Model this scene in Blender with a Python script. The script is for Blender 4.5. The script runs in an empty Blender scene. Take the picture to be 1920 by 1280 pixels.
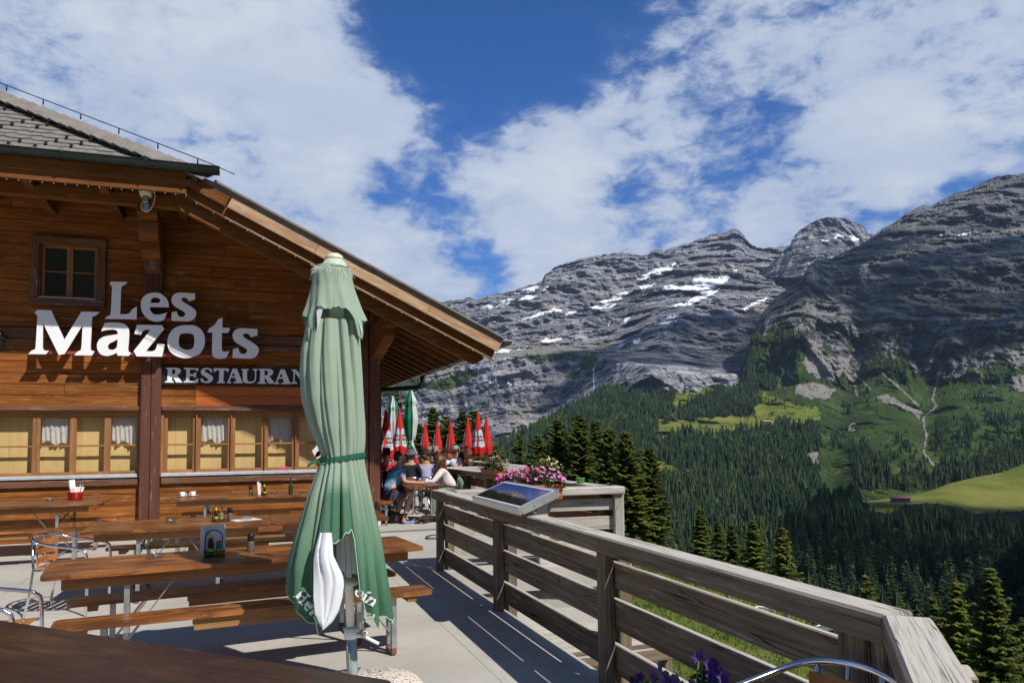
import bpy, bmesh, math, random
import numpy as np
from mathutils import Vector, Matrix, Euler
from mathutils.geometry import tessellate_polygon
from mathutils import noise as mnoise
SC = bpy.context.scene
COL = SC.collection
R_ = math.radians

# ------------------------------------------------------------------ camera
# F, CX, CY: focal length and principal point on the 1920x1280 photograph
F, CX, CY, EYE = 1400.0, 960.0, 728.0, 1.656
RM = np.array([[0.94192128, 0.01124561, 0.3356454],
               [-0.33566604, 0.06310522, 0.93986491],
               [-0.01061162, -0.99794352, 0.06321492]])   # rows: world X, Y, Z seen from the camera (right, down, forward)
cam_d = bpy.data.cameras.new('camera'); cam = bpy.data.objects.new('camera', cam_d); COL.objects.link(cam)
M4 = Matrix.Identity(4)
for i in range(3):
    M4[i][0] = RM[i, 0]; M4[i][1] = -RM[i, 1]; M4[i][2] = -RM[i, 2]
M4[2][3] = EYE
cam.matrix_world = M4
cam_d.sensor_width = 36; cam_d.sensor_fit = 'HORIZONTAL'; cam_d.lens = F * 36 / 1920
cam_d.shift_y = 88 / 1920; cam_d.shift_x = 0
cam_d.clip_start = 0.05; cam_d.clip_end = 40000
SC.camera = cam
SC.view_settings.view_transform = 'Standard'; SC.view_settings.look = 'None'
SC.view_settings.exposure = 0.0; SC.view_settings.gamma = 1; SC.view_settings.use_curve_mapping = False

def ray(x, y):
    return RM @ np.array([x - CX, y - CY, F])
def P(x, y, X=None, Y=None, Z=None, D=None):
    """the world point seen at photo pixel (x, y) on the plane X=, Y=, Z= or at camera depth D"""
    d = ray(x, y)
    if X is not None: t = X / d[0]
    elif Y is not None: t = Y / d[1]
    elif Z is not None: t = (Z - EYE) / d[2]
    else: t = D / F
    return Vector((d[0] * t, d[1] * t, EYE + d[2] * t))

# ------------------------------------------------------------------ light and sky
SUN = Vector((0.47, -0.80, 1.0)).normalized()          # towards the sun
sd = bpy.data.lights.new('sun', 'SUN'); sd.energy = 5.0; sd.angle = R_(0.53); sd.color = (1.0, 0.95, 0.86)
so = bpy.data.objects.new('sun', sd); COL.objects.link(so)
so.rotation_euler = SUN.to_track_quat('Z', 'Y').to_euler()
so.location = (10, -15, 30)

class NT:
    """small helper to write node trees"""
    def __init__(s, nt): s.nt = nt; s.n = nt.nodes; s.l = nt.links
    def node(s, t, **k):
        n = s.n.new(t)
        for a, b in k.items(): setattr(n, a, b)
        return n
    def put(s, inp, v):
        if isinstance(v, bpy.types.NodeSocket): s.l.new(v, inp)
        elif v is not None:
            if isinstance(v, (tuple, list)) and len(v) == 3 and inp.type == 'RGBA': v = (*v, 1)
            inp.default_value = v
    def math(s, op, a, b=None, c=None, clamp=False):
        n = s.node('ShaderNodeMath', operation=op, use_clamp=clamp)
        s.put(n.inputs[0], a)
        if b is not None: s.put(n.inputs[1], b)
        if c is not None: s.put(n.inputs[2], c)
        return n.outputs[0]
    def vmath(s, op, a, b=None, scale=None):
        n = s.node('ShaderNodeVectorMath', operation=op)
        s.put(n.inputs[0], a)
        if b is not None: s.put(n.inputs[1], b)
        if scale is not None: s.put(n.inputs['Scale'], scale)
        return n.outputs['Value'] if op in ('DOT_PRODUCT', 'LENGTH') else n.outputs[0]
    def noise(s, vec, scale, detail=4, rough=0.55, dist=0, ntype='FBM', lac=2.0):
        n = s.node('ShaderNodeTexNoise', noise_type=ntype)
        if vec is not None: s.l.new(vec, n.inputs['Vector'])
        n.inputs['Scale'].default_value = scale; n.inputs['Detail'].default_value = detail
        n.inputs['Roughness'].default_value = rough; n.inputs['Distortion'].default_value = dist
        n.inputs['Lacunarity'].default_value = lac
        return n.outputs['Fac']
    def voro(s, vec, scale, feature='F1', rnd=1.0, out='Distance'):
        n = s.node('ShaderNodeTexVoronoi', feature=feature)
        if vec is not None: s.l.new(vec, n.inputs['Vector'])
        n.inputs['Scale'].default_value = scale; n.inputs['Randomness'].default_value = rnd
        return n.outputs[out]
    def ramp(s, fac, a, b, lo=0.0, hi=1.0, smooth=True):
        n = s.node('ShaderNodeMapRange', interpolation_type='SMOOTHSTEP' if smooth else 'LINEAR')
        s.put(n.inputs['Value'], fac)
        n.inputs['From Min'].default_value = a; n.inputs['From Max'].default_value = b
        n.inputs['To Min'].default_value = lo; n.inputs['To Max'].default_value = hi
        return n.outputs[0]
    def cramp(s, fac, stops):
        n = s.node('ShaderNodeValToRGB'); s.put(n.inputs[0], fac)
        e = n.color_ramp.elements
        while len(e) < len(stops): e.new(0.5)
        for k, (p, c) in enumerate(stops): e[k].position = p; e[k].color = (*c, 1)
        return n.outputs[0]
    def mix(s, fac, a, b, mode='MIX'):
        n = s.node('ShaderNodeMix', data_type='RGBA', blend_type=mode)
        s.put(n.inputs[0], fac); s.put(n.inputs[6], a); s.put(n.inputs[7], b)
        return n.outputs[2]
    def mapping(s, vec, scale=(1, 1, 1), loc=(0, 0, 0), rot=(0, 0, 0)):
        n = s.node('ShaderNodeMapping'); s.l.new(vec, n.inputs[0])
        n.inputs['Scale'].default_value = scale; n.inputs['Location'].default_value = loc; n.inputs['Rotation'].default_value = rot
        return n.outputs[0]
    def bump(s, h, strength=0.4, dist=0.01, normal=None):
        n = s.node('ShaderNodeBump'); s.put(n.inputs['Height'], h)
        n.inputs['Strength'].default_value = strength; n.inputs['Distance'].default_value = dist
        if normal is not None: s.l.new(normal, n.inputs['Normal'])
        return n.outputs[0]
    def attr(s, name, out='Fac'):
        return s.node('ShaderNodeAttribute', attribute_name=name).outputs[out]

def make_world():
    w = bpy.data.worlds.new('World'); SC.world = w; w.use_nodes = True
    t = NT(w.node_tree); t.n.clear()
    out = t.node('ShaderNodeOutputWorld'); bg = t.node('ShaderNodeBackground')
    sky = t.node('ShaderNodeTexSky', sky_type='NISHITA', sun_disc=False)
    sky.sun_elevation = math.asin(SUN.z); sky.sun_rotation = math.atan2(SUN.x, SUN.y)
    sky.altitude = 1800; sky.air_density = 1.0; sky.dust_density = 0.15; sky.ozone_density = 3.0
    d = t.node('ShaderNodeTexCoord').outputs['Generated']
    sep = t.node('ShaderNodeSeparateXYZ'); t.l.new(d, sep.inputs[0])
    z = t.math('ADD', t.math('MAXIMUM', sep.outputs[2], 0.0), 0.10)
    comb = t.node('ShaderNodeCombineXYZ')
    t.put(comb.inputs[0], t.math('DIVIDE', sep.outputs[0], z)); t.put(comb.inputs[1], t.math('DIVIDE', sep.outputs[1], z))
    p = comb.outputs[0]
    # large cloud bodies and clear gaps, as directions with a soft radius
    cover = None
    blobs = [((330, 190), 19, 0.12), ((760, 215), 6, 0.07), ((120, 60), 13, 0.10), ((480, 60), 8, 0.08), ((650, 240), 7, 0.10), ((640, 430), 6, 0.03), ((820, 270), 6, 0.05),
             ((1010, 345), 7.5, 0.19), ((1130, 220), 9, 0.06), ((890, 70), 10.5, -0.20), ((1060, 10), 8, -0.09), ((700, 40), 3, -0.06), ((760, 345), 3.5, -0.10), ((700, 350), 3, -0.08),
             ((1820, 50), 13, 0.14), ((1640, 285), 5.5, 0.16), ((1500, 160), 9, 0.05), ((1300, 445), 7, 0.09), ((1150, 385), 4, -0.10), ((1560, 340), 4, -0.06),
             ((60, 140), 5, -0.10), ((200, 215), 4, -0.06), ((1080, 510), 7, 0.14), ((760, 520), 7, 0.13), ((1480, 440), 5, 0.14), ((1750, 330), 6, 0.03), ((960, 330), 30, 0.02), ((1390, 60), 5, 0.05)]
    for (px, py), deg, amt in blobs:
        c = ray(px, py); c = c / np.linalg.norm(c)
        dt = t.vmath('DOT_PRODUCT', d, tuple(c))
        v = t.ramp(dt, math.cos(R_(deg)), 1.0, 0.0, amt)
        cover = v if cover is None else t.math('ADD', cover, v)
    pm = t.mapping(p, (1, 1, 1), rot=(0, 0, R_(25)))
    big = t.noise(t.mapping(pm, (0.8, 1.2, 1)), 1.0, 7, 0.60, 0.5)
    dm = t.mapping(d, (1, 1, 1.9), rot=(0, 0, R_(10)))
    mid = t.noise(dm, 6.5, 9, 0.62, 0.35)
    fine = t.noise(t.mapping(dm, (1, 1, 1), loc=(3, 1, 2)), 24.0, 8, 0.62, 0.3)
    f = t.math('ADD', t.math('MULTIPLY', big, 0.24), t.math('MULTIPLY', mid, 0.38))
    f = t.math('ADD', f, t.math('MULTIPLY', fine, 0.38))
    f = t.math('ADD', f, cover)
    a = t.math('ADD', t.math('MULTIPLY', t.ramp(f, 0.492, 0.640), 0.74), t.math('MULTIPLY', t.ramp(f, 0.41, 0.72), 0.26))
    a = t.math('MULTIPLY', a, t.ramp(sep.outputs[2], -0.02, 0.02))
    front = t.math('ADD', t.math('MULTIPLY', sep.outputs[1], 0.94), t.math('MULTIPLY', sep.outputs[0], 0.34))
    a = t.math('MULTIPLY', a, t.math('MULTIPLY', t.ramp(sep.outputs[2], 0.60, 0.85, 0.95, 0.30), t.ramp(front, -0.5, 0.3, 0.85, 1.0)))
    body = t.ramp(f, 0.50, 0.78)
    tint = t.mix(1.0, sky.outputs[0], (0.30, 0.84, 1.50), 'MULTIPLY')
    tex2 = t.noise(t.mapping(pm, (1, 1, 1), loc=(2, 9, 0)), 2.0, 6, 0.6)
    cl = t.mix(t.math('MULTIPLY', body, t.ramp(tex2, 0.3, 0.75, 0.25, 1.0)), (5.2, 6.2, 8.2), (8.3, 8.8, 9.6))
    tint = t.mix(t.ramp(sep.outputs[2], 0.45, 0.80), tint, t.mix(1.0, tint, (0.75, 0.55, 0.42), 'MULTIPLY'))
    col = t.mix(a, tint, cl)
    t.l.new(col, bg.inputs[0]); bg.inputs[1].default_value = 0.088
    t.l.new(bg.outputs[0], out.inputs[0])
    w.cycles.sampling_method = 'MANUAL'; w.cycles.sample_map_resolution = 512
make_world()

# ------------------------------------------------------------------ object helpers
def tag(o, label=None, cat=None, group=None, kind=None):
    if label: o['label'] = label
    if cat: o['category'] = cat
    if group: o['group'] = group
    if kind: o['kind'] = kind
    return o
def empty(name, loc=(0, 0, 0), rz=0.0, label=None, cat=None, group=None):
    o = bpy.data.objects.new(name, None); COL.objects.link(o)
    o.location = loc; o.rotation_euler = (0, 0, rz); o.empty_display_size = 0.2
    return tag(o, label, cat, group)
def kids(o):
    return [c for c in COL.objects if c.parent == o]
def copy_tree(o, parent=None, loc=None, rz=None, label=None):
    ch = kids(o)
    c = o.copy(); COL.objects.link(c); c.parent = parent
    if parent is None:
        if loc is not None: c.location = loc
        if rz is not None: c.rotation_euler = (0, 0, rz)
        if label: c['label'] = label
    for k in ch: copy_tree(k, c)
    return c

class MB:
    """mesh builder: boxes, beams, tubes, lathes and prisms with grain UVs and a per-face tone"""
    def __init__(s, seed=0):
        s.v = []; s.f = []; s.uv = []; s.t = []; s.m = []; s.sm = []; s.rnd = random.Random(seed)
    def face(s, pts, uvs, tone, mi=0, smooth=False):
        b = len(s.v); s.v.extend([tuple(p) for p in pts]); s.f.append(tuple(range(b, b + len(pts))))
        s.uv.extend(uvs); s.t.append(tone); s.m.append(mi); s.sm.append(smooth)
    def box(s, c, size, M=None, bev=0.0, grain=None, tone=None, mi=0):
        c = Vector(c); hx = [x / 2 for x in size]
        M = Matrix.Rotation(M, 3, 'Z') if isinstance(M, (int, float)) else M
        if tone is None: tone = s.rnd.random()
        g = grain if grain is not None else max(range(3), key=lambda i: size[i])
        ou, ov = s.rnd.random() * 50, s.rnd.random() * 50
        b = min(bev, min(hx) * 0.45)
        def emit(pl, ax):
            if ax == g: ua, va = (g + 1) % 3, (g + 2) % 3
            else:
                ua = g; va = 3 - g - ax
            uv = [(p[ua] + ou, p[va] + ov + ax * 3.7) for p in pl]
            q = [c + (M @ Vector(p) if M else Vector(p)) for p in pl]
            s.face(q, uv, tone, mi)
        for ax in range(3):
            a1, a2 = (ax + 1) % 3, (ax + 2) % 3
            for sg in (-1, 1):
                pl = []
                for (u, w) in ((-1, -1), (1, -1), (1, 1), (-1, 1)):
                    p = [0, 0, 0]; p[ax] = sg * hx[ax]; p[a1] = u * (hx[a1] - b); p[a2] = w * (hx[a2] - b); pl.append(p)
                if sg < 0: pl.reverse()
                emit(pl, ax)
        if b > 0:
            for ax in range(3):                      # 12 edge chamfers along axis ax
                a1, a2 = (ax + 1) % 3, (ax + 2) % 3
                for s1 in (-1, 1):
                    for s2 in (-1, 1):
                        pl = []
                        for (e, w) in ((-1, 0), (1, 0), (1, 1), (-1, 1)):
                            p = [0, 0, 0]; p[ax] = e * (hx[ax] - b)
                            if w == 0: p[a1] = s1 * hx[a1]; p[a2] = s2 * (hx[a2] - b)
                            else: p[a1] = s1 * (hx[a1] - b); p[a2] = s2 * hx[a2]
                            pl.append(p)
                        if s1 * s2 < 0: pl.reverse()
                        emit(pl, a1)
            for sx in (-1, 1):
                for sy in (-1, 1):
                    for sz in (-1, 1):
                        pl = [[sx * hx[0], sy * (hx[1] - b), sz * (hx[2] - b)], [sx * (hx[0] - b), sy * hx[1], sz * (hx[2] - b)], [sx * (hx[0] - b), sy * (hx[1] - b), sz * hx[2]]]
                        if sx * sy * sz < 0: pl.reverse()
                        emit(pl, 0)
        return s
    def beam(s, p0, p1, w, h, up=(0, 0, 1), bev=0.0, tone=None, mi=0):
        """box from p0 to p1, w across, h along up"""
        p0, p1 = Vector(p0), Vector(p1); d = p1 - p0; L = d.length; x = d / L
        y = Vector(up).cross(x); y = y.normalized() if y.length > 1e-6 else x.orthogonal().normalized(); z = x.cross(y)
        return s.box((p0 + p1) / 2, (L, w, h), Matrix((x, y, z)).transposed(), bev, 0, tone, mi)
    def tube(s, pts, r, n=8, caps=True, tone=None, mi=0, closed=False, flat=1.0):
        pts = [Vector(p) for p in pts]; m = len(pts)
        rs = r if isinstance(r, (list, tuple)) else [r] * m
        if tone is None: tone = s.rnd.random()
        t0 = (pts[1] - pts[0]).normalized(); nn = t0.orthogonal().normalized(); rings = []; u = 0; us = []
        for i in range(m):
            if closed: tg = (pts[(i + 1) % m] - pts[i - 1])
            else: tg = pts[min(i + 1, m - 1)] - pts[max(i - 1, 0)]
            tg = tg.normalized(); nn = (nn - tg * nn.dot(tg)).normalized(); bb = tg.cross(nn)
            rings.append([pts[i] + (nn * math.cos(2 * math.pi * k / n) + bb * math.sin(2 * math.pi * k / n) * flat) * rs[i] for k in range(n)])
            if i: u += (pts[i] - pts[i - 1]).length
            us.append(u)
        b = len(s.v)
        for rg in rings: s.v.extend([tuple(p) for p in rg])
        for i in range(m if closed else m - 1):
            j = (i + 1) % m
            for k in range(n):
                k2 = (k + 1) % n
                s.f.append((b + i * n + k, b + i * n + k2, b + j * n + k2, b + j * n + k)); s.t.append(tone); s.m.append(mi); s.sm.append(True)
                s.uv.extend([(us[i], k * .05), (us[i], k * .05 + .05), (us[j], k * .05 + .05), (us[j], k * .05)])
        if caps and not closed:
            for i, rev in ((0, True), (m - 1, False)):
                if rs[i] < 1e-4: continue
                idx = [b + i * n + k for k in range(n)]
                if rev: idx.reverse()
                s.f.append(tuple(idx)); s.t.append(tone); s.m.append(mi); s.sm.append(False); s.uv.extend([(0, 0)] * n)
        return s
    def lathe(s, prof, c=(0, 0, 0), n=16, tone=0.5, mi=0, M=None, smooth=True, wob=None):
        """prof: list of (radius, z) from bottom to top"""
        b = len(s.v); c = Vector(c)
        for i, (r, z) in enumerate(prof):
            for k in range(n):
                a = 2 * math.pi * k / n; rr = r * (wob(a, i) if wob else 1)
                p = Vector((rr * math.cos(a), rr * math.sin(a), z)); s.v.append(tuple(c + (M @ p if M else p)))
        for i in range(len(prof) - 1):
            for k in range(n):
                k2 = (k + 1) % n
                s.f.append((b + i * n + k, b + i * n + k2, b + (i + 1) * n + k2, b + (i + 1) * n + k)); s.t.append(tone)
                s.m.append(mi if not isinstance(mi, (list, tuple)) else mi[i]); s.sm.append(smooth)
                s.uv.extend([(k / n, prof[i][1]), (k2 / n if k2 else 1, prof[i][1]), (k2 / n if k2 else 1, prof[i + 1][1]), (k / n, prof[i + 1][1])])
        for i, rev in ((0, True), (len(prof) - 1, False)):
            if prof[i][0] > 1e-4:
                idx = [b + i * n + k for k in range(n)]
                if rev: idx.reverse()
                s.f.append(tuple(idx)); s.t.append(tone); mm = mi if not isinstance(mi, (list, tuple)) else mi[0 if rev else -1]
                s.m.append(mm); s.sm.append(False); s.uv.extend([(0, 0)] * n)
        return s
    def prism(s, loops, O, U, V, N, depth, tone=0.5, mi=0, side_mi=None, grainU=True):
        """polygon with holes in the plane O + u U + v V, pushed along N by depth"""
        O, U, V, N = Vector(O), Vector(U), Vector(V), Vector(N)
        flat = [p for lp in loops for p in lp]
        tris = tessellate_polygon([[Vector((p[0], p[1], 0)) for p in lp] for lp in loops])
        ou = s.rnd.random() * 20
        def W(p, w): return O + U * p[0] + V * p[1] + N * w
        area = sum(loops[0][i - 1][0] * loops[0][i][1] - loops[0][i][0] * loops[0][i - 1][1] for i in range(len(loops[0])))
        hand = U.cross(V).dot(N)
        for t in tris:
            a, b_, c_ = [flat[i] for i in t]
            cr = (b_[0] - a[0]) * (c_[1] - a[1]) - (b_[1] - a[1]) * (c_[0] - a[0])
            tri = [a, b_, c_] if cr * hand * (1 if depth > 0 else -1) > 0 else [a, c_, b_]
            s.face([W(p, depth) for p in tri], [(p[0] + ou, p[1]) for p in tri], tone, mi)
            s.face([W(p, 0) for p in reversed(tri)], [(p[0] + ou, p[1]) for p in reversed(tri)], tone, mi)
        for li, lp in enumerate(loops):
            ar = sum(lp[i - 1][0] * lp[i][1] - lp[i][0] * lp[i - 1][1] for i in range(len(lp)))
            fl = (ar * hand * depth > 0) != (li > 0)
            for i in range(len(lp)):
                p, q = lp[i - 1], lp[i]
                quad = [W(p, 0), W(q, 0), W(q, depth), W(p, depth)]
                if not fl: quad.reverse()
                s.face(quad, [(p[0] + ou, p[1]), (q[0] + ou, q[1]), (q[0] + ou, q[1] + .05), (p[0] + ou, p[1] + .05)], tone, mi if side_mi is None else side_mi)
        return s
    def build(s, name, mats, parent=None, label=None, cat=None, group=None, kind=None, loc=None, rz=None):
        me = bpy.data.meshes.new(name); me.from_pydata(s.v, [], s.f)
        uvl = me.uv_layers.new(name='UVMap'); uvl.data.foreach_set('uv', np.array(s.uv, dtype=np.float32).ravel())
        at = me.attributes.new('tone', 'FLOAT', 'FACE'); at.data.foreach_set('value', np.array(s.t, dtype=np.float32))
        if not isinstance(mats, (list, tuple)): mats = [mats]
        for m in mats: me.materials.append(m)
        me.polygons.foreach_set('material_index', s.m); me.polygons.foreach_set('use_smooth', s.sm)
        me.update()
        o = bpy.data.objects.new(name, me); COL.objects.link(o)
        if parent is not None: o.parent = parent
        if loc is not None: o.location = loc
        if rz is not None: o.rotation_euler = (0, 0, rz)
        return tag(o, label, cat, group, kind)

def raw_mesh(name, V, Fc, mats, parent=None, smooth=True, attrs=None, **kw):
    """mesh from numpy arrays"""
    me = bpy.data.meshes.new(name)
    V = np.asarray(V, dtype=np.float32); Fc = np.asarray(Fc, dtype=np.int32); k = Fc.shape[1]
    me.vertices.add(len(V)); me.vertices.foreach_set('co', V.ravel())
    me.loops.add(Fc.size); me.loops.foreach_set('vertex_index', Fc.ravel())
    me.polygons.add(len(Fc)); me.polygons.foreach_set('loop_start', np.arange(0, Fc.size, k, dtype=np.int32))
    me.polygons.foreach_set('loop_total', np.full(len(Fc), k, dtype=np.int32))
    me.polygons.foreach_set('use_smooth', np.full(len(Fc), smooth))
    for n, (dom, typ, arr) in (attrs or {}).items():
        a = me.attributes.new(n, typ, dom)
        a.data.foreach_set('value' if typ == 'FLOAT' else 'color' if 'COLOR' in typ else 'vector', np.asarray(arr, dtype=np.float32).ravel())
    me.update(calc_edges=True); me.validate()
    if not isinstance(mats, (list, tuple)): mats = [mats]
    for m in mats: me.materials.append(m)
    o = bpy.data.objects.new(name, me); COL.objects.link(o)
    if parent is not None: o.parent = parent
    return tag(o, **kw)

# ------------------------------------------------------------------ materials
def new_mat(name):
    m = bpy.data.materials.new(name); m.use_nodes = True
    t = NT(m.node_tree); b = t.n['Principled BSDF']
    return m, t, b
def plain(name, col, rough=0.6, metal=0.0, var=0.12, vscale=6, bump=0.0, bscale=60, spec=0.5, coat=0.0, sheen=0.0, alpha=1.0):
    m, t, b = new_mat(name)
    co = t.node('ShaderNodeTexCoord').outputs['Object']
    n = t.noise(co, vscale, 5, 0.6)
    c = t.mix(t.ramp(n, 0.3, 0.7), tuple(x * (1 - var) for x in col), tuple(min(1, x * (1 + var)) for x in col))
    t.l.new(c, b.inputs['Base Color'])
    t.put(b.inputs['Roughness'], t.ramp(n, 0.2, 0.8, max(0.02, rough - 0.06), min(1, rough + 0.06)))
    b.inputs['Metallic'].default_value = metal; b.inputs['Specular IOR Level'].default_value = spec
    b.inputs['Coat Weight'].default_value = coat; b.inputs['Sheen Weight'].default_value = sheen
    b.inputs['Alpha'].default_value = alpha
    if bump: t.l.new(t.bump(t.noise(co, bscale, 4, 0.6), bump, 0.003), b.inputs['Normal'])
    return m
def wood(name, dark, mid, light, rough=0.6, weather=None, wamt=0.3, gs=26, tone=0.35, bump=0.35, knots=True, wear=None, varnish=None, sunlit_top=None, cracks=0.0, spec=0.4, blot=0.5, warp=0.05):
    """grain runs along U of the UV map"""
    m, t, b = new_mat(name)
    uv = t.node('ShaderNodeTexCoord').outputs['UV']
    warp_ = t.noise(t.mapping(uv, (0.9, 3, 1)), 1.0, 3, 0.5)
    wv = t.node('ShaderNodeCombineXYZ'); t.put(wv.inputs[1], t.math('MULTIPLY', warp_, warp))
    uw = t.vmath('ADD', uv, wv.outputs[0])
    h = None
    if knots:
        kd = t.voro(t.mapping(uv, (1.3, 5.5, 1)), 1.0)
        kr = t.ramp(kd, 0.02, 0.22, 1.0, 0.0)
        kv = t.node('ShaderNodeCombineXYZ'); t.put(kv.inputs[1], t.math('MULTIPLY', kr, 0.03))
        uw = t.vmath('ADD', uw, kv.outputs[0])
    g1 = t.noise(t.mapping(uw, (0.8, gs, 1)), 1.0, 5, 0.65)
    g2 = t.noise(t.mapping(uw, (3, gs * 4, 1)), 1.0, 4, 0.6)
    big = t.noise(t.mapping(uv, (0.6, 1.6, 1)), 1.4, 5, 0.6)
    f = t.math('ADD', t.math('MULTIPLY', g1, 0.65), t.math('MULTIPLY', g2, 0.35))
    c = t.cramp(f, [(0.30, dark), (0.5, mid), (0.72, light)])
    tn = t.attr('tone')
    v = t.math('ADD', t.math('MULTIPLY', tn, tone), 1 - tone / 2)
    v = t.math('MULTIPLY', v, t.ramp(big, 0.25, 0.75, 1 - blot * 0.4, 1 + blot * 0.35))
    c = t.mix(1.0, c, v, 'MULTIPLY')
    if knots:
        kk = t.ramp(kd, 0.03, 0.085, 1.0, 0.0)
        ksel = t.ramp(t.noise(t.mapping(uv, (1.3, 5.5, 1)), 0.8, 0, 0.5), 0.5, 0.6)
        c = t.mix(t.math('MULTIPLY', t.math('MULTIPLY', kk, ksel), 0.8), c, tuple(x * 0.35 for x in dark))
    if weather:
        wm = t.noise(t.mapping(uv, (1.5, 12, 1)), 1.3, 6, 0.7)
        wm = t.math('MULTIPLY', t.ramp(wm, 0.62 - wamt * 0.35, 0.80 - wamt * 0.25), t.ramp(g2, 0.35, 0.6))
        c = t.mix(wm, c, weather)
    if wear:
        wn = t.noise(t.mapping(uv, (4, 10, 1)), 2.2, 8, 0.75)
        c = t.mix(t.math('MULTIPLY', t.ramp(wn, 0.60, 0.70), 0.8), c, wear)
    if varnish:                                     # darker patches where the varnish has survived
        vn = t.noise(t.mapping(uv, (2.0, 5.5, 1), loc=(5, 1, 0)), 1.6, 7, 0.72, 0.4)
        c = t.mix(t.math('MULTIPLY', t.ramp(vn, 0.46, 0.54), 0.78), c, varnish)
    if sunlit_top:                                      # upward faces paler: sunlight on the tops put into the colour
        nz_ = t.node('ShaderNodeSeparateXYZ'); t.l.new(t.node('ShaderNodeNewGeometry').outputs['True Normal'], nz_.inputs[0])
        c = t.mix(t.math('MULTIPLY', t.ramp(nz_.outputs[2], 0.6, 0.8), t.ramp(g2, 0.30, 0.55, 0.35, 0.95)), c, sunlit_top)
    hgt = t.math('ADD', t.math('MULTIPLY', g2, 0.6), t.math('MULTIPLY', g1, 0.4))
    if cracks:
        ck = t.noise(t.mapping(uv, (0.45, 13, 1), loc=(3, 8, 0)), 1.0, 2, 0.4)
        cr = t.math('ABSOLUTE', t.math('SUBTRACT', ck, 0.5))
        cm = t.ramp(cr, 0.0, 0.012, 1.0, 0.0)
        sel = t.ramp(t.noise(t.mapping(uv, (0.9, 5, 1)), 1.3, 2, 0.5), 0.46, 0.58)
        cm = t.math('MULTIPLY', cm, sel)
        c = t.mix(t.math('MULTIPLY', cm, cracks), c, (0.02, 0.017, 0.015))
        hgt = t.math('SUBTRACT', hgt, t.math('MULTIPLY', cm, 1.5))
    t.l.new(c, b.inputs['Base Color'])
    t.put(b.inputs['Roughness'], t.ramp(f, 0.3, 0.7, rough + 0.07, rough - 0.07))
    b.inputs['Specular IOR Level'].default_value = spec
    t.l.new(t.bump(hgt, bump, 0.004), b.inputs['Normal'])
    return m

MT = {}
MT['wall'] = wood('chalet boards', (0.105, 0.030, 0.008), (0.250, 0.085, 0.020), (0.41, 0.172, 0.046), 0.7, weather=(0.52, 0.33, 0.17), wamt=0.30, spec=0.12, tone=0.34, gs=18)
MT['wall_new'] = wood('orange stained boards', (0.36, 0.085, 0.018), (0.48, 0.125, 0.028), (0.56, 0.17, 0.04), 0.5, tone=0.1, gs=14, blot=0.2)
MT['post'] = wood('red brown post', (0.085, 0.030, 0.018), (0.135, 0.048, 0.028), (0.18, 0.07, 0.042), 0.6, weather=(0.62, 0.52, 0.44), wamt=0.16, tone=0.2, gs=14, knots=False)
MT['trim'] = wood('dark trim', (0.08, 0.035, 0.018), (0.15, 0.066, 0.034), (0.22, 0.105, 0.055), 0.65, weather=(0.42, 0.34, 0.27), wamt=0.30, tone=0.15, gs=16, knots=False)
MT['eave'] = wood('eave timber', (0.085, 0.028, 0.007), (0.175, 0.066, 0.019), (0.27, 0.115, 0.038), 0.7, spec=0.12, weather=(0.30, 0.21, 0.12), wamt=0.25, tone=0.2, gs=14)
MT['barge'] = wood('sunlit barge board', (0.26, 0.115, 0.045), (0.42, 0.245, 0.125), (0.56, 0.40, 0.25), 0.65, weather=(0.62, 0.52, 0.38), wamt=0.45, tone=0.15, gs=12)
MT['frame'] = wood('window frame wood', (0.20, 0.085, 0.028), (0.32, 0.145, 0.052), (0.42, 0.21, 0.085), 0.5, weather=(0.46, 0.32, 0.20), wamt=0.22, tone=0.15, gs=22, knots=False)
MT['ply'] = wood('pale pine panel', (0.66, 0.45, 0.18), (0.76, 0.55, 0.25), (0.82, 0.63, 0.31), 0.6, tone=0.1, gs=6, blot=0.15)
MT['rail'] = wood('weathered rail', (0.100, 0.072, 0.048), (0.200, 0.155, 0.112), (0.34, 0.285, 0.22), 0.9, weather=(0.48, 0.43, 0.36), wamt=0.24, tone=0.30, gs=24, bump=0.8, cracks=0.95, spec=0.1, warp=0.02, sunlit_top=(0.56, 0.53, 0.48))
MT['rail_sunlit'] = wood('sunlit grey rail', (0.26, 0.235, 0.20), (0.45, 0.42, 0.375), (0.60, 0.575, 0.53), 0.9, weather=(0.66, 0.64, 0.60), wamt=0.3, tone=0.25, gs=22, bump=0.8, cracks=0.9, spec=0.1, warp=0.02)  # lighter copy of the rail wood, sunlight put into its colour
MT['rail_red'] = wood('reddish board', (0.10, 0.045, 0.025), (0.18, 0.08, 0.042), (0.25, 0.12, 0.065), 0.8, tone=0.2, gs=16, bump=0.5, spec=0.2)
MT['table'] = wood('varnished beer table', (0.090, 0.026, 0.007), (0.30, 0.105, 0.027), (0.48, 0.205, 0.06), 0.32, tone=0.2, gs=9, knots=False, wear=(0.50, 0.31, 0.15), bump=0.15, spec=0.5, blot=1.1, varnish=(0.085, 0.030, 0.012))
MT['table_dark'] = wood('dark varnished table', (0.022, 0.010, 0.007), (0.055, 0.023, 0.012), (0.13, 0.055, 0.024), 0.36, tone=0.2, gs=7, knots=False, bump=0.1, spec=0.5, blot=1.2, wear=(0.19, 0.10, 0.05), varnish=(0.030, 0.013, 0.008))
MT['apron'] = wood('beer table apron', (0.19, 0.085, 0.03), (0.32, 0.155, 0.055), (0.44, 0.235, 0.09), 0.55, tone=0.3, gs=14, wear=(0.5, 0.34, 0.17), bump=0.2)
MT['slat'] = wood('chair slat', (0.30, 0.10, 0.03), (0.42, 0.16, 0.05), (0.52, 0.22, 0.075), 0.4, tone=0.2, gs=14, knots=False, bump=0.1)
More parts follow.
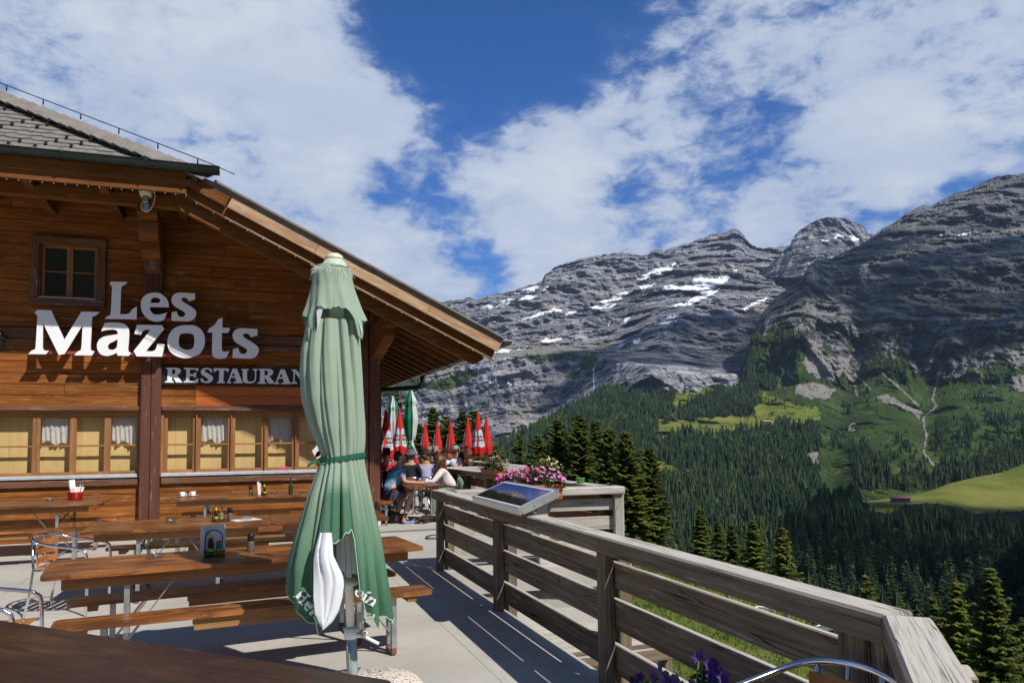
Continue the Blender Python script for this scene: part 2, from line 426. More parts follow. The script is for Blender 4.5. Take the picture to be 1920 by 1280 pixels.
MT['gutter'] = plain('dark green gutter', (0.035, 0.045, 0.042), 0.35, 0.6, 0.3, 3)
MT['steel'] = plain('galvanised steel', (0.42, 0.45, 0.46), 0.42, 0.75, 0.18, 14)
MT['chrome'] = plain('polished tube', (0.78, 0.79, 0.82), 0.16, 1.0, 0.03, 9)
MT['alu'] = plain('brushed aluminium', (0.62, 0.64, 0.66), 0.38, 0.8, 0.06, 12)
MT['rust'] = plain('rusty foot', (0.22, 0.09, 0.04), 0.8, 0.1, 0.3, 30)
MT['white'] = plain('white paint', (0.80, 0.82, 0.83), 0.5, 0, 0.03, 5)
MT['letter_face'] = plain('letter face', (0.90, 0.92, 0.95), 0.45, 0, 0.02, 3)
MT['letter_side'] = plain('letter side', (0.34, 0.075, 0.05), 0.5, 0, 0.1, 5)
MT['black'] = plain('black panel', (0.012, 0.013, 0.013), 0.5, 0, 0.2, 5)
MT['plastic_black'] = plain('black plastic', (0.012, 0.012, 0.013), 0.35, 0, 0.1, 5)
MT['cream'] = plain('cream plastic', (0.72, 0.68, 0.50), 0.45, 0, 0.05, 5)
MT['zinc'] = plain('white metal sill', (0.62, 0.66, 0.72), 0.35, 0.3, 0.08, 9)
MT['red'] = plain('red enamel', (0.55, 0.012, 0.018), 0.15, 0, 0.05, 5, coat=0.6)
MT['napkin'] = plain('paper napkin', (0.85, 0.82, 0.86), 0.8, 0, 0.03, 9)
MT['china'] = plain('white china', (0.84, 0.84, 0.83), 0.2, 0, 0.02, 5, coat=0.4)
MT['yellow'] = plain('yellow plastic', (0.75, 0.50, 0.02), 0.4)
MT['gteal'] = plain('green label', (0.01, 0.22, 0.13), 0.4)
MT['sauce'] = plain('dark sauce', (0.03, 0.008, 0.005), 0.15)
MT['pepper'] = plain('peppercorns', (0.13, 0.10, 0.08), 0.4, 0, 0.6, 220, 0.6, 200)
MT['terracotta'] = plain('terracotta plastic', (0.50, 0.13, 0.045), 0.55, 0, 0.12, 12)
MT['limegreen'] = plain('lime plastic', (0.14, 0.50, 0.10), 0.4)

def glass_thin(name, tint, refl=0.05, rough=0.02, base=0.0, tr=None):
    m, t, b = new_mat(name)
    out = t.n['Material Output']; t.n.remove(b)
    tr_ = t.node('ShaderNodeBsdfTransparent'); tr_.inputs[0].default_value = (*tint, 1)
    gl = t.node('ShaderNodeBsdfGlossy'); gl.inputs['Roughness'].default_value = rough
    lw = t.node('ShaderNodeLayerWeight'); lw.inputs['Blend'].default_value = 0.5
    fr = t.math('POWER', lw.outputs['Facing'], 4.0)
    mx = t.node('ShaderNodeMixShader')
    t.put(mx.inputs[0], t.math('ADD', t.math('MULTIPLY', fr, 0.9), refl, clamp=True))
    t.l.new(tr_.outputs[0], mx.inputs[1]); t.l.new(gl.outputs[0], mx.inputs[2]); t.l.new(mx.outputs[0], out.inputs[0])
    return m
MT['pane'] = glass_thin('window glass', (0.92, 0.92, 0.88), 0.03)
MT['pane_dark'] = plain('dark window glass', (0.006, 0.008, 0.007), 0.05, 0, 0.2, 2, spec=0.6)
MT['clear'] = glass_thin('clear glass', (0.88, 0.95, 0.94), 0.22, 0.03)
MT['bottle'] = plain('green bottle glass', (0.02, 0.05, 0.015), 0.06, 0, 0.2, 3, coat=0.5)

def concrete():
    m, t, b = new_mat('deck concrete')
    co = t.node('ShaderNodeTexCoord').outputs['Object']
    a = t.noise(co, 0.7, 6, 0.6); c2 = t.noise(co, 9, 5, 0.65); sp = t.noise(co, 90, 3, 0.6)
    c = t.mix(t.ramp(a, 0.3, 0.7), (0.41, 0.39, 0.35), (0.53, 0.505, 0.455))
    c = t.mix(t.math('MULTIPLY', t.ramp(c2, 0.45, 0.75), 0.35), c, (0.36, 0.33, 0.28))
    st = t.noise(t.mapping(co, (1, 1, 1), loc=(5, 2, 0)), 2.6, 5, 0.7)
    c = t.mix(t.math('MULTIPLY', t.ramp(st, 0.66, 0.76), 0.35), c, (0.40, 0.27, 0.16))
    c = t.mix(t.math('MULTIPLY', t.ramp(t.voro(co, 7), 0.0, 0.05, 1, 0), 0.5), c, (0.22, 0.20, 0.18))
    sx = t.node('ShaderNodeSeparateXYZ'); t.l.new(co, sx.inputs[0])
    jt = None
    for k, o_ in ((0, 0.4), (1, 1.9)):
        fr = t.math('ABSOLUTE', t.math('SUBTRACT', t.math('FRACT', t.math('DIVIDE', t.math('ADD', sx.outputs[k], o_), 4.1)), 0.5)); j = t.ramp(fr, 0.0, 0.0016, 1, 0); jt = j if jt is None else t.math('MAXIMUM', jt, j)
    c = t.mix(t.math('MULTIPLY', jt, 0.7), c, (0.12, 0.11, 0.10))
    st2 = t.noise(t.mapping(co, (1, 1, 1), loc=(1, 7, 0)), 1.4, 8, 0.75, 0.8)
    c = t.mix(t.math('MULTIPLY', t.ramp(st2, 0.55, 0.72), 0.30), c, (0.27, 0.25, 0.215))
    c = t.mix(t.math('MULTIPLY', t.ramp(t.voro(t.mapping(co, (1, 1, 1), loc=(3, 1, 0)), 2.3), 0.0, 0.022, 1, 0), 0.8), c, (0.10, 0.09, 0.08))
    t.l.new(c, b.inputs['Base Color']); b.inputs['Roughness'].default_value = 0.8; b.inputs['Specular IOR Level'].default_value = 0.3
    t.l.new(t.bump(t.math('ADD', sp, t.math('MULTIPLY', c2, 0.8)), 0.25, 0.004), b.inputs['Normal'])
    return m
MT['concrete'] = concrete()
def slate():
    m, t, b = new_mat('fibre slate')
    co = t.node('ShaderNodeTexCoord').outputs['Object']
    n = t.noise(co, 5, 6, 0.65); l = t.noise(co, 17, 6, 0.75)
    c = t.mix(t.ramp(n, 0.3, 0.7), (0.16, 0.145, 0.135), (0.25, 0.23, 0.215))
    c = t.mix(t.math('MULTIPLY', t.attr('tone'), 0.35), c, (0.20, 0.17, 0.15))
    c = t.mix(t.math('MULTIPLY', t.ramp(l, 0.58, 0.68), 0.6), c, (0.50, 0.49, 0.47))
    t.l.new(c, b.inputs['Base Color']); b.inputs['Roughness'].default_value = 0.8
    t.l.new(t.bump(l, 0.3, 0.004), b.inputs['Normal'])
    return m
MT['slate'] = slate()
def terrazzo():
    m, t, b = new_mat('washed pebble concrete')
    co = t.node('ShaderNodeTexCoord').outputs['Object']
    v = t.voro(co, 85, out='Color'); s = t.node('ShaderNodeSeparateColor'); t.l.new(v, s.inputs[0])
    c = t.cramp(s.outputs[0], [(0.0, (0.06, 0.05, 0.045)), (0.16, (0.42, 0.28, 0.21)), (0.22, (0.72, 0.62, 0.54)), (1.0, (0.82, 0.74, 0.66))])
    t.l.new(c, b.inputs['Base Color']); b.inputs['Roughness'].default_value = 0.7
    t.l.new(t.bump(t.voro(co, 85), 0.5, 0.004), b.inputs['Normal'])
    return m
MT['terrazzo'] = terrazzo()
# ------------------------------------------------------------------ deck
WY = 14.2                                  # front plane of the chalet wall
def deck():
    m = MB(1)
    out = [(-14, -3), (1.0, -3), (1.0, 0.62), (2.36, 2.1), (2.36, 8.95), (4.75, 8.75), (4.55, 12.0), (4.25, 15.85), (6.2, 15.6), (5.9, 34), (12, 60), (-14, 60)]
    m.prism([out], (0, 0, -0.28), (1, 0, 0), (0, 1, 0), (0, 0, 1), 0.28, tone=0.5)
    m.build('terrace_floor', MT['concrete'], kind='structure')
    g = MB(2)                                  # drain grating let into the deck
    a, b = P(700, 999, Z=0), P(840, 991.5, Z=0)
    d = (b - a).normalized(); y = Vector((-d.y, d.x, 0))
    L = (b - a).length; n = int(L / 0.035)
    for i in range(n):
        c = a + d * (i + 0.5) * L / n + Vector((0, 0, 0.008))
        g.box(c, (0.014, 0.12, 0.008), math.atan2(d.y, d.x), tone=0.5)
    for sgn in (-1, 1): g.beam(a + y * sgn * 0.065 + Vector((0, 0, .006)), b + y * sgn * 0.065 + Vector((0, 0, .006)), 0.012, 0.012)
    g.build('drain_grate', MT['steel'], label='narrow steel drain grate crossing the concrete terrace floor', cat='drain grate')
    h = MB(3); c = P(822, 1009, Z=0)
    h.tube([(c.x + 0.20 * math.cos(t), c.y + 0.22 * math.sin(t), 0.012 + 0.02 * abs(math.sin(t))) for t in np.linspace(0, 2 * math.pi, 24)[:-1]], 0.012, 6, closed=True)
    h.build('metal_ring', MT['plastic_black'], label='thin dark metal ring lying flat on the terrace beside the railing end', cat='ring')
deck()

# ------------------------------------------------------------------ chalet
SL = -0.485
def rake(x): return 5.65 + SL * (x + 0.48)     # top of the roof at the verge
HS = 0.9
def hipY(x): return 12.33 + (-0.5 - x) * 0.485 / HS
chalet = empty('chalet', (-4, 14.2, 0), label='brown timber chalet restaurant with half hipped slate roof and pine shuttered ground floor windows', cat='chalet')
CH_OFF = Vector((4, -14.2, 0))
def B(mb, name, mat, parent=None, **k):
    """build a part of the chalet given in world coordinates"""
    o = mb.build(name, mat, parent or chalet, **k)
    if parent is None: o.location = CH_OFF
    return o

def chalet_walls():
    op = [(-12.4, -1.70, 0.99, 2.16), (-1.37, 2.02, 0.99, 2.16), (-3.30, -2.34, 3.98, 4.98)]
    m = MB(11); z = 0.0; rng = random.Random(5)
    while z < 7.2:
        h = 0.185 if z < 3.3 else 0.20
        segs = [(-12.4, 2.2)]
        for (x0, x1, z0, z1) in op:
            if z + h * 0.5 > z0 and z + h * 0.5 < z1:
                ns = []
                for a, b in segs:
                    if x1 <= a or x0 >= b: ns.append((a, b)); continue
                    if x0 > a: ns.append((a, x0))
                    if x1 < b: ns.append((x1, b))
                segs = ns
        for a, b in segs:
            b = min(b, (5.45 - (z + h)) / -SL * 1.0 - 0.48 if False else b)
            zt = z + h
            xl = (5.46 - z) / 0.485 - 0.48          # right limit below the rafters
            b = min(b, xl); a = max(a, -10 - xl)
            if b - a < 0.05: continue
            cuts = [a]
            x = a + rng.uniform(0.8, 3.8)
            while x < b - 0.5: cuts.append(x); x += rng.uniform(2.2, 4.2)
            cuts.append(b)
            for i in range(len(cuts) - 1):
                y = WY + rng.uniform(-0.003, 0.003)
                m.box(((cuts[i] + cuts[i + 1]) / 2, y + 0.03, z + h / 2), (cuts[i + 1] - cuts[i] - 0.003, 0.06, h - 0.007), bev=0.006, grain=0)
        z += h
    B(m, 'wall', MT['wall'])
    c = MB(12)                                        # solid core behind the boards, side and back walls
    for (x0, x1, z0, z1) in [(-12.4, 2.3, 0, 0.98), (-12.4, 2.3, 2.17, 3.3), (-9, 2.3, 3.3, 3.95)]:
        c.box(((x0 + x1) / 2, WY + 0.12, (z0 + z1) / 2), (x1 - x0, 0.10, z1 - z0), tone=0.4)
    c.prism([[(-12.3, 3.3), (2.3, 3.3), (2.3, 4.0), (-1.0, 5.5), (-5, 7.3), (-9, 5.5), (-12.3, 4.0)]], (0, WY + 0.72, 0), (1, 0, 0), (0, 0, 1), (0, 1, 0), 0.1, tone=.4)
    c.box((2.32, 19.2, 1.95), (0.10, 9.8, 3.9), tone=0.4); c.box((-12.35, 19.2, 2), (0.1, 9.8, 4), tone=0.4)
    c.box((-5, 24.1, 2), (14.6, 0.1, 4), tone=0.4); c.box((0.3, WY + 0.75, 1.6), (4.5, 0.1, 3.4)); c.box((-7, WY + 0.75, 1.6), (10.4, 0.1, 3.4))
    B(c, 'inner_wall', MT['post'])
    n = MB(13)                                        # two new orange boards right of the post
    for z in (2.32, 2.505):
        n.box((0.62, WY - 0.002, z), (2.9, 0.02, 0.175), bev=0.004, grain=0)
    B(n, 'replacement_boards', MT['wall_new'], label='two newer orange stained boards under the restaurant panel')
    t = MB(14)                                        # horizontal trims
    for (z, h, y) in ((3.435, 0.15, 0.05), (3.28, 0.10, 0.02)): t.box((-5.1, WY - y / 2 - .003, z), (14.5, y + .01, h), bev=0.006)
    for x0, x1 in ((-12.4, -1.71), (-1.36, 2.02)):
        xc, w = (x0 + x1) / 2, x1 - x0
        t.box((xc, WY - 0.035, 2.19), (w, 0.08, 0.075), bev=0.006)
        t.box((xc, WY - 0.028, 0.945), (w, 0.065, 0.105), bev=0.008)
    B(t, 'trim_board', MT['trim'])
    s = MB(15)
    for x0, x1 in ((-12.4, -1.72), (-1.36, 2.02)):
        s.box(((x0 + x1) / 2, WY - 0.01, 1.035), (x1 - x0, 0.13, 0.022), bev=0.003)
        s.box(((x0 + x1) / 2, WY + 0.02, 1.065), (x1 - x0, 0.09, 0.03), bev=0.003)
    B(s, 'window_sill', MT['zinc'])
    for (x, w, z1) in ((-1.613, 0.155, 4.75), (-1.452, 0.155, 4.75), (2.085, 0.17, 4.1), (2.29, 0.20, 4.0)):
        p = MB(int(x * 100) + 500); zb = 0.26 if x > 1 else 0.0
        p.box((x, WY - 0.045, (zb + z1) / 2), (w, 0.13, z1 - zb), bev=0.008, grain=2)
        B(p, 'post', MT['post'])
    f = MB(19); f.box((2.19, WY - 0.04, 0.13), (0.42, 0.16, 0.258), bev=0.01, tone=0.5)
    B(f, 'stone_footing', MT['terrazzo'])

def ground_windows():
    xs_l = [-8.2, -7.62, -7.5, -6.95, -6.83, -6.25, -6.13, -5.55, -5.43, -4.85, -4.73, -4.15, -4.03, -3.87 + .0]
    mull = [(-12.4, -4.75), (-4.20, -4.08), (-3.75 + .0, -3.75)]
    # pane openings (x0, x1, has curtain) read from left to right
    panes = [(-5.95, -5.42, 0), (-5.30, -4.85, 1), (-4.73, -4.28, 0), (-4.16, -3.90, 1), (-3.80, -3.30, 0), (-3.19, -2.76, 1), (-2.66, -2.25, 0), (-2.15, -1.75, 1),
             (-1.27, -0.87, 0), (-0.74, -0.30, 1), (-0.17, 0.27, 0), (0.39, 0.80, 1), (0.93, 1.36, 0), (1.48, 1.90, 1)]
    ci = 0
    for k, (x0, x1, cur) in enumerate(panes):
        w = MB(100 + k); y = WY + 0.055
        fx0, fx1 = x0 - 0.055, x1 + 0.055
        for xx in (x0 - 0.027, x1 + 0.027): w.box((xx, y, 1.57), (0.054, 0.05, 1.02), bev=0.005, grain=2)
        w.box(((x0 + x1) / 2, y, 2.055), (x1 - x0, 0.048, 0.05), bev=0.004); w.box(((x0 + x1) / 2, y - .004, 1.105), (x1 - x0, 0.055, 0.06), bev=0.004)
        w.box(((x0 + x1) / 2, y - 0.01, 1.565), (x1 - x0 + 0.04, 0.035, 0.028), bev=0.004)
        win = B(w, 'window', MT['frame'])
        g = MB(); g.face([(x0, y + .012, 1.11), (x1, y + .012, 1.11), (x1, y + .012, 2.05), (x0, y + .012, 2.05)], [(0, 0)] * 4, .5); g.build('pane', MT['pane'], win)
        pl = MB(200 + k)
        xx = x0 - 0.15
        while xx < x1 + 0.10:
            ww = pl.rnd.uniform(0.22, 0.36); pl.box((xx + ww / 2, y + 0.165 + 0.003 * (k % 2), 1.58), (ww - 0.002, 0.02, 1.04), grain=2, bev=.002); xx += ww
        pl.build('pine_panel', MT['ply'], win)
        if cur:
            V = []; Fc = []; nx, nz = 46, 16; rr = random.Random(k)
            ph = [rr.uniform(0, 6.3) for _ in range(4)]
            for j in range(nz):
                for i in range(nx):
                    u = i / (nx - 1); v = j / (nz - 1)
                    zb = 1.60 + 0.045 * abs(math.sin(u * 5.2 + ph[0])) + 0.015 * math.sin(u * 14 + ph[1])
                    zb -= 0.03 if u > .45 else 0
                    yy = y + 0.085 + (0.016 * math.sin(u * 34 + ph[2] + 1.5 * math.sin(v * 2)) + 0.012 * math.sin(u * 15 + ph[3])) * (0.35 + 0.65 * (1 - v))
                    V.append((x0 + 0.01 + u * (x1 - x0 - 0.02), yy, zb + v * (2.03 - zb)))
            for j in range(nz - 1):
                for i in range(nx - 1): a = j * nx + i; Fc.append((a, a + 1, a + nx + 1, a + nx))
            raw_mesh('curtain', V, Fc, MT['curtain'], win)
    j = MB(300)                                     # fixed posts between the casements and head boards
    edges = sorted([(a, b) for a, b, _ in panes])
    for i in range(len(edges) - 1):
        a, b = edges[i][1] + 0.054, edges[i + 1][0] - 0.054
        if b - a > 0.2: continue
        if b - a > 0.004: j.box(((a + b) / 2, WY + 0.035, 1.57), (b - a + .002, 0.09, 1.10), bev=0.003, grain=2)
    j.box((-1.70, WY + 0.04, 1.57), (0.05, 0.09, 1.12), grain=2); j.box((-1.35, WY + 0.04, 1.57), (0.05, 0.09, 1.12), grain=2)
    for x0, x1 in ((-12.4, -1.70), (-1.37, 2.02)): j.box(((x0 + x1) / 2, WY + 0.06, 2.12), (x1 - x0, 0.075, 0.09), bev=0.004)
    j.box((-9.2, WY + 0.05, 1.57), (6.4, 0.05, 1.1), bev=.003)
    B(j, 'window_jamb', MT['frame'])

def curtain_mat():
    m, t, b = new_mat('printed curtain')
    co = t.node('ShaderNodeTexCoord').outputs['Object']
    v = t.voro(t.mapping(co, (9, 0, 9)), 1.0, out='Color'); s = t.node('ShaderNodeSeparateColor'); t.l.new(v, s.inputs[0])
    dd = t.voro(t.mapping(co, (9, 0, 9)), 1.0)
    msk = t.math('MULTIPLY', t.ramp(dd, 0.22, 0.26, 1, 0), t.ramp(s.outputs[0], 0.45, 0.5))
    c = t.mix(t.math('MULTIPLY', msk, 0.35), (0.78, 0.77, 0.80), (0.42, 0.22, 0.28))
    out = t.n['Material Output']; t.l.new(c, b.inputs['Base Color']); b.inputs['Roughness'].default_value = 0.9
    tl = t.node('ShaderNodeBsdfTranslucent'); t.l.new(c, tl.inputs[0]); mx = t.node('ShaderNodeMixShader'); mx.inputs[0].default_value = 0.3
    t.l.new(b.outputs[0], mx.inputs[1]); t.l.new(tl.outputs[0], mx.inputs[2]); t.l.new(mx.outputs[0], out.inputs[0])
    return m
MT['curtain'] = curtain_mat()

def upper_window():
    m = MB(400)
    x0, x1, z0, z1 = -3.38, -2.27, 3.90, 5.06
    for x in (x0 + 0.06, x1 - 0.06): m.box((x, WY - 0.03, (z0 + z1) / 2), (0.12, 0.10, z1 - z0 - 0.24), bev=0.006, grain=2)
    m.box(((x0 + x1) / 2, WY - 0.033, z1 - 0.06), (x1 - x0, 0.11, 0.12), bev=0.006); m.box(((x0 + x1) / 2, WY - 0.036, z0 + 0.06), (x1 - x0, 0.115, 0.12), bev=0.006)
    for x in (x0 + 0.13, x1 - 0.13): m.box((x, WY + 0.06, (z0 + z1) / 2), (0.02, 0.16, z1 - z0 - 0.2), grain=2)
    w = B(m, 'window', MT['trim'], label='small upper window with dark brown casing')
    c = MB(401); ix0, ix1, iz0, iz1 = x0 + 0.14, x1 - 0.14, z0 + 0.13, z1 - 0.12
    mid = (ix0 + ix1) / 2
    for a, b in ((ix0, mid), (mid, ix1)):
        for x in (a + 0.025, b - 0.025): c.box((x, WY + 0.07, (iz0 + iz1) / 2), (0.048, 0.045, iz1 - iz0), bev=0.005, grain=2)
        for z in (iz0 + 0.03, iz1 - 0.025): c.box(((a + b) / 2, WY + 0.07, z), (b - a - 0.10, 0.043, 0.05), bev=0.005)
        c.box(((a + b) / 2, WY + 0.068, iz0 + 0.46), (b - a - 0.09, 0.03, 0.025), bev=0.003)
    c.build('casement', MT['frame'], w)
    g = MB(); g.box((mid, WY + 0.085, (iz0 + iz1) / 2), (ix1 - ix0, 0.006, iz1 - iz0)); g.build('pane', MT['pane_dark'], w)
    s = MB(); s.box((mid, WY - 0.0, z0 + 0.13), (ix1 - ix0 + .02, 0.15, 0.022), bev=0.003); s.build('sill', MT['zinc'], w)

def gutter(name, p0, p1, r, brackets=None, cap=True, parent=None):
    p0, p1 = Vector(p0), Vector(p1); d = (p1 - p0).normalized(); side = Vector((0, 0, 1)).cross(d).normalized()
    m = MB(7); n = 10
    for rr, fl in ((r, 1), (r - 0.008, -1)):
        ring = [side * math.cos(math.pi + math.pi * k / n) * rr + Vector((0, 0, 1)) * math.sin(math.pi + math.pi * k / n) * rr for k in range(n + 1)]
        for k in range(n):
            q = [p0 + ring[k], p0 + ring[k + 1], p1 + ring[k + 1], p1 + ring[k]]
            if fl < 0: q.reverse()
            m.face(q, [(0, 0)] * 4, 0.5, 0, True)
    for s in (-1, 1): m.tube([p0 + side * s * r, p1 + side * s * r], 0.009, 6)
    if cap:
        for p in (p0, p1):
            m.face([p + side * math.cos(math.pi + math.pi * k / n) * r + Vector((0, 0, math.sin(math.pi + math.pi * k / n) * r)) for k in range(n + 1)], [(0, 0)] * (n + 1), 0.5)
    g = B(m, name, MT['gutter'])
    if brackets:
        b = MB(8)
        for q in brackets:
            c = p0 + d * q
            b.tube([c + side * math.cos(math.pi + math.pi * k / 10) * (r + .006) + Vector((0, 0, math.sin(math.pi + math.pi * k / 10) * (r + .006))) for k in range(11)], 0.010, 4)
        b.build('bracket', MT['gutter'], g)
    return g

def chalet_roof():
    yF, yB, xE = 12.33, 25.5, 4.24
    def zt(x, y):                                       # roof surface height
        return min(rake(x) if x > -5 else rake(-10 - x), rake(-0.5) + HS * (y - yF))
    r = MB(20)
    T = 0.10
    def slab(poly):
        top = [Vector(p) for p in poly]
        r.face(top, [(p[0], p[1]) for p in poly], 0.5, 0)
        r.face([p - Vector((0, 0, T)) for p in reversed(top)], [(p[1] * 1.0, p[0]) for p in reversed(poly)], 0.5, 1)
        for i in range(len(top)):
            a, b = top[i - 1], top[i]
            r.face([b, a, a - Vector((0, 0, T)), b - Vector((0, 0, T))], [(0, 0), (1, 0), (1, .1), (0, .1)], 0.5, 0)
    zr = rake(-5)
    slab([(xE, yF, rake(xE)), (xE, yB, rake(xE)), (-5, yB, zr), (-5, hipY(-5), zr), (-0.5, yF, rake(-0.5))])
    slab([(-9.5, yF, rake(-0.5)), (-5, hipY(-5), zr), (-5, yB, zr), (-10 - xE, yB, rake(xE)), (-10 - xE, yF, rake(xE))])
    slab([(-0.5, yF, rake(-0.5)), (-5, hipY(-5), zr), (-9.5, yF, rake(-0.5))])
    B(r, 'roof', [MT['slate'], MT['eave']])
    # slates of the hip
    s = MB(21); hk = MB(22)
    sl = Vector((0, 1, HS)).normalized(); nrm = Vector((0, -HS, 1)).normalized()
    base = Vector((0, yF, rake(-0.5)))
    W_, E_ = 0.34, 0.155
    row = 0
    while row < 24:
        v = row * E_ + 0.05; zrow = base.z + sl.z * v
        xlim = -0.5 - (zrow - base.z) / 0.485 - 0.12
        xx = -5.0 - 4.5 + ((row % 3) * W_ / 3)
        lo = -10 - xlim
        while xx < xlim:
            if xx > lo:
                hh = E_ * 1.5; t = s.rnd.random(); w2 = min(W_, xlim - xx + 0.1)
                P0 = base + Vector((xx, 0, 0)) + sl * v
                O = Vector((P0.x, P0.y, P0.z)) + nrm * (0.030 + s.rnd.uniform(0, 0.004))
                U = Vector((1, 0, 0)); Vv = (sl * hh - nrm * 0.022).normalized()
                poly = [(0.0, 0.05), (0.07, 0.0), (w2 - 0.11, 0.0), (w2 - 0.004, 0.05), (w2 - 0.004, hh), (0, hh)]
                s.prism([poly], O, U, Vv, nrm, 0.009, tone=t)
                if (row + int(xx * 7)) % 2 == 0:
                    hk.box(O + Vector((0.02, 0, 0)) + sl * 0.02 + nrm * 0.03, (0.035, 0.03, 0.05)); hk.box(O + Vector((0.02, 0, 0)) + sl * 0.07 + nrm * 0.02, (0.03, 0.08, 0.012), Matrix.Rotation(math.atan(HS), 3, 'X'))
            xx += W_
        row += 1
    slates = B(s, 'slates', MT['slate']); hk.build('snow_guard', MT['gutter'], slates)
    # hip tiles with a dark strip in the gap below them, and the lightning wire above
    h = MB(23); fl = MB(24); wi = MB(25)
    a0 = Vector((-0.62, hipY(-0.62) - 0.0, rake(-0.62))); a1 = Vector((-5, hipY(-5), zr)); d = (a1 - a0).normalized()
    L = (a1 - a0).length; n = int(L / 0.205)
    sideh = nrm.cross(d).normalized()
    if sideh.x > 0: sideh = -sideh
    for i in range(n + 1):
        c = a0 + d * (i * 0.205) + nrm * (0.115 + 0.004 * (i % 2)) + sideh * 0.10
        M = Matrix((d, nrm.cross(d), nrm)).transposed()
        M = M @ Matrix.Rotation(R_(-7), 3, 'Y')
        h.box(c, (0.24, 0.30, 0.020), M, tone=h.rnd.random() * 1.6)
    fl.box(a0 + d * L / 2 + nrm * 0.06 + sideh * 0.2, (L, 0.03, 0.10), Matrix((d, nrm.cross(d), nrm)).transposed())
    B(h, 'hip_tiles', MT['slate']); B(fl, 'hip_dark_strip', MT['gutter'])
    pts = [a0 + d * q + nrm * 0.10 + Vector((0, 0, 0.16)) - sideh * 0.03 for q in np.linspace(0.0, L, 30)]
    pts = [a0 + Vector((0.42, -0.05, 0.10)), a0 + Vector((0.25, 0, 0.18))] + pts
    wi.tube(pts, 0.008, 5)
    for i in range(3, 30, 4): wi.tube([pts[i], pts[i] - Vector((0, 0, .09))], 0.012, 5)
    B(wi, 'lightning_wire', MT['plastic_black'])
    # verge boards on the right slope
    def along(name, mat, x0, x1, top, bot, y0, y1, seed=0, cuts=(), mi=None, **k):
        b = MB(seed); xs = [x0] + list(cuts) + [x1]
        for i in range(len(xs) - 1):
            a_, b_ = xs[i] + 0.002, xs[i + 1] - 0.002
            zc = (top + bot) / 2
            hh = (top - bot) * math.cos(math.atan(SL))
            b.beam((a_, (y0 + y1) / 2, rake(a_) + zc), (b_, (y0 + y1) / 2, rake(b_) + zc), abs(y1 - y0), hh, bev=0.004)
        return B(b, name, mat, **k)
    along('roof_edge', MT['slate'], -0.5, 4.26, 0.028, -0.012, 12.27, 12.34, 30)
    along('verge_board', MT['trim'], -0.62, 4.20, -0.014, -0.125, 12.345, 12.375, 31)
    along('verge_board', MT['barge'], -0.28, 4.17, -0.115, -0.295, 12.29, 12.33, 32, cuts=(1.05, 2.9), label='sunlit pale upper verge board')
    along('verge_board', MT['eave'], -0.85, -0.30, -0.115, -0.30, 12.295, 12.33, 33)
    along('verge_board', MT['eave'], -0.95, 4.08, -0.28, -0.47, 12.385, 12.42, 34, cuts=(1.4,))
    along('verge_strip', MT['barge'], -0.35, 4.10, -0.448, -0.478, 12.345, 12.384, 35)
    # the boards of the straight eave at the left
    for (z1, z0, y, mt, nm) in ((5.745, 5.575, 12.30, 'eave', 'eave_board'), (5.585, 5.44, 12.335, 'eave', 'eave_board')):
        b = MB(40); b.box((-5.1, y, (z0 + z1) / 2), (8.4, 0.03, z1 - z0 + .02), bev=0.004, tone=0.6); B(b, nm, MT[mt])
    gutter('gutter', (-9.7, 12.19, 5.815), (-0.42, 12.19, 5.83), 0.105, brackets=[2.0, 3.3, 4.6, 5.9, 7.15, 8.25, 8.85])
    gutter('gutter', (4.33, 12.30, 3.31), (4.33, 25.5, 3.27), 0.075, brackets=[0.6, 2, 4, 6, 8, 10, 12])
    # rafters
    for i in range(21):
        y = 12.56 + i * 0.60; b = MB(50 + i)
        d0 = 0.42; d1 = 0.68
        if i > 0: d0 = 0.12; d1 = 0.34
        xl = -5.0 if i > 5 else max(-5.0, -0.62 - (y - 12.33) * HS / 0.485)
        x1 = 3.92 if i == 0 else 4.12
        t0 = (rake(x1) - d0)
        poly = [(xl, rake(xl) - d0), (x1 + 0.0, rake(x1) - d0), (x1 + 0.02, rake(x1) - d0 - (d1 - d0) * 0.35), (x1 - 0.16, rake(x1 - 0.16) - d1), (xl, rake(xl) - d1)]
        b.prism([poly], (0, y - 0.06, 0), (1, 0, 0), (0, 0, 1), (0, 1, 0), 0.12, tone=b.rnd.random())
        B(b, 'rafter', MT['eave'])
    for i in range(9):                                   # short hip rafters whose ends show under the left eave
        x = -1.05 - i * 1.02; b = MB(90 + i)
        b.beam((x, 12.42, 5.53), (x, 14.2, 5.53 + 1.6 * 0.0), 0.13, 0.16, bev=.006); B(b, 'rafter', MT['eave'])
    # purlins, plate beam and corbels
    b = MB(70); b.box((-4.6, 12.86, 5.42), (7.7, 0.16, 0.18), bev=0.008); B(b, 'plate_beam', MT['eave'])
    b = MB(701); b.box((-1.1, 12.72, 5.38), (0.95, 0.14, 0.20), bev=0.01); B(b, 'beam_end', MT['eave'])
    for k, (z, yo, h) in enumerate(((5.22, 12.72, 0.20), (4.98, 12.92, 0.26), (4.74, 13.2, 0.22))):
        b = MB(71 + k); x = -1.49
        poly = [(yo, z + h / 2), (14.2, z + h / 2), (14.2, z - h / 2), (yo + 0.14, z - h / 2), (yo, z - h / 2 + 0.08)]
        b.prism([poly], (x - 0.14, 0, 0), (0, 1, 0), (0, 0, 1), (1, 0, 0), 0.28, tone=0.3 + 0.2 * k); B(b, 'corbel', MT['eave'])
    b = MB(75); b.box((-1.49, 13.72, 4.56), (0.24, 0.5, 0.15), bev=0.01); B(b, 'corbel', MT['trim'])
    b = MB(76); b.box((2.345, 19, 3.66), (0.21, 12.6, 0.215), bev=0.01, grain=1); B(b, 'purlin', MT['eave'])
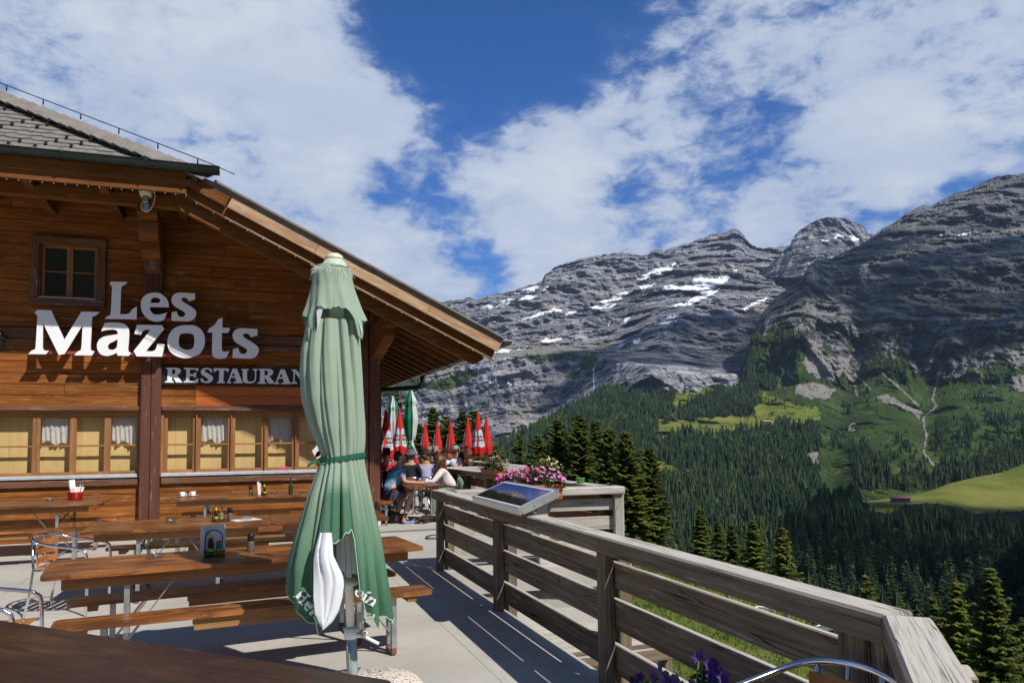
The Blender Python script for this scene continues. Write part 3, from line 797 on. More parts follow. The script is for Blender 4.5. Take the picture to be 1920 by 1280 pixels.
    b = MB(77); poly = [(12.86, 3.545), (14.3, 3.545), (14.3, 3.10), (13.3, 3.30), (12.86, 3.40)]
    b.prism([poly], (2.245, 0, 0), (0, 1, 0), (0, 0, 1), (1, 0, 0), 0.19, tone=0.5); B(b, 'corbel', MT['eave'])
    # downpipe of the right eave
    e = P(792, 700, X=4.33); y = e.y
    b = MB(78)
    b.tube([(4.33, y, 3.24), (4.33, y, 3.08), (4.30, y, 2.98), (4.20, y, 2.93), (3.3, y, 2.86), (2.42, y, 2.80)], 0.062, 10); B(b, 'downpipe', MT['gutter'])
chalet_walls(); ground_windows(); upper_window(); chalet_roof()

# string of small lights along the eave and verge
def lights():
    root = empty('light_string', (-0.5, 12.34, 5.3), label='string of tiny white lamps hanging along the chalet eave and verge', cat='string lights')
    w = MB(80); off = -Vector((-0.5, 12.34, 5.3))
    pts = [Vector((x, 12.335, 5.43)) for x in np.linspace(-5.2, -0.9, 30)] + [Vector((x, 12.325, rake(x) - 0.475)) for x in np.linspace(-0.75, 4.06, 40)]
    w.tube([p + off for p in pts], 0.005, 4); wo = w.build('cable', MT['plastic_black'], root)
    acc = 0; last = pts[0]; n = 0
    for i in range(1, len(pts)):
        seg = (pts[i] - pts[i - 1]).length; acc += seg
        if acc > 0.145 and n < 96:
            acc = 0; n += 1
            b = MB(81); c = pts[i] + off
            b.tube([c, c - Vector((0.003, 0, 0.012)), c - Vector((0.006, 0, 0.03))], [0.003, 0.0045, 0.003], 5)
            b.build('lamp', MT['china'], root)
lights()

# floodlight with a camera under the eave
def floodlight():
    c = P(274, 358, Y=12.62)
    o = empty('security_floodlight', c, R_(-8), label='cream outdoor floodlight with hanging cable mounted on the corbel beside the eave corner', cat='floodlight')
    b = MB(82); b.box((0, 0, 0.01), (0.17, 0.16, 0.20), Matrix.Rotation(R_(-22), 3, 'X'), bev=0.02); b.build('housing', MT['cream'], o)
    b = MB(83); b.box((0, -0.085, 0.065), (0.115, 0.03, 0.09), Matrix.Rotation(R_(-22), 3, 'X'), bev=0.006); b.lathe([(0.03, 0), (0.03, 0.03), (0.012, 0.035)], (0, -0.12, 0.05), 12, M=Matrix.Rotation(R_(90), 3, 'X')); b.build('lens', MT['pane_dark'], o)
    b = MB(84); b.box((0, 0.0, -0.14), (0.09, 0.09, 0.10), bev=0.01); b.box((0.0, 0.04, -0.25), (0.10, 0.06, 0.13), bev=0.02); b.box((0, .08, -.2), (.05, .1, .2), bev=.01); b.build('bracket', MT['steel'], o)
    b = MB(85); b.tube([(0.05, 0, -0.02), (0.10, 0, 0.0), (0.135, 0, -0.06), (0.12, 0, -0.18), (0.07, 0, -0.29), (0.0, 0, -0.33), (-0.06, 0, -0.29), (-0.07, 0.02, -0.2), (-0.04, .04, -0.16)], 0.009, 6); b.build('cable', MT['cream'], o)
floodlight()

# ------------------------------------------------------------------ lettering
def smooth(pts, sub=5):
    """points (x, y) run smooth, (x, y, 1) are corners"""
    n = len(pts); out = []
    for i in range(n):
        p0, p1, p2, p3 = pts[i - 1], pts[i], pts[(i + 1) % n], pts[(i + 2) % n]
        out.append((p1[0], p1[1]))
        c1, c2 = len(p1) > 2, len(p2) > 2
        if c1 and c2: continue
        a = np.array(p0[:2], float); b = np.array(p1[:2], float); c = np.array(p2[:2], float); d = np.array(p3[:2], float)
        m1 = (c - b) if c1 else (c - a) / 2; m2 = (c - b) if c2 else (d - b) / 2
        L = np.linalg.norm(c - b)
        for m_ in (m1, m2):
            l = np.linalg.norm(m_)
            if l > L * 1.3: m_ *= L * 1.3 / l
        for k in range(1, sub):
            t = k / sub; h00 = 2 * t**3 - 3 * t**2 + 1; h10 = t**3 - 2 * t**2 + t; h01 = -2 * t**3 + 3 * t**2; h11 = t**3 - t**2
            q = b * h00 + m1 * h10 + c * h01 + m2 * h11; out.append((q[0], q[1]))
    return out
Z1 = (40, 510, 7.111); Z2 = (240, 530, 7.111); Z3 = (300, 680, 7.111)
s1 = [(700,132),(895,143,1),(893,225,1),(810,245,1),(790,215),(750,197),(715,210),(715,235),(760,270),(850,325),(900,370),(910,420),(880,480),(820,513),(740,513),(578,505,1),(583,395,1),(650,378,1),(660,415),(685,450),(730,455),(760,430),(755,395),(700,360),(620,310),(585,260),(580,210),(610,160),(650,138)]
LET = {
 'M': (Z1, [[(210,505,1),(400,510,1),(575,900,1),(800,527,1),(1045,532,1),(990,580),(955,592),(945,620),(935,800),(925,1015),(940,1045),(980,1055,1),(942,1112,1),(705,1108,1),(755,1055),(785,1045),(800,1010),(818,705,1),(578,1090,1),(500,1105,1),(290,680,1),(287,1010),(300,1035),(330,1048),(370,1045,1),(330,1095,1),(90,1092,1),(140,1045),(175,1033),(190,1000),(213,600),(205,575),(178,545,1)]]),
 'L': (Z1, [[(1195,127,1),(1415,133,1),(1385,170),(1350,182),(1333,215),(1318,560,1),(1400,560),(1450,540),(1480,495),(1540,458,1),(1537,632,1),(1112,622,1),(1145,590),(1180,575),(1192,545),(1210,210),(1200,180),(1175,157,1)]]),
 'a': (Z1, [[(1110,680,1),(1200,672),(1320,678),(1400,710),(1437,775),(1435,900),(1425,1030),(1435,1060),(1465,1080,1),(1430,1118,1),(1285,1113,1),(1273,1075,1),(1220,1100),(1140,1118),(1060,1095),(1015,1030),(1012,950),(1050,890),(1120,855),(1285,828,1),(1280,790),(1240,768),(1150,770),(1065,788,1)], [(1285,895,1),(1240,920),(1180,950),(1155,985),(1165,1025),(1200,1035),(1240,1030),(1275,1000,1)]]),
 'z': (Z2, [[(120,560,1),(455,565,1),(483,618,1),(240,910,1),(320,912),(365,890),(395,810,1),(490,822,1),(455,985,1),(115,980,1),(75,910,1),(300,628,1),(230,628),(195,650),(172,693,1),(85,680,1)]]),
 'e': (Z2, [[(360,130),(440,148),(510,205),(540,270),(545,328,1),(290,322,1),(300,370),(340,415),(400,425),(460,415),(522,395,1),(480,495,1),(420,515),(350,515),(270,485),(200,410),(170,310),(190,210),(260,150)], [(300,268,1),(310,225),(340,198),(380,198),(420,215),(430,245),(410,270,1)]]),
 's': (Z2, [s1]),
 'o': (Z2, [[(780,565),(880,570),(960,610),(1010,680),(1027,770),(1010,860),(960,940),(880,985),(780,1005),(680,990),(600,950),(545,890),(525,800),(540,710),(590,630),(670,580)], [(780,672),(850,680),(878,710),(885,780),(875,850),(840,885),(780,893),(720,875),(685,840),(675,770),(690,700),(720,678)]]),
 't': (Z2, [[(1260,463,1),(1257,598,1),(1365,602,1),(1335,668,1),(1252,668,1),(1250,860),(1258,905),(1285,918),(1352,908,1),(1310,1000,1),(1260,1010),(1190,1010),(1140,985),(1120,930),(1120,850),(1125,665,1),(1057,660,1),(1085,605,1),(1130,580),(1170,540),(1200,490,1)]]),
 's2': (Z2, [[(1393 + (p[0] - 578) * 1.055, 605 + (p[1] - 132) * 1.06) + tuple(p[2:]) for p in s1]]),
}
A_ = [[(970,75,1),(1025,77,1),(1095,250,1),(1105,257,1),(1100,272,1),(975,272,1),(978,258,1),(1015,250,1),(1002,200,1),(945,198,1),(925,248,1),(950,257,1),(950,272,1),(890,270,1),(892,257,1),(905,250,1)], [(978,125,1),(998,178,1),(955,178,1)]]
Rr = [[(85,65,1),(200,65),(255,75),(280,110),(260,145),(225,160,1),(300,262,1),(215,262,1),(165,175,1),(160,240,1),(185,250,1),(185,265,1),(65,262,1),(68,248,1),(97,240,1),(105,90,1),(85,80,1)], [(162,85,1),(190,88),(210,115),(190,150),(162,155,1)]]
E_l = [[(320,65,1),(513,72,1),(508,110,1),(490,110,1),(470,88,1),(400,88,1),(398,150,1),(450,152,1),(460,130,1),(485,130,1),(480,195,1),(458,195,1),(450,178,1),(395,175,1),(392,240,1),(455,240,1),(495,210,1),(517,212,1),(505,265,1),(315,262,1),(315,248,1),(345,240,1),(352,92,1),(322,82,1)]]
S_l = [[(690,80,1),(695,130,1),(678,130,1),(650,92),(610,90),(600,115),(640,140),(700,180),(705,220),(670,260),(610,268),(545,250,1),(543,205,1),(562,205,1),(590,240),(630,245),(645,225),(600,185),(555,155),(545,115),(570,80),(620,68),(665,75)]]
T_l = [[(718,70,1),(920,75,1),(915,122,1),(895,120,1),(870,98,1),(853,98,1),(845,245,1),(865,255,1),(865,270,1),(762,270,1),(762,255,1),(785,245,1),(790,97,1),(765,97,1),(735,120,1),(715,118,1)]]
U_l = [[(1085,80,1),(1185,82,1),(1183,95,1),(1162,103,1),(1162,215),(1180,245),(1220,250),(1255,235),(1265,200),(1265,105,1),(1235,95,1),(1235,80,1),(1305,82,1),(1303,97,1),(1283,105,1),(1280,210),(1260,255),(1200,275),(1130,265),(1105,230),(1103,105,1),(1085,95,1)]]
N_l = [[(1750,88,1),(1815,88,1),(1915,215,1),(1915,108,1),(1895,102,1),(1895,90,1),(1955,90,1),(1955,102,1),(1935,108,1),(1935,278,1),(1915,278,1),(1795,130,1),(1795,255,1),(1828,262,1),(1828,278,1),(1750,278,1),(1750,262,1),(1778,255,1),(1778,108,1),(1750,100,1)]]
def shift(ls, dx, dy): return [[(p[0] + dx, p[1] + dy) + tuple(p[2:]) for p in l] for l in ls]
WORD2 = [('r', Rr), ('e', E_l), ('s', S_l), ('t', T_l), ('a', A_), ('u', U_l), ('r', shift(Rr, 1232, 15)), ('a', shift(A_, 637, 12)), ('n', N_l), ('t', shift(T_l, 1262, 24))]
def letters():
    YL = 13.86
    org = P(270, 640, Y=YL)
    root = empty('restaurant_name_sign', org, label='large raised white letters with red edges in two lines across the chalet front', cat='sign')
    def loops(z, ls, Y):
        res = []
        for l in ls:
            pp = smooth(l); q = []
            for x, y in pp:
                w = P(z[0] + x / z[2], z[1] + y / z[2], Y=Y); q.append((w.x, w.z))
            res.append(q)
        return res
    for k, (z, ls) in LET.items():
        m = MB(3); lp = loops(z, ls, YL)
        m.prism(lp, (-org.x, -org.y + YL, -org.z), (1, 0, 0), (0, 0, 1), (0, 1, 0), 0.075, mi=1)
        fc = MB(4); fc.prism(lp, (-org.x, -org.y + YL - 0.004, -org.z), (1, 0, 0), (0, 0, 1), (0, 1, 0), 0.0035, mi=0)
        o = m.build('letter', [MT['letter_face'], MT['letter_side']], root); fc.build('letter_face', MT['letter_face'], o)
    rl = MB(5)
    for (xa, xb, py, pz) in ((60, 486, 668, 0), (215, 368, 601, 0)):
        a = P(xa, py - (0.0) , Y=YL + 0.10); z = P((xa + xb) / 2, py, Y=YL + 0.10).z + 0.03
        b = P(xb, py, Y=YL + 0.10)
        rl.box(((a.x + b.x) / 2 - org.x, YL + 0.105 - org.y, z - org.z), (b.x - a.x, 0.05, 0.05), bev=0.004)
        n = 6 if xb - xa > 200 else 3
        for i in range(n):
            x = a.x + (b.x - a.x) * (i + 0.5) / n
            rl.box((x - org.x, (YL + 0.13 + WY) / 2 - org.y, z - org.z), (0.04, WY - YL - 0.13, 0.04))
            rl.box((x - org.x, (YL + 0.13 + WY) / 2 + .03 - org.y, z - org.z - 0.05), (0.035, WY - YL - 0.2, 0.035), Matrix.Rotation(R_(-20), 3, 'X'))
    rl.build('mounting_rail', MT['letter_side'], root)
    YP = WY - 0.075
    a, b = P(304, 686, Y=YP), P(566, 722, Y=YP)
    x0, x1, z1, z0 = a.x, a.x + 2.62, 2.915, 2.60
    o2 = empty('restaurant_sign', ((x0 + x1) / 2, YP, z0), label='long black panel with white serif letters RESTAURANT under the raised name', cat='sign')
    off = Vector((-(x0 + x1) / 2, -YP, -z0))
    m = MB(6); m.box(Vector(((x0 + x1) / 2, YP + 0.02, (z0 + z1) / 2)) + off, (x1 - x0, 0.035, z1 - z0), bev=0.003); m.build('panel', MT['black'], o2)
    for nme, ls in WORD2:
        m = MB(7); m.prism(loops(Z3, ls, YP), (off.x, off.y + YP - 0.012, off.z), (1, 0, 0), (0, 0, 1), (0, 1, 0), 0.013, mi=0)
        m.build('letter', MT['letter_face'], o2)
letters()
def wall_lamp():
    c = P(-1, 645, Y=13.9)
    o = empty('wall_lantern', c, label='small black wall lantern at the left edge beside the big letters', cat='lantern')
    m = MB(9); m.lathe([(0.03, -0.12), (0.07, -0.1), (0.09, 0.06), (0.11, 0.07), (0.03, 0.13), (0.01, 0.16)], n=6, smooth=False); m.build('lantern_body', MT['plastic_black'], o)
    m = MB(10); m.tube([(0, 0, 0.15), (0, 0.1, 0.22), (0, 0.3, 0.12)], 0.012, 6); m.build('arm', MT['plastic_black'], o)
wall_lamp()

# ------------------------------------------------------------------ wooden railings
def railing(A, Bp, n, label, posts, rows, cap=(0.14, 0.26), inner=0.09, outer=True, top=0.99, mat='rail', board_mats=None, low=-0.5, capx=0.0, group='weathered wooden terrace railings', cap_ext=(0, 0), outer_z=None):
    """A, Bp: ends of the cap's inner edge line; n: outward normal; posts: distances along the run"""
    A, Bp, n = Vector((*A, 0)), Vector((*Bp, 0)), Vector((*n, 0)).normalized()
    d = (Bp - A).normalized(); L = (Bp - A).length
    root = empty('wooden_railing', A, 0, label, 'railing', group)
    th, cw = cap; sd_ = int(abs(A.x * 31 + A.y * 17))
    c = MB(sd_); z = top - th / 2
    c.beam(d * (-cap_ext[0]) + n * cw / 2 + Vector((0, 0, z)), d * (L + cap_ext[1]) + n * cw / 2 + Vector((0, 0, z)), cw, th, bev=0.012, tone=0.7)
    c.build('cap_rail', MT[mat], root)
    io = inner + capx
    for k, q in enumerate(posts):
        w = q[1] if isinstance(q, tuple) else 0.12; q = q[0] if isinstance(q, tuple) else q
        p = MB(sd_ + 5 + k); zt = top - th - 0.001
        p.beam(d * q + n * (io - 0.01) + Vector((0, 0, 0.002)), d * q + n * (io - 0.01) + Vector((0, 0, zt)), w, 0.075, up=n, bev=0.007)
        p.build('post', MT[mat], root)
        if outer:
            p = MB(sd_ + 55 + k); zo = low if outer_z is None else outer_z
            p.beam(d * (q + 0.05) + n * (io + 0.125) + Vector((0, 0, zo)), d * (q + 0.05) + n * (io + 0.125) + Vector((0, 0, zt)), 0.15, 0.09, up=n, bev=0.007)
            p.build('support_post', MT[mat], root)
    for k, (z0, z1) in enumerate(rows):
        ends = [x[0] if isinstance(x, tuple) else x for x in posts]
        for j in range(len(ends) - 1):
            b = MB(sd_ + 100 + k * 10 + j)
            b.beam(d * (ends[j] + 0.004) + n * (io + 0.052) + Vector((0, 0, (z0 + z1) / 2)), d * (ends[j + 1] - 0.004) + n * (io + 0.052) + Vector((0, 0, (z0 + z1) / 2)), 0.04, z1 - z0, bev=0.006)
            b.build('board', MT[(board_mats or {}).get((k, j), mat)], root)
    return root
ROWS = [(0.077, 0.270), (0.368, 0.565), (0.635, 0.808)]
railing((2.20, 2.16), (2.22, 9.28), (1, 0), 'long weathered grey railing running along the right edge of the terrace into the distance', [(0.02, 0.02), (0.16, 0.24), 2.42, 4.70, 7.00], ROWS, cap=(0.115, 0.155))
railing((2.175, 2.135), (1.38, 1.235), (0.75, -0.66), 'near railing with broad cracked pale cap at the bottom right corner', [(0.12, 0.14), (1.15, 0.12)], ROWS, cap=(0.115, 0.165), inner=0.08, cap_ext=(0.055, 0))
railing((2.50, 9.12), (4.76, 8.90), (0.097, 0.995), 'sunlit pale railing facing us with a terracotta flower box on it', [0.0, 1.15, 2.20], [(0.10, 0.27), (0.40, 0.575), (0.655, 0.81)], cap=(0.10, 0.30), top=0.97, inner=0.10, mat='rail_sunlit')
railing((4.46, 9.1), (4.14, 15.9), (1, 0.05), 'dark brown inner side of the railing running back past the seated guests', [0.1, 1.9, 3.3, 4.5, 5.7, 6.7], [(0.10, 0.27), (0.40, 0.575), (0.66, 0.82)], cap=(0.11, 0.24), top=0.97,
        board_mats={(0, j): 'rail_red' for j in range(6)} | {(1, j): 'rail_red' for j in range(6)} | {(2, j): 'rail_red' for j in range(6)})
railing((4.14, 15.95), (5.98, 15.75), (0.1, 0.995), 'short pale railing with a round ended cap behind the yellow flower box', [0.1, 1.75], [(0.10, 0.27), (0.40, 0.575), (0.66, 0.82)], cap=(0.12, 0.26), top=0.98, mat='rail_sunlit')
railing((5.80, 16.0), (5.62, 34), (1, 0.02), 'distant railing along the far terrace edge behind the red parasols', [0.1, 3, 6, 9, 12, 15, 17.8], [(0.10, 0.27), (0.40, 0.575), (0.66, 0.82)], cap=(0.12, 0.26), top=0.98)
# ------------------------------------------------------------------ numpy gradient noise
_rs = np.random.RandomState(7)
_perm = _rs.permutation(4096).astype(np.int64)
_grad = _rs.normal(size=(4096, 3)); _grad /= np.linalg.norm(_grad, axis=1)[:, None]
def pn(p):
    """perlin noise, p (n,3) -> (-1..1)"""
    i = np.floor(p).astype(np.int64); f = p - i; u = f * f * f * (f * (f * 6 - 15) + 10)
    r = 0
    for dx in (0, 1):
        for dy in (0, 1):
            for dz in (0, 1):
                h = _perm[(_perm[(_perm[(i[:, 0] + dx) & 4095] + i[:, 1] + dy) & 4095] + i[:, 2] + dz) & 4095]
                g = _grad[h]
                d = g[:, 0] * (f[:, 0] - dx) + g[:, 1] * (f[:, 1] - dy) + g[:, 2] * (f[:, 2] - dz)
                w = (u[:, 0] if dx else 1 - u[:, 0]) * (u[:, 1] if dy else 1 - u[:, 1]) * (u[:, 2] if dz else 1 - u[:, 2])
                r = r + w * d
    return r * 1.6
def fbm(p, o=5, g=0.5, lac=2.03):
    a = 1; s = 0; q = p.copy(); t = 0
    for _ in range(o): s = s + a * pn(q); t += a; a *= g; q = q * lac + 17.3
    return s / t
def ridged(p, o=5, g=0.55, lac=2.07):
    a = 1; s = 0; q = p.copy(); t = 0; w = 1
    for _ in range(o):
        n = 1 - np.abs(pn(q)); n = n * n
        s = s + a * n * w; w = np.clip(n * 1.6, 0, 1); t += a; a *= g; q = q * lac + 9.1
    return s / t
def in_poly(x, y, poly):
    c = np.zeros(x.shape, bool); n = len(poly)
    for i in range(n):
        (x1, y1), (x2, y2) = poly[i - 1], poly[i]
        if y1 == y2: continue
        k = ((y1 > y) != (y2 > y)) & (x < (x2 - x1) * (y - y1) / (y2 - y1) + x1)
        c ^= k
    return c
def near_line(x, y, pts, w):
    best = np.full(x.shape, 1e9)
    for (x1, y1), (x2, y2) in zip(pts[:-1], pts[1:]):
        dx, dy = x2 - x1, y2 - y1; t = np.clip(((x - x1) * dx + (y - y1) * dy) / (dx * dx + dy * dy), 0, 1)
        best = np.minimum(best, np.hypot(x - x1 - t * dx, y - y1 - t * dy))
    return np.clip(1.4 - best / w, 0, 1)
def conv(pl, ox, oy, s): return [(ox + a / s, oy + b / s) for a, b in pl]
def rays(x, y, D):
    c = np.stack([x - CX, y - CY, np.full(x.shape, F)], -1) / F
    w = c @ RM.T * D[..., None]; w[..., 2] += EYE
    return w
def sheet(name, x0, x1, dx, ytop, ybot, dens, Dfun, disp, mats, masks, rows=260, back=14, kind='structure', backdrop=0.5):
    """terrain relief: distance is a function of direction, crest falls away behind"""
    xs = np.arange(x0, x1 + dx, dx); n = len(xs)
    yt = np.interp(xs, [p[0] for p in ytop], [p[1] for p in ytop]); yb = np.full(n, float(ybot))
    t = (np.linspace(0, 1, rows) ** dens)[None, :]
    Y = yt[:, None] + (yb - yt)[:, None] * t; X = np.repeat(xs[:, None], rows, 1)
    D = Dfun(X, Y, Y - yt[:, None])
    W = rays(X, Y, D)
    D2 = D * (1 + disp(X, Y, W, Y - yt[:, None]))
    W = rays(X, Y, D2)
    # land behind the crest
    bk = []
    for k in range(1, back + 1):
        q = W[:, 0, :].copy(); dirn = q[:, :2] / np.linalg.norm(q[:, :2], axis=1)[:, None]
        s = D[:, 0] * 0.35 * (k / back) ** 1.5
        q[:, :2] += dirn * s[:, None]; q[:, 2] -= s * backdrop * (0.3 + k / back)
        bk.append(q)
    bk = np.stack(bk[::-1], 1); A = np.concatenate([bk, W], 1)
    m = rows + back
    V = A.reshape(-1, 3)
    ii, jj = np.meshgrid(np.arange(n - 1), np.arange(m - 1), indexing='ij'); a = ii * m + jj
    Fc = np.stack([a, a + 1, a + m + 1, a + m], -1).reshape(-1, 4)
    at = {}
    for k, fn in masks.items():
        v = fn(X, Y, W, Y - yt[:, None]); v = np.concatenate([np.repeat(v[:, :1], back, 1), v], 1)
        at[k] = ('POINT', 'FLOAT', v.reshape(-1))
    o = raw_mesh(name, V, Fc, mats, smooth=False, attrs=at, kind=kind)
    return o, (xs, yt, X, Y, W)
def wob(X, Y, W, ax=7, ay=4, s=14.0):
    q = np.stack([X / s, Y / s, np.zeros(X.shape)], -1).reshape(-1, 3)
    return X + ax * fbm(q, 3).reshape(X.shape), Y + ay * fbm(q + 31, 3).reshape(X.shape)

# ------------------------------------------------------------------ terrain materials
def rock_mat(name, c_dark, c_mid, c_light, tilt=0.22, sc=1.0, warm=0.5, grass=((0.022, 0.045, 0.012), (0.062, 0.092, 0.020))):
    m, t, b = new_mat(name)
    pos = t.node('ShaderNodeNewGeometry').outputs['Position']
    st = t.mapping(pos, (0.0016 * sc, 0.0016 * sc, 0.030 * sc), rot=(0, tilt, 0))
    s1 = t.noise(st, 1.0, 8, 0.68, 0.6); s2 = t.noise(t.mapping(pos, (0.008, 0.008, 0.05), rot=(0, tilt, 0)), 1.0, 7, 0.7, 0.4)
    blot = t.noise(pos, 0.0045 * sc, 7, 0.65)
    fine = t.noise(pos, 0.045, 7, 0.7)
    vt = t.noise(t.mapping(pos, (0.022, 0.022, 0.003)), 1.0, 6, 0.68)
    f = t.math('ADD', t.math('ADD', t.math('MULTIPLY', s1, 0.34), t.math('MULTIPLY', s2, 0.26)), t.math('ADD', t.math('MULTIPLY', vt, 0.18), t.math('MULTIPLY', fine, 0.22)))
    c = t.cramp(f, [(0.41, c_dark), (0.50, c_mid), (0.58, c_light)])
    c = t.mix(t.math('MULTIPLY', t.ramp(blot, 0.5, 0.72), warm), c, (0.36, 0.29, 0.22))
    # land cover: scree, grass, snow are attributes of the ground itself, broken up by noise
    gn = t.noise(pos, 0.02, 6, 0.7); gc = t.mix(t.ramp(t.noise(pos, 0.009, 6, 0.65), 0.35, 0.68), grass[0], grass[1])
    gc = t.mix(t.math('MULTIPLY', t.ramp(gn, 0.35, 0.7), 0.45), gc, (0.028, 0.05, 0.012))
    shr = t.voro(pos, 0.055); gc = t.mix(t.math('MULTIPLY', t.ramp(shr, 0.18, 0.42, 1, 0), t.ramp(t.noise(pos, 0.012, 4, .6), 0.42, 0.62)), gc, (0.012, 0.030, 0.010))
    st_ = t.voro(t.mapping(pos, (1, 1, 1), loc=(9, 4, 2)), 0.11); gc = t.mix(t.math('MULTIPLY', t.ramp(st_, 0.10, 0.20, 1, 0), t.ramp(t.noise(pos, 0.007, 4, .6), 0.50, 0.62)), gc, (0.30, 0.29, 0.27))
    rl = t.noise(t.mapping(pos, (0.03, 0.03, 0.004)), 1.0, 5, 0.7); gc = t.mix(t.math('MULTIPLY', t.ramp(rl, 0.60, 0.70), 0.5), gc, (0.20, 0.18, 0.13))
    sc_ = t.attr('scree'); g_ = t.attr('grass'); sn = t.attr('snow')
    c = t.mix(t.ramp(t.math('ADD', sc_, t.math('MULTIPLY', t.math('SUBTRACT', gn, 0.5), 0.7)), 0.35, 0.65), c, t.mix(fine, (0.15, 0.14, 0.125), (0.34, 0.32, 0.29)))
    gm = t.ramp(t.math('ADD', t.math('SUBTRACT', g_, t.math('MULTIPLY', sc_, 0.9)), t.math('MULTIPLY', t.math('SUBTRACT', t.noise(pos, 0.03, 7, 0.75), 0.5), 1.3)), 0.40, 0.60)
    c = t.mix(gm, c, gc)
    sm = t.ramp(t.math('ADD', sn, t.math('MULTIPLY', t.math('SUBTRACT', fine, 0.5), 0.25)), 0.28, 0.42)
    c = t.mix(sm, c, (0.86, 0.88, 0.90))
    t.l.new(c, b.inputs['Base Color']); b.inputs['Roughness'].default_value = 0.95; b.inputs['Specular IOR Level'].default_value = 0.1
    h = t.math('ADD', t.math('MULTIPLY', f, 1.0), t.math('MULTIPLY', fine, 0.5))
    hb = t.math('MULTIPLY', h, t.math('SUBTRACT', 1.0, t.math('MULTIPLY', t.math('MAXIMUM', gm, sm), 0.8)))
    t.l.new(t.bump(hb, 0.9, 16.0), b.inputs['Normal'])
    return m
MT['rock_far'] = rock_mat('far limestone', (0.040, 0.048, 0.070), (0.165, 0.172, 0.195), (0.48, 0.47, 0.47), tilt=0.16)
MT['rock_near'] = rock_mat('near limestone', (0.030, 0.036, 0.042), (0.095, 0.102, 0.106), (0.26, 0.262, 0.255), tilt=-0.10, warm=0.4)

# ------------------------------------------------------------------ the snowy massif far behind
RIDGE_F = [(300, 640), (560, 600), (700, 590), (800, 572), (820, 568), (840, 563), (860, 562), (880, 558), (893, 562), (915, 554), (945, 549), (960, 545), (985, 537), (1000, 533), (1015, 527), (1022, 515), (1030, 508), (1050, 496), (1090, 485), (1130, 478),
           (1165, 472), (1185, 476), (1200, 478), (1215, 478), (1222, 470), (1238, 466), (1245, 471), (1270, 462), (1300, 452), (1330, 441), (1352, 437), (1378, 430), (1384, 430), (1392, 438), (1400, 449), (1406, 455), (1418, 465), (1432, 467), (1440, 463), (1455, 464), (1482, 460), (1500, 457), (1560, 455), (1640, 452), (1800, 440), (2300, 440)]
def rough_ridge(pts, amp, step=3, seed=1, sc=9.0):
    xs = np.arange(pts[0][0], pts[-1][0], step); ys = np.interp(xs, [p[0] for p in pts], [p[1] for p in pts])
    q = np.stack([xs / sc, np.full(xs.shape, seed * 7.7), np.zeros(xs.shape)], -1)
    return list(zip(xs, ys + amp * fbm(q, 4, 0.6)))
S5 = (820, 380, 3.0); S6 = (1280, 320, 2.977); S7 = (900, 650, 2.977); S8 = (1280, 650, 2.977)
SNOW = [[(430,515),(480,490),(560,465),(572,470),(545,495),(500,512)], [(240,600),(290,565),(350,555),(415,540),(440,550),(400,570),(340,585)], [(430,560),(500,525),(560,500),(630,465),(615,485),(570,515),(535,540),(490,550)],
        [(465,660),(520,640),(590,610),(660,593),(710,603),(690,612),(620,620),(560,640)], [(718,622),(790,600),(780,615),(725,632)], [(1120,430),(1200,385),(1275,355),(1345,333),(1330,360),(1310,385),(1250,400),(1190,415),(1150,440)],
        [(900,555),(960,545),(1010,515),(1080,490),(1112,485),(1070,515),(1010,550),(940,565)], [(833,590),(900,580),(960,570),(940,590),(880,605),(845,605)], [(945,592),(1010,560),(1010,575),(960,595)], [(1135,470),(1190,462),(1240,450),(1200,470),(1145,488)],
        [(1270,470),(1340,462),(1430,455),(1445,425),(1490,420),(1540,430),(1600,415),(1650,413),(1630,440),(1590,465),(1560,480),(1480,490),(1380,490),(1300,488)], [(1290,583),(1350,570),(1430,540),(1490,500),(1570,495),(1600,465),(1580,500),(1545,520),(1480,545),(1420,575),(1330,582)],
        [(1250,660),(1300,640),(1357,633),(1320,650)], [(1200,697),(1260,672),(1350,660),(1300,678),(1230,690)], [(1710,600),(1770,565),(1820,545),(1860,532),(1840,555),(1780,575),(1720,607)], [(580,780),(610,758),(640,770),(715,755),(690,770),(630,785),(595,787)],
        [(310,845),(330,820),(380,818),(420,825),(400,842),(350,842)], [(430,832),(520,802),(490,822)], [(990,820),(1030,795),(1060,790),(1030,812)], [(1095,780),(1140,762),(1150,770),(1110,795)], [(1055,650),(1078,643),(1062,683),(1050,675)], [(955,690),(980,645),(970,680)], [(1655,385),(1690,372),(1680,382)]]
SNOW = [conv(p, *S5) for p in SNOW]
def far_D(X, Y, H):
    # cliff band under a shelf, then ledges up to the crest
    shelf = np.interp(X, [600, 840, 950, 1100, 1250, 1330, 1400], [700, 690, 668, 664, 690, 700, 700])
    low = Y - shelf
    D = np.where(low > 0, 2950 - low * 2.2, 3060 + (-low) * 7.2)
    D = np.where(low > 90, 2750 - (low - 90) * 5.5, D)
    D = D + np.clip(-low, 0, 25) * 14
    # the big dark buttress that stands forward on the right
    b = np.clip((X - 1180 - (Y - 480) * -0.55) / 170, 0, 1)
    D = D - 650 * b * b * (3 - 2 * b) * np.clip((Y - 440) / 120, 0.3, 1)
    D = D * (1 + 0.05 * np.exp(-H / 12.0))
    return D
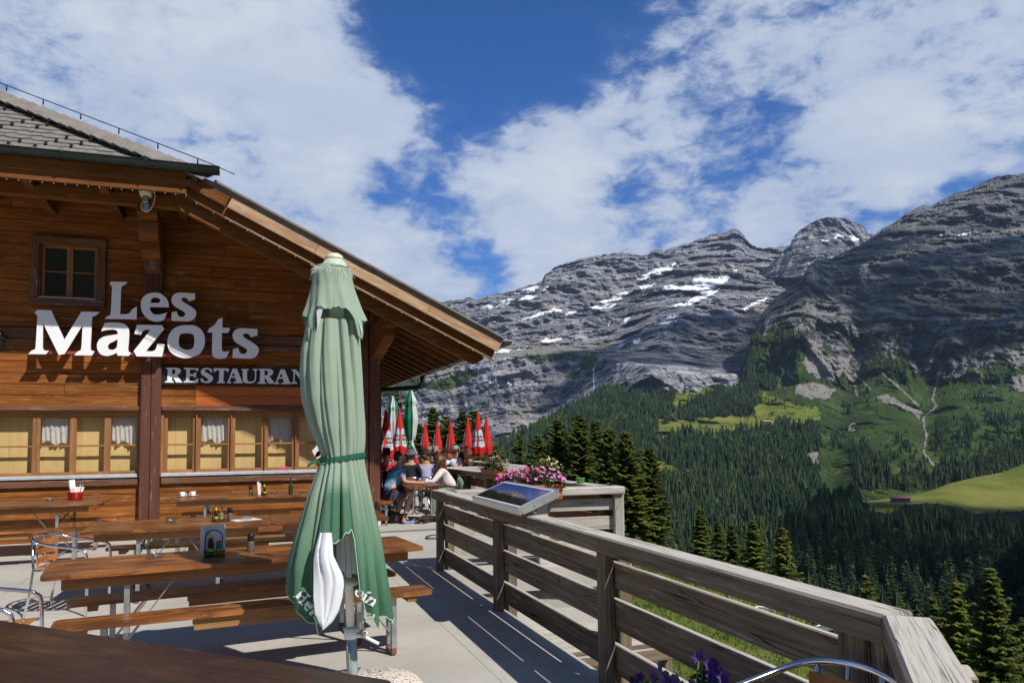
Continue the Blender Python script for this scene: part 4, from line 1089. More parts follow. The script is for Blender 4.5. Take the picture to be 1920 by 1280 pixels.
def far_disp(X, Y, W, H):
    p = (W / 1000.0).reshape(-1, 3)
    r1 = ridged(p * np.array([3.2, 3.2, 1.4]), 6).reshape(X.shape)
    tilt = (W[..., 2] - 0.16 * W[..., 0] + 55 * fbm(p * 2.0, 3).reshape(X.shape)) / 62.0
    fr = tilt - np.floor(tilt); st = np.where(fr < 0.75, fr / 0.75, (1 - fr) / 0.25)
    tl2 = tilt * 2.7 + 0.3; f2 = tl2 - np.floor(tl2)
    f = fbm(p * 14, 5, 0.6).reshape(X.shape)
    sm = np.clip(0.5 + 1.6 * fbm(p * 1.7 + 5, 3).reshape(X.shape), 0.05, 1)
    g1 = ridged(p * np.array([9, 9, 1.2]) + 3, 4).reshape(X.shape)
    q = np.stack([p[:, 0] * 3, p[:, 1] * 3, (p[:, 2] - 0.20 * p[:, 0]) * 26], -1); an = fbm(q, 6, 0.62).reshape(X.shape)
    return -(r1 - 0.45) * 0.058 + ((st - 0.5) * 0.0065 + (f2 - .5) * 0.0028) * sm + an * 0.017 + f * 0.004 - (g1 - .45) * 0.018
def far_snow(X, Y, W, H):
    x, y = wob(X, Y, W, 5, 2.5, 8.0); m = np.zeros(X.shape)
    for p in SNOW: m = np.maximum(m, in_poly(x, y, p).astype(float))
    m = np.maximum(m, near_line(X, Y, [(1113, 690), (1113, 712), (1114, 728)], 1.3) * 0.8)
    return m
def far_grass(X, Y, W, H):
    x, y = wob(X, Y, W, 10, 8); g = np.zeros(X.shape)
    for p in ([(1080,700),(1095,665),(1120,672),(1112,690),(1088,690)], [(1060,708),(1075,695),(1092,700),(1085,712)], [(820,712),(880,692),(902,700),(880,712),(850,728),(815,735),(780,720)], [(955,668),(1010,664),(1060,664),(1120,664),(1118,670),(1010,676)], [(700,720),(760,700),(820,690),(830,700),(790,715),(720,745)],
              [(980,810),(1010,785),(1030,792),(1020,815)], [(830,815),(880,800),(900,818),(860,830)]):
        g = np.maximum(g, in_poly(x, y, p) * 0.8)
    g = np.maximum(g, np.clip((Y - 660) / 60, 0, 1) * 0.22 * (X < 1150))
    g = np.maximum(g, (Y > 780) * np.clip((Y - 780) / 60, 0, 1) * 0.6)
    return g
def far_scree(X, Y, W, H):
    x, y = wob(X, Y, W, 8, 6); g = np.zeros(X.shape)
    for p in ([(900,665),(930,650),(1000,640),(1060,645),(1030,662),(960,668)], [(1378,590),(1420,575),(1438,562),(1436,585),(1405,605)], [(1040,650),(1110,640),(1190,640),(1140,665),(1080,668)], [(940,770),(1010,740),(1025,755),(960,790)], [(790,680),(850,675),(870,700),(800,712)]):
        g = np.maximum(g, in_poly(x, y, p) * 0.85)
    return g
sheet('mountain_massif', 480, 1720, 1.6, rough_ridge(RIDGE_F, 5.0, 1.6, 1), 900, 1.0, far_D, far_disp, MT['rock_far'], {'snow': far_snow, 'grass': far_grass, 'scree': far_scree}, rows=270)
DOME = [(1440, 500), (1470, 470), (1482, 459), (1484, 450), (1490, 441), (1500, 431), (1515, 421), (1530, 413), (1545, 408), (1560, 407), (1575, 408), (1592, 411), (1605, 418), (1618, 424), (1624, 429), (1625, 438), (1645, 440), (1700, 470), (1740, 500)]
def dome_D(X, Y, H): return 4300 - (Y - 400) * 4 + 0.02 * (X - 1560) ** 2 * 1.4
def dome_snow(X, Y, W, H):
    x, y = wob(X, Y, W, 3, 2, 8.0); m = np.zeros(X.shape)
    for p in ([(845,372),(860,358),(885,355),(895,372),(870,364),(852,378)], [(908,350),(950,362),(988,382),(975,391),(950,392),(935,372)], [(778,385),(812,387),(812,394),(785,393)], [(680,424),(700,424),(700,429),(682,429)]):
        m = np.maximum(m, in_poly(x, y, conv(p, *S6)).astype(float))
    return m
zero = lambda X, Y, W, H: np.zeros(X.shape)
sheet('mountain_dome', 1430, 1745, 1.6, rough_ridge(DOME, 1.6, 2, 4), 520, 1.0, dome_D, lambda X, Y, W, H: far_disp(X, Y, W, H) * 0.55, MT['rock_far'], {'snow': dome_snow, 'grass': zero, 'scree': zero}, rows=80)

# ------------------------------------------------------------------ right mountain together with the wooded hill in front of it
RIDGE_N = [(300, 1010), (560, 960), (800, 885), (860, 860), (930, 838), (960, 818), (1000, 800), (1040, 776), (1080, 758), (1105, 745), (1120, 730), (1150, 722), (1200, 724), (1260, 721), (1300, 719), (1340, 722), (1372, 722), (1385, 708), (1395, 690), (1402, 660), (1410, 628), (1422, 602), (1434, 580), (1450, 562), (1470, 545),
           (1490, 535), (1503, 525), (1510, 508), (1520, 494), (1540, 484), (1570, 478), (1600, 466), (1625, 452), (1640, 441), (1655, 428), (1672, 421), (1690, 407), (1702, 398), (1720, 389), (1735, 384), (1748, 386), (1755, 381), (1790, 362), (1812, 358), (1840, 343), (1870, 331), (1905, 327), (1960, 322), (2100, 330), (2400, 380)]
def near_D(X, Y, H):
    D = np.interp(Y, [320, 400, 480, 560, 600, 660, 720, 760, 800, 860, 900, 1000, 1100, 1200, 1400], [3900, 3450, 2950, 2700, 2420, 2300, 2180, 1950, 1720, 1400, 1240, 930, 720, 560, 360])
    D = D * (1 - 0.10 * np.clip((X - 1500) / 420, -1, 1) * np.clip((860 - Y) / 160, 0, 1))
    # gorge that comes down through the right slope
    gx = np.interp(Y, [560, 700, 800, 900], [1700, 1735, 1735, 1760]); D = D * (1 + 0.05 * np.exp(-((X - gx) / 38.0) ** 2) * np.clip((Y - 560) / 80, 0, 1))
    gx2 = np.interp(Y, [520, 700, 860], [1630, 1600, 1560]); D = D * (1 + 0.035 * np.exp(-((X - gx2) / 25.0) ** 2) * np.clip((Y - 520) / 80, 0, 1))
    D = D * (1 - 0.05 * np.exp(-((X - 1500) / 40.0) ** 2) * np.clip((760 - Y) / 60, 0, 1))
    D = D * (1 + 0.06 * np.exp(-H / 10.0))
    return D
def rockiness(X, Y):
    lim = np.interp(X, [1370, 1450, 1520, 1600, 1700, 1760, 1850, 2000], [700, 640, 668, 700, 690, 720, 690, 680])
    q = np.stack([X / 55, Y / 75, X * 0], -1).reshape(-1, 3)
    lim = lim + 75 * fbm(q, 4, .6).reshape(X.shape) - 55 * ridged(np.stack([X / 42, Y / 260, X * 0 + 4], -1).reshape(-1, 3), 3).reshape(X.shape) + 22
    return np.clip((lim - Y) / 30 + 0.5, 0, 1) * (X > 1375)
def near_disp(X, Y, W, H):
    p = (W / 1000.0).reshape(-1, 3); rk = rockiness(X, Y)
    r1 = ridged(p * np.array([4.2, 4.2, 1.6]), 6).reshape(X.shape)
    tilt = (W[..., 2] - 0.06 * W[..., 0] + 30 * fbm(p * 2.5, 3).reshape(X.shape)) / 48.0
    fr = tilt - np.floor(tilt); st = np.where(fr < 0.78, fr / 0.78, (1 - fr) / 0.22)
    f2 = tilt * 3.1 - np.floor(tilt * 3.1)
    f = fbm(p * 16, 5, 0.6).reshape(X.shape)
    sm = np.clip(0.5 + 1.6 * fbm(p * 2.3 + 5, 3).reshape(X.shape), 0.1, 1)
    g1 = ridged(p * np.array([12, 12, 1.6]) + 3, 4).reshape(X.shape)
    q = np.stack([p[:, 0] * 5, p[:, 1] * 5, (p[:, 2] + 0.06 * p[:, 0]) * 30], -1); an = fbm(q, 6, 0.62).reshape(X.shape)
    rock = -(r1 - 0.45) * 0.055 + ((st - 0.5) * 0.007 + (f2 - .5) * 0.0035) * sm + an * 0.017 + f * 0.006 - (g1 - .45) * 0.020
    soft = (0.45 - r1) * 0.045 + f * 0.006 - (g1 - .45) * 0.008
    return rock * rk + soft * (1 - rk)
MEADOW = [conv(p, *S7) for p in (
    [(1100,262),(1180,240),(1250,205),(1350,190),(1345,225),(1290,260),(1210,290),(1160,320),(1110,350),(1090,330)],
    [(955,492),(985,445),(1040,385),(1090,350),(1110,360),(1075,400),(1050,430),(1120,420),(1180,402),(1250,398),(1380,390),(1540,378),(1550,300),(1600,260),(1700,300),(1900,350),(1900,405),(1720,430),(1600,445),(1560,470),(1440,470),(1300,475),(1240,495),(1150,470),(1090,490),(1010,525)],
    [(915,585),(990,640),(1100,670),(1200,685),(1160,712),(1090,700),(1060,732),(960,727),(930,650)], [(940,20),(960,20),(960,40)])]
SCREE = [conv(p, *S8) for p in ([(690,0),(700,-40),(735,-30),(760,0),(790,55),(870,50),(920,60),(905,140),(850,195),(760,180),(690,130),(665,80)], [(1510,140),(1560,100),(1595,110),(1585,150),(1540,170)], [(1820,170),(1905,150),(1990,160),(1990,260),(1860,250)], [(1640,10),(1780,60),(1905,130),(1905,30),(1700,-20)],
                                 [(1050,285),(1130,260),(1220,300),(1330,360),(1340,410),(1240,350),(1120,310)], [(690,600),(740,585),(770,620),(750,660),(700,640)], [(930,430),(965,425),(955,470),(925,465)], [(640,200),(760,200),(850,240),(820,300),(700,290),(620,260)])]
STREAM = [(conv(p, *S8), w) for p, w in (([(470,0),(500,110),(545,190),(575,235)], 2.0), ([(575,95),(600,170),(640,185)], 2.4), ([(960,10),(925,70),(915,140),(960,200),(975,275)], 3.2), ([(925,130),(990,180),(1050,240)], 2.2), ([(1600,50),(1622,110),(1690,180),(1750,230)], 1.6),
          ([(1440,90),(1420,200),(1392,290),(1418,330),(1340,400),(1362,500),(1345,590),(1390,650),(1450,705)], 2.6), ([(1020,10),(1050,80)], 2.0), ([(1090,130),(1200,220),(1320,330)], 2.0))]
def near_grass(X, Y, W, H):
    g = 1 - rockiness(X, Y)
    x, y = wob(X, Y, W, 12, 10, 18.0)
    rk = rockiness(X, Y); q = np.stack([X / 22, Y / 15, X * 0], -1).reshape(-1, 3)
    n = fbm(q, 4, .6).reshape(X.shape)
    g = np.maximum(g, rk * np.clip((Y - 430) / 200, 0, 1) * np.clip(0.34 + n * 1.5, 0, 1))
    for p in ([(1425,640),(1480,600),(1500,640),(1470,680)],): g = np.maximum(g, in_poly(x, y, p) * 0.75)
    return g
def near_scree(X, Y, W, H):
    x, y = wob(X, Y, W, 10, 8, 12.0); m = np.zeros(X.shape)
    for p in SCREE: m = np.maximum(m, in_poly(x, y, p) * 0.78)
    xx, yy = wob(X, Y, W, 5, 3, 8.0)
    for p, w in STREAM: m = np.maximum(m, near_line(xx, yy, p, w * 1.15) * 0.85)
    return m
def near_snow(X, Y, W, H):
    x, y = wob(X, Y, W, 3, 2, 8.0); m = np.zeros(X.shape)
    for p in ([(705,512),(740,496),(800,480),(850,473),(838,490),(800,486),(760,494)], [(1435,365),(1440,350),(1450,355),(1452,368)], [(1515,360),(1560,350),(1610,338),(1600,350),(1540,362)]): m = np.maximum(m, in_poly(x, y, conv(p, *S6)).astype(float))
    return m
def near_meadow(X, Y, W, H):
    x, y = wob(X, Y, W, 22, 13, 20.0); m = np.zeros(X.shape)
    for p in MEADOW: m = np.maximum(m, in_poly(x, y, p).astype(float))
    return m
WOODS = [conv(p, *S8) for p in ([(-1500,300),(300,60),(410,130),(420,360),(60,500),(330,478),(480,445),(600,425),(640,450),(740,440),(780,500),(760,580),(690,600),(740,690),(780,820),(620,950),(560,1300),(-1500,1500)],
      [(420,110),(470,90),(530,170),(520,240),(440,240)], [(930,560),(1010,580),(1120,640),(1180,740),(1230,800),(1000,800),(960,740),(940,640)], [(1230,720),(1380,720),(1560,690),(1905,520),(2300,400),(2300,560),(1905,650),(1780,715),(1560,755),(1400,800),(1220,815)],
      [(330,60),(400,-60),(440,-60),(420,110),(330,130)])]
def near_wood(X, Y, W, H):
    x, y = wob(X, Y, W, 22, 13, 20.0); m = np.zeros(X.shape)
    for p in WOODS: m = np.maximum(m, in_poly(x, y, p).astype(float))
    m = np.maximum(m, ((y > 780) & (x < 1290)).astype(float))
    for p in MEADOW: m = m * (1 - in_poly(x, y, p))
    return m
def near_mat():
    m = MT['rock_near']; t = NT(m.node_tree); b = t.n['Principled BSDF']
    old = b.inputs['Base Color'].links[0].from_socket
    pos = t.node('ShaderNodeNewGeometry').outputs['Position']
    md = t.attr('meadow'); n = t.noise(pos, 0.02, 6, 0.65); n2 = t.noise(pos, 0.006, 5, 0.6)
    mc = t.mix(t.ramp(n, 0.3, 0.7), (0.080, 0.120, 0.018), (0.175, 0.19, 0.035))
    mc = t.mix(t.ramp(n2, 0.45, 0.7), mc, (0.22, 0.205, 0.055))
    sn = t.math('SUBTRACT', 1.0, t.math('MULTIPLY', t.attr('scree'), 0.9))
    old = t.mix(t.ramp(t.attr('wood'), 0.3, 0.7), old, t.mix(n, (0.008, 0.016, 0.008), (0.022, 0.036, 0.014)))
    t.l.new(t.mix(t.math('MULTIPLY', t.ramp(md, 0.3, 0.7), sn), old, mc), b.inputs['Base Color'])
near_mat()
_, NEAR = sheet('mountain_slope', 480, 2200, 2.0, rough_ridge(RIDGE_N, 3.6, 2, 2), 1420, 1.0, near_D, near_disp, MT['rock_near'], {'snow': near_snow, 'grass': near_grass, 'scree': near_scree, 'meadow': near_meadow, 'wood': near_wood}, rows=420)

# ------------------------------------------------------------------ nearer wooded spur at the lower right
RIDGE_H = [(1300, 1400), (1380, 1215), (1420, 1120), (1450, 1050), (1480, 992), (1520, 960), (1560, 947), (1620, 940), (1690, 932), (1740, 921), (1780, 906), (1830, 894), (1880, 885), (1920, 869), (2000, 840), (2300, 760)]
def hill_D(X, Y, H): return np.interp(Y, [760, 870, 900, 940, 1000, 1100, 1200, 1300, 1450], [1200, 900, 830, 720, 560, 420, 320, 250, 190]) * (1 + 0.05 * np.exp(-H / 8.0))
def hill_disp(X, Y, W, H): return fbm((W / 120.0).reshape(-1, 3), 4).reshape(X.shape) * 0.02
HMEADOW = [[(1690,930),(1740,918),(1780,902),(1830,890),(1880,882),(1920,866),(2000,836),(2250,790),(2250,940),(1990,962),(1900,957),(1830,962),(1795,950),(1740,942),(1700,946)], [(1625,936),(1660,933),(1690,930),(1696,946),(1662,964),(1632,956)]]
def hill_meadow(X, Y, W, H):
    x, y = wob(X, Y, W, 6, 3, 14.0); m = np.zeros(X.shape)
    for p in HMEADOW: m = np.maximum(m, in_poly(x, y, p).astype(float))
    return m
_, HILL = sheet('wooded_spur', 1310, 2290, 3.0, rough_ridge(RIDGE_H, 1.0, 3, 3), 1450, 1.0, hill_D, hill_disp, MT['rock_near'], {'snow': zero, 'grass': lambda X, Y, W, H: np.ones(X.shape), 'scree': zero, 'meadow': hill_meadow, 'wood': lambda X, Y, W, H: 1.0 - hill_meadow(X, Y, W, H)}, rows=200)

# ------------------------------------------------------------------ pasture around the terrace, one sheet out to the horizon
def grassland():
    m, t, b = new_mat('pasture grass')
    pos = t.node('ShaderNodeNewGeometry').outputs['Position']
    a = t.noise(pos, 0.45, 6, 0.65); f = t.noise(pos, 6, 6, 0.7); g = t.noise(t.mapping(pos, (30, 30, 30)), 1.0, 4, 0.6)
    c = t.mix(t.ramp(f, 0.35, 0.68), (0.085, 0.140, 0.022), (0.21, 0.25, 0.045))
    c = t.mix(t.math('MULTIPLY', t.ramp(a, 0.48, 0.68), t.ramp(f, 0.3, 0.6)), c, (0.30, 0.255, 0.095))
    c = t.mix(t.math('MULTIPLY', t.ramp(g, 0.35, 0.6), 0.5), c, (0.04, 0.065, 0.012))
    t.l.new(c, b.inputs['Base Color']); b.inputs['Roughness'].default_value = 0.9; b.inputs['Specular IOR Level'].default_value = 0.15
    t.l.new(t.bump(t.math('ADD', f, g), 0.8, 0.05), b.inputs['Normal'])
    return m
MT['pasture'] = grassland()
BR1, BR2 = np.array([17.5, 24.5]), np.array([12.5, 6.0])       # brow of the pasture seen from above
def gz(x, y):
    x = np.asarray(x, float); y = np.asarray(y, float)
    d = BR2 - BR1; nrm = np.array([-d[1], d[0]]) / np.hypot(*d)
    if nrm[0] < 0: nrm = -nrm
    s = (x - BR1[0]) * nrm[0] + (y - BR1[1]) * nrm[1]
    z = -1.25 - 0.115 * np.clip(x - 2.4, 0, 400) - 0.012 * np.clip(y - 10, 0, 60)
    z = np.where(x < 2.4, -1.25 + 0 * x, z)
    sp = np.log1p(np.exp(np.clip(s / 2.0, -30, 30))) * 2.0
    z = z - 0.85 * sp
    far = np.clip((y - 42) / 12.0, 0, None); z = z - 0.5 * far * 3 * np.clip((x + 40) / 50, 0, 1)
    fl = -230.0
    return np.maximum(z, fl + 0 * z) - 0.0
def ground():
    def axis():
        a = [0]; st = 0.5
        while a[-1] < 9000: a.append(a[-1] + st); st *= 1.045 if a[-1] > 30 else 1.0
        a = np.array(a); return np.concatenate([-a[:0:-1], a])
    ax = axis() + 6; ay = axis() + 10
    X, Y = np.meshgrid(ax, ay, indexing='ij'); Z = gz(X, Y)
    q = np.stack([X / 4, Y / 4, X * 0], -1).reshape(-1, 3); Z = Z + 0.16 * fbm(q, 4).reshape(X.shape) * (np.hypot(X, Y) < 300)
    n, m = X.shape; V = np.stack([X, Y, Z], -1).reshape(-1, 3)
    ii, jj = np.meshgrid(np.arange(n - 1), np.arange(m - 1), indexing='ij'); a = ii * m + jj
    Fc = np.stack([a, a + m, a + m + 1, a + 1], -1).reshape(-1, 4)
    raw_mesh('ground', V, Fc, MT['pasture'], kind='structure')
ground()

def slope_behind():
    # the wooded mountainside on the near side of the valley, behind the viewer
    n, m = 220, 60; a = np.linspace(R_(150), R_(392), n); r = np.linspace(70, 1500, m)
    A, Rr2 = np.meshgrid(a, r, indexing='ij'); X = np.cos(A) * Rr2; Y = np.sin(A) * Rr2
    side = np.clip(np.minimum(A - R_(150), R_(392) - A) / R_(35), 0, 1); side = side * side * (3 - 2 * side)
    Z = -3 + (np.clip(Rr2 - 70, 0, None) ** 1.02) * 0.30 * side * (1 + 0.35 * fbm(np.stack([X / 300, Y / 300, X * 0], -1).reshape(-1, 3), 5).reshape(X.shape)) - 40 * (1 - side) * (Rr2 / 1500)
    ii, jj = np.meshgrid(np.arange(n - 1), np.arange(m - 1), indexing='ij'); k = ii * m + jj
    mt, t, b = new_mat('wooded mountainside'); pos = t.node('ShaderNodeNewGeometry').outputs['Position']
    c_ = t.mix(t.ramp(t.voro(pos, 0.16), 0.1, 0.7), (0.035, 0.060, 0.018), (0.010, 0.018, 0.008)); c_ = t.mix(t.ramp(t.noise(pos, 0.01, 5, .6), 0.55, 0.62), c_, (0.07, 0.10, 0.02))
    t.l.new(c_, b.inputs['Base Color']); b.inputs['Roughness'].default_value = 0.95
    raw_mesh('mountainside', np.stack([X, Y, Z], -1).reshape(-1, 3), np.stack([k, k + m, k + m + 1, k + 1], -1).reshape(-1, 4), mt, kind='structure')
slope_behind()
# ------------------------------------------------------------------ conifers
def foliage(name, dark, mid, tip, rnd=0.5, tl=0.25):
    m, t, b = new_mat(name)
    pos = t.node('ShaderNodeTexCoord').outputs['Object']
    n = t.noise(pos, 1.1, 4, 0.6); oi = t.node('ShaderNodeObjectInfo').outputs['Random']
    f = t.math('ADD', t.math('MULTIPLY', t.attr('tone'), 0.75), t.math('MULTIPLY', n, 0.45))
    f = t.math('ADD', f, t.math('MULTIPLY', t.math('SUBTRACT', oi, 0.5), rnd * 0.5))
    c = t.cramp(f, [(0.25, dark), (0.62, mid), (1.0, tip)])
    out = t.n['Material Output']; t.l.new(c, b.inputs['Base Color']); b.inputs['Roughness'].default_value = 0.75; b.inputs['Specular IOR Level'].default_value = 0.2
    ts = t.node('ShaderNodeBsdfTranslucent'); t.l.new(c, ts.inputs[0]); mx = t.node('ShaderNodeMixShader'); mx.inputs[0].default_value = tl
    t.l.new(b.outputs[0], mx.inputs[1]); t.l.new(ts.outputs[0], mx.inputs[2]); t.l.new(mx.outputs[0], out.inputs[0])
    return m
MT['needles'] = foliage('spruce needles', (0.026, 0.046, 0.012), (0.085, 0.118, 0.022), (0.20, 0.225, 0.040))
MT['needles_far'] = foliage('far spruce needles', (0.010, 0.026, 0.015), (0.026, 0.056, 0.025), (0.075, 0.115, 0.030), tl=0.15)
MT['bark'] = plain('spruce bark', (0.12, 0.095, 0.075), 0.9, 0, 0.3, 8, 0.5, 30)

def spruce_mesh(h, rad, seed, whorls, nb, leaf, droop=0.28, ragged=0.25, leafn=7, bare=0.0, sparse=0.0, pw=0.95):
    """needle clusters on drooping branches: arrays of triangles (verts, faces, tone)"""
    rs = np.random.RandomState(seed); V = []; T = []
    side_bias = [rs.uniform(0.8, 1.15) for _ in range(8)]
    for w in range(whorls):
        u = (w + rs.uniform(-0.3, 0.3)) / whorls; u = min(max(u, 0), 0.995)
        z = h * (0.06 + bare + (0.94 - bare) * u)
        prof = (1 - u) ** pw * (0.88 + 0.12 * math.sin(w * 1.9)) * min(1.0, 0.75 + 1.9 * u)
        R = rad * prof + 0.015 * rad
        n = max(4, int(nb * (0.55 + 0.45 * (1 - u))))
        zw = z
        for k in range(n):
            if rs.rand() < sparse: continue
            z = zw + rs.uniform(-1.9, 1.9) * h / whorls * min(1.0, 2.2 * (1 - u))
            a = 2 * math.pi * (k + rs.uniform(-0.4, 0.4)) / n + w * 1.3
            L = R * rs.uniform(1 - ragged, 1 + ragged * 0.6) * side_bias[int(a / (2 * math.pi) * 8) % 8] * (1 + 0.16 * math.sin(2 * a + z * 1.7 / max(1, h) * 9 + seed))
            dr = droop * rs.uniform(0.6, 1.3) * (1.15 - u * 1.35); up = 0.10 + 0.45 * u
            m = max(2, int(leafn * (0.3 + 0.7 * L / rad)))
            ca, sa = math.cos(a), math.sin(a)
            for j in range(m):
                s = (j + 0.6) / m; s = s ** 0.8
                r = L * s; zz = z + L * (up * s * 0.5 - dr * s * s) + (0.10 * L * max(0, s - 0.75) * 3)
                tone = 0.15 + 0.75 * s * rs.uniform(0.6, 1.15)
                for side in (-1, 1):
                    wl = leaf * rs.uniform(0.7, 1.4) * (1.2 - 0.75 * s) * (0.6 + 0.4 * L / rad) + leaf * .25
                    px, py = r * ca, r * sa
                    tx, ty = -sa * side, ca * side
                    f = rs.uniform(0.1, 0.7)
                    tip = (px + (tx + ca * f) * wl, py + (ty + sa * f) * wl, zz - wl * rs.uniform(0.15, 0.55))
                    b0 = (px - ca * leaf * 0.45, py - sa * leaf * 0.45, zz + leaf * 0.08); b1 = (px + ca * leaf * 0.5, py + sa * leaf * 0.5, zz - leaf * rs.uniform(0.0, 0.3))
                    V.extend([b0, b1, tip]); T.append(tone)
                if rs.rand() < 0.6:
                    px, py = r * ca, r * sa; V.extend([(px - ca * leaf * .3, py - sa * leaf * .3, zz), (px + ca * leaf * .4, py + sa * leaf * .4, zz), (px, py, zz - leaf * rs.uniform(.5, 1.0))]); T.append(tone * 0.7)
            # tip
            V.extend([(L * ca * 0.9 - sa * leaf * .2, L * sa * 0.9 + ca * leaf * .2, z + L * (up * .5 - dr) * .95), (L * ca * 0.9 + sa * leaf * .2, L * sa * 0.9 - ca * leaf * .2, z + L * (up * .5 - dr) * .95), (L * ca * 1.08, L * sa * 1.08, z + L * (up * .5 - dr) + 0.06 * L)]); T.append(1.0)
    V.extend([(0.1 * leaf, 0, h * .95), (-0.1 * leaf, 0.05, h * .95), (0, 0, h * 1.03)]); T.append(1.0)
    V = np.array(V, dtype=np.float32); Fc = np.arange(len(V)).reshape(-1, 3)
    return V, Fc, np.array(T, dtype=np.float32)
def conifer(name, h, rad, seed, whorls, nb, leaf, loc, label, group=None, rz=0.0, mat='needles', trunk_r=None, **k):
    root = empty(name, loc, rz, label, 'tree', group)
    V, Fc, T = spruce_mesh(h, rad, seed, whorls, nb, leaf, **k)
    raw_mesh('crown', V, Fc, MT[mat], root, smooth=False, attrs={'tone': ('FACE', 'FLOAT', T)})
    tr = trunk_r or h * 0.014; m = MB(seed)
    m.tube([(0, 0, -1.5), (0.02, 0, h * 0.3), (0, 0.03, h * 0.65), (0, 0, h * 0.97)], [tr * 1.25, tr, tr * .6, 0.012], 7); m.build('trunk', MT['bark'], root)
    return root
TREES = 'spruces growing on the slope below the terrace'
def put(px, ytop, D, h=None, base=None):
    """root position and height of a tree whose top shows at (px, ytop) at camera depth D"""
    top = P(px, ytop, D=D); zb = float(gz(top.x, top.y)) - 0.3 if base is None else base
    return Vector((top.x, top.y, zb)), top.z - zb
def near_trees():
    spec = [  # px, top, depth, radius/height, whorls, branches, label
        (1172, 806, 46, 0.27, 60, 15, 'big full spruce behind the pale railing corner, right edge of the dense clump'),
        (1218, 838, 50, 0.24, 52, 13, 'spruce on the outer right flank of the dense clump beyond the railing corner'),
        (1086, 776, 58, 0.24, 56, 14, 'tall double topped dark spruce in the middle of the clump behind the flower box'),
        (1117, 786, 62, 0.25, 52, 13, 'dark spruce close behind the middle of the clump with a narrow top'),
        (1046, 784, 60, 0.25, 54, 14, 'dark spruce at the left side of the clump behind the pink petunias'),
        (1140, 800, 54, 0.24, 52, 14, 'spruce filling the gap between the double topped spruce and the big full one'),
        (1008, 812, 70, 0.24, 44, 13, 'lower spruce at the far left foot of the dense clump'),
        (974, 812, 62, 0.19, 36, 9, 'thin airy spruce with pale bare trunk left of the dense clump'),
        (1314, 950, 42, 0.25, 40, 12, 'spruce with long drooping branches, leftmost of five above the railing'),
        (1346, 974, 44, 0.20, 36, 11, 'slim spruce, second from left of five above the railing'),
        (1372, 978, 45, 0.17, 36, 11, 'narrow spruce in the middle of five above the railing'),
        (1412, 972, 41, 0.26, 42, 13, 'broad yellowish spruce, fourth of five above the railing'),
        (1466, 985, 39, 0.23, 42, 13, 'bright green spruce, rightmost of five above the railing'),
        (1622, 1072, 38, 0.26, 30, 10, 'small yellow green spruce top behind the railing left of its corner'),
        (1748, 1112, 34, 0.20, 34, 11, 'young spruce just beyond the railing corner, left of the big pair'),
        (1793, 1084, 34, 0.25, 46, 14, 'dark broad spruce beside the tallest spruce at the lower right'),
        (1856, 1058, 31, 0.27, 54, 15, 'tallest loose spruce at the lower right corner of the view'),
        (1925, 1150, 32, 0.26, 40, 13, 'dark spruce cut by the right edge of the view'),
        (1718, 1112, 46, 0.20, 26, 9, 'tiny spruce tip standing above the end of the near cap'),
        (1690, 1118, 60, 0.20, 24, 9, 'small far spruce tip left of the tiny one above the near cap'),
        (742, 735, 52, 0.20, 34, 11, 'spruce rising between the two green and white parasols'),
        (716, 800, 45, 0.22, 34, 11, 'spruce close to the chalet corner behind the left red parasol'),
        (812, 762, 50, 0.22, 40, 12, 'spruce behind the small red parasols, left of the row'),
        (836, 778, 52, 0.22, 36, 12, 'spruce in the middle of the row behind the red parasols'),
        (868, 768, 50, 0.23, 42, 12, 'pointed spruce behind the row of red parasols, right of the middle'),
        (890, 765, 56, 0.20, 36, 11, 'slim spruce behind the tall red parasol at the right of the row'),
        (925, 830, 58, 0.26, 32, 10, 'bushy spruce just right of the last red parasol'),
        (940, 842, 76, 0.22, 26, 9, 'small distant spruce right of the last red parasol'),
        (785, 790, 54, 0.24, 32, 11, 'dark spruce behind the larger green parasol'),
    ]
    for i, (px, yt, D, rr, wh, nb, lab) in enumerate(spec):
        loc, h = put(px, yt, D)
        big = D < 52 and px > 950; clump = i < 8 or 'row' in lab or 'parasol' in lab; cap = 17 if clump else 24
        if h > cap: loc.z += (h - cap); h = cap
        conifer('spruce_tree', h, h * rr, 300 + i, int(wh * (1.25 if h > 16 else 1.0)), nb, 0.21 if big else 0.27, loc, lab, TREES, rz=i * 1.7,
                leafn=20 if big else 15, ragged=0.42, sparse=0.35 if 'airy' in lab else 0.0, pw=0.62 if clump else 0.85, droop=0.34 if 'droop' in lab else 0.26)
near_trees()

# ------------------------------------------------------------------ forest on the hills
def low_conifer(seed, lev=4, seg=7):
    """tiny jagged layered cone, unit height"""
    rs = np.random.RandomState(seed); V = []; Fc = []; T = []
    for l in range(lev):
        z0 = 0.04 + 0.80 * l / lev; z1 = min(1.0, z0 + 0.62 * (1 - l / lev) ** 0.8 + 0.14); R = 0.17 * (1 - 0.78 * l / lev)
        if l == lev - 1: z1 = 1.0
        b = len(V); V.append((rs.uniform(-.01, .01), rs.uniform(-.01, .01), z1))
        for k in range(seg * 2):
            a = math.pi * (k + rs.uniform(-.25, .25)) / seg + l; r = R * (1.12 if k % 2 else 0.62) * rs.uniform(0.8, 1.2)
            V.append((r * math.cos(a), r * math.sin(a), z0 + (0.0 if k % 2 else 0.055) + rs.uniform(-.015, .015)))
        for k in range(seg * 2): Fc.append((b, b + 1 + k, b + 1 + (k + 1) % (seg * 2))); T.append(rs.uniform(0.2, 1.0))
    return np.array(V), np.array(Fc), np.array(T)
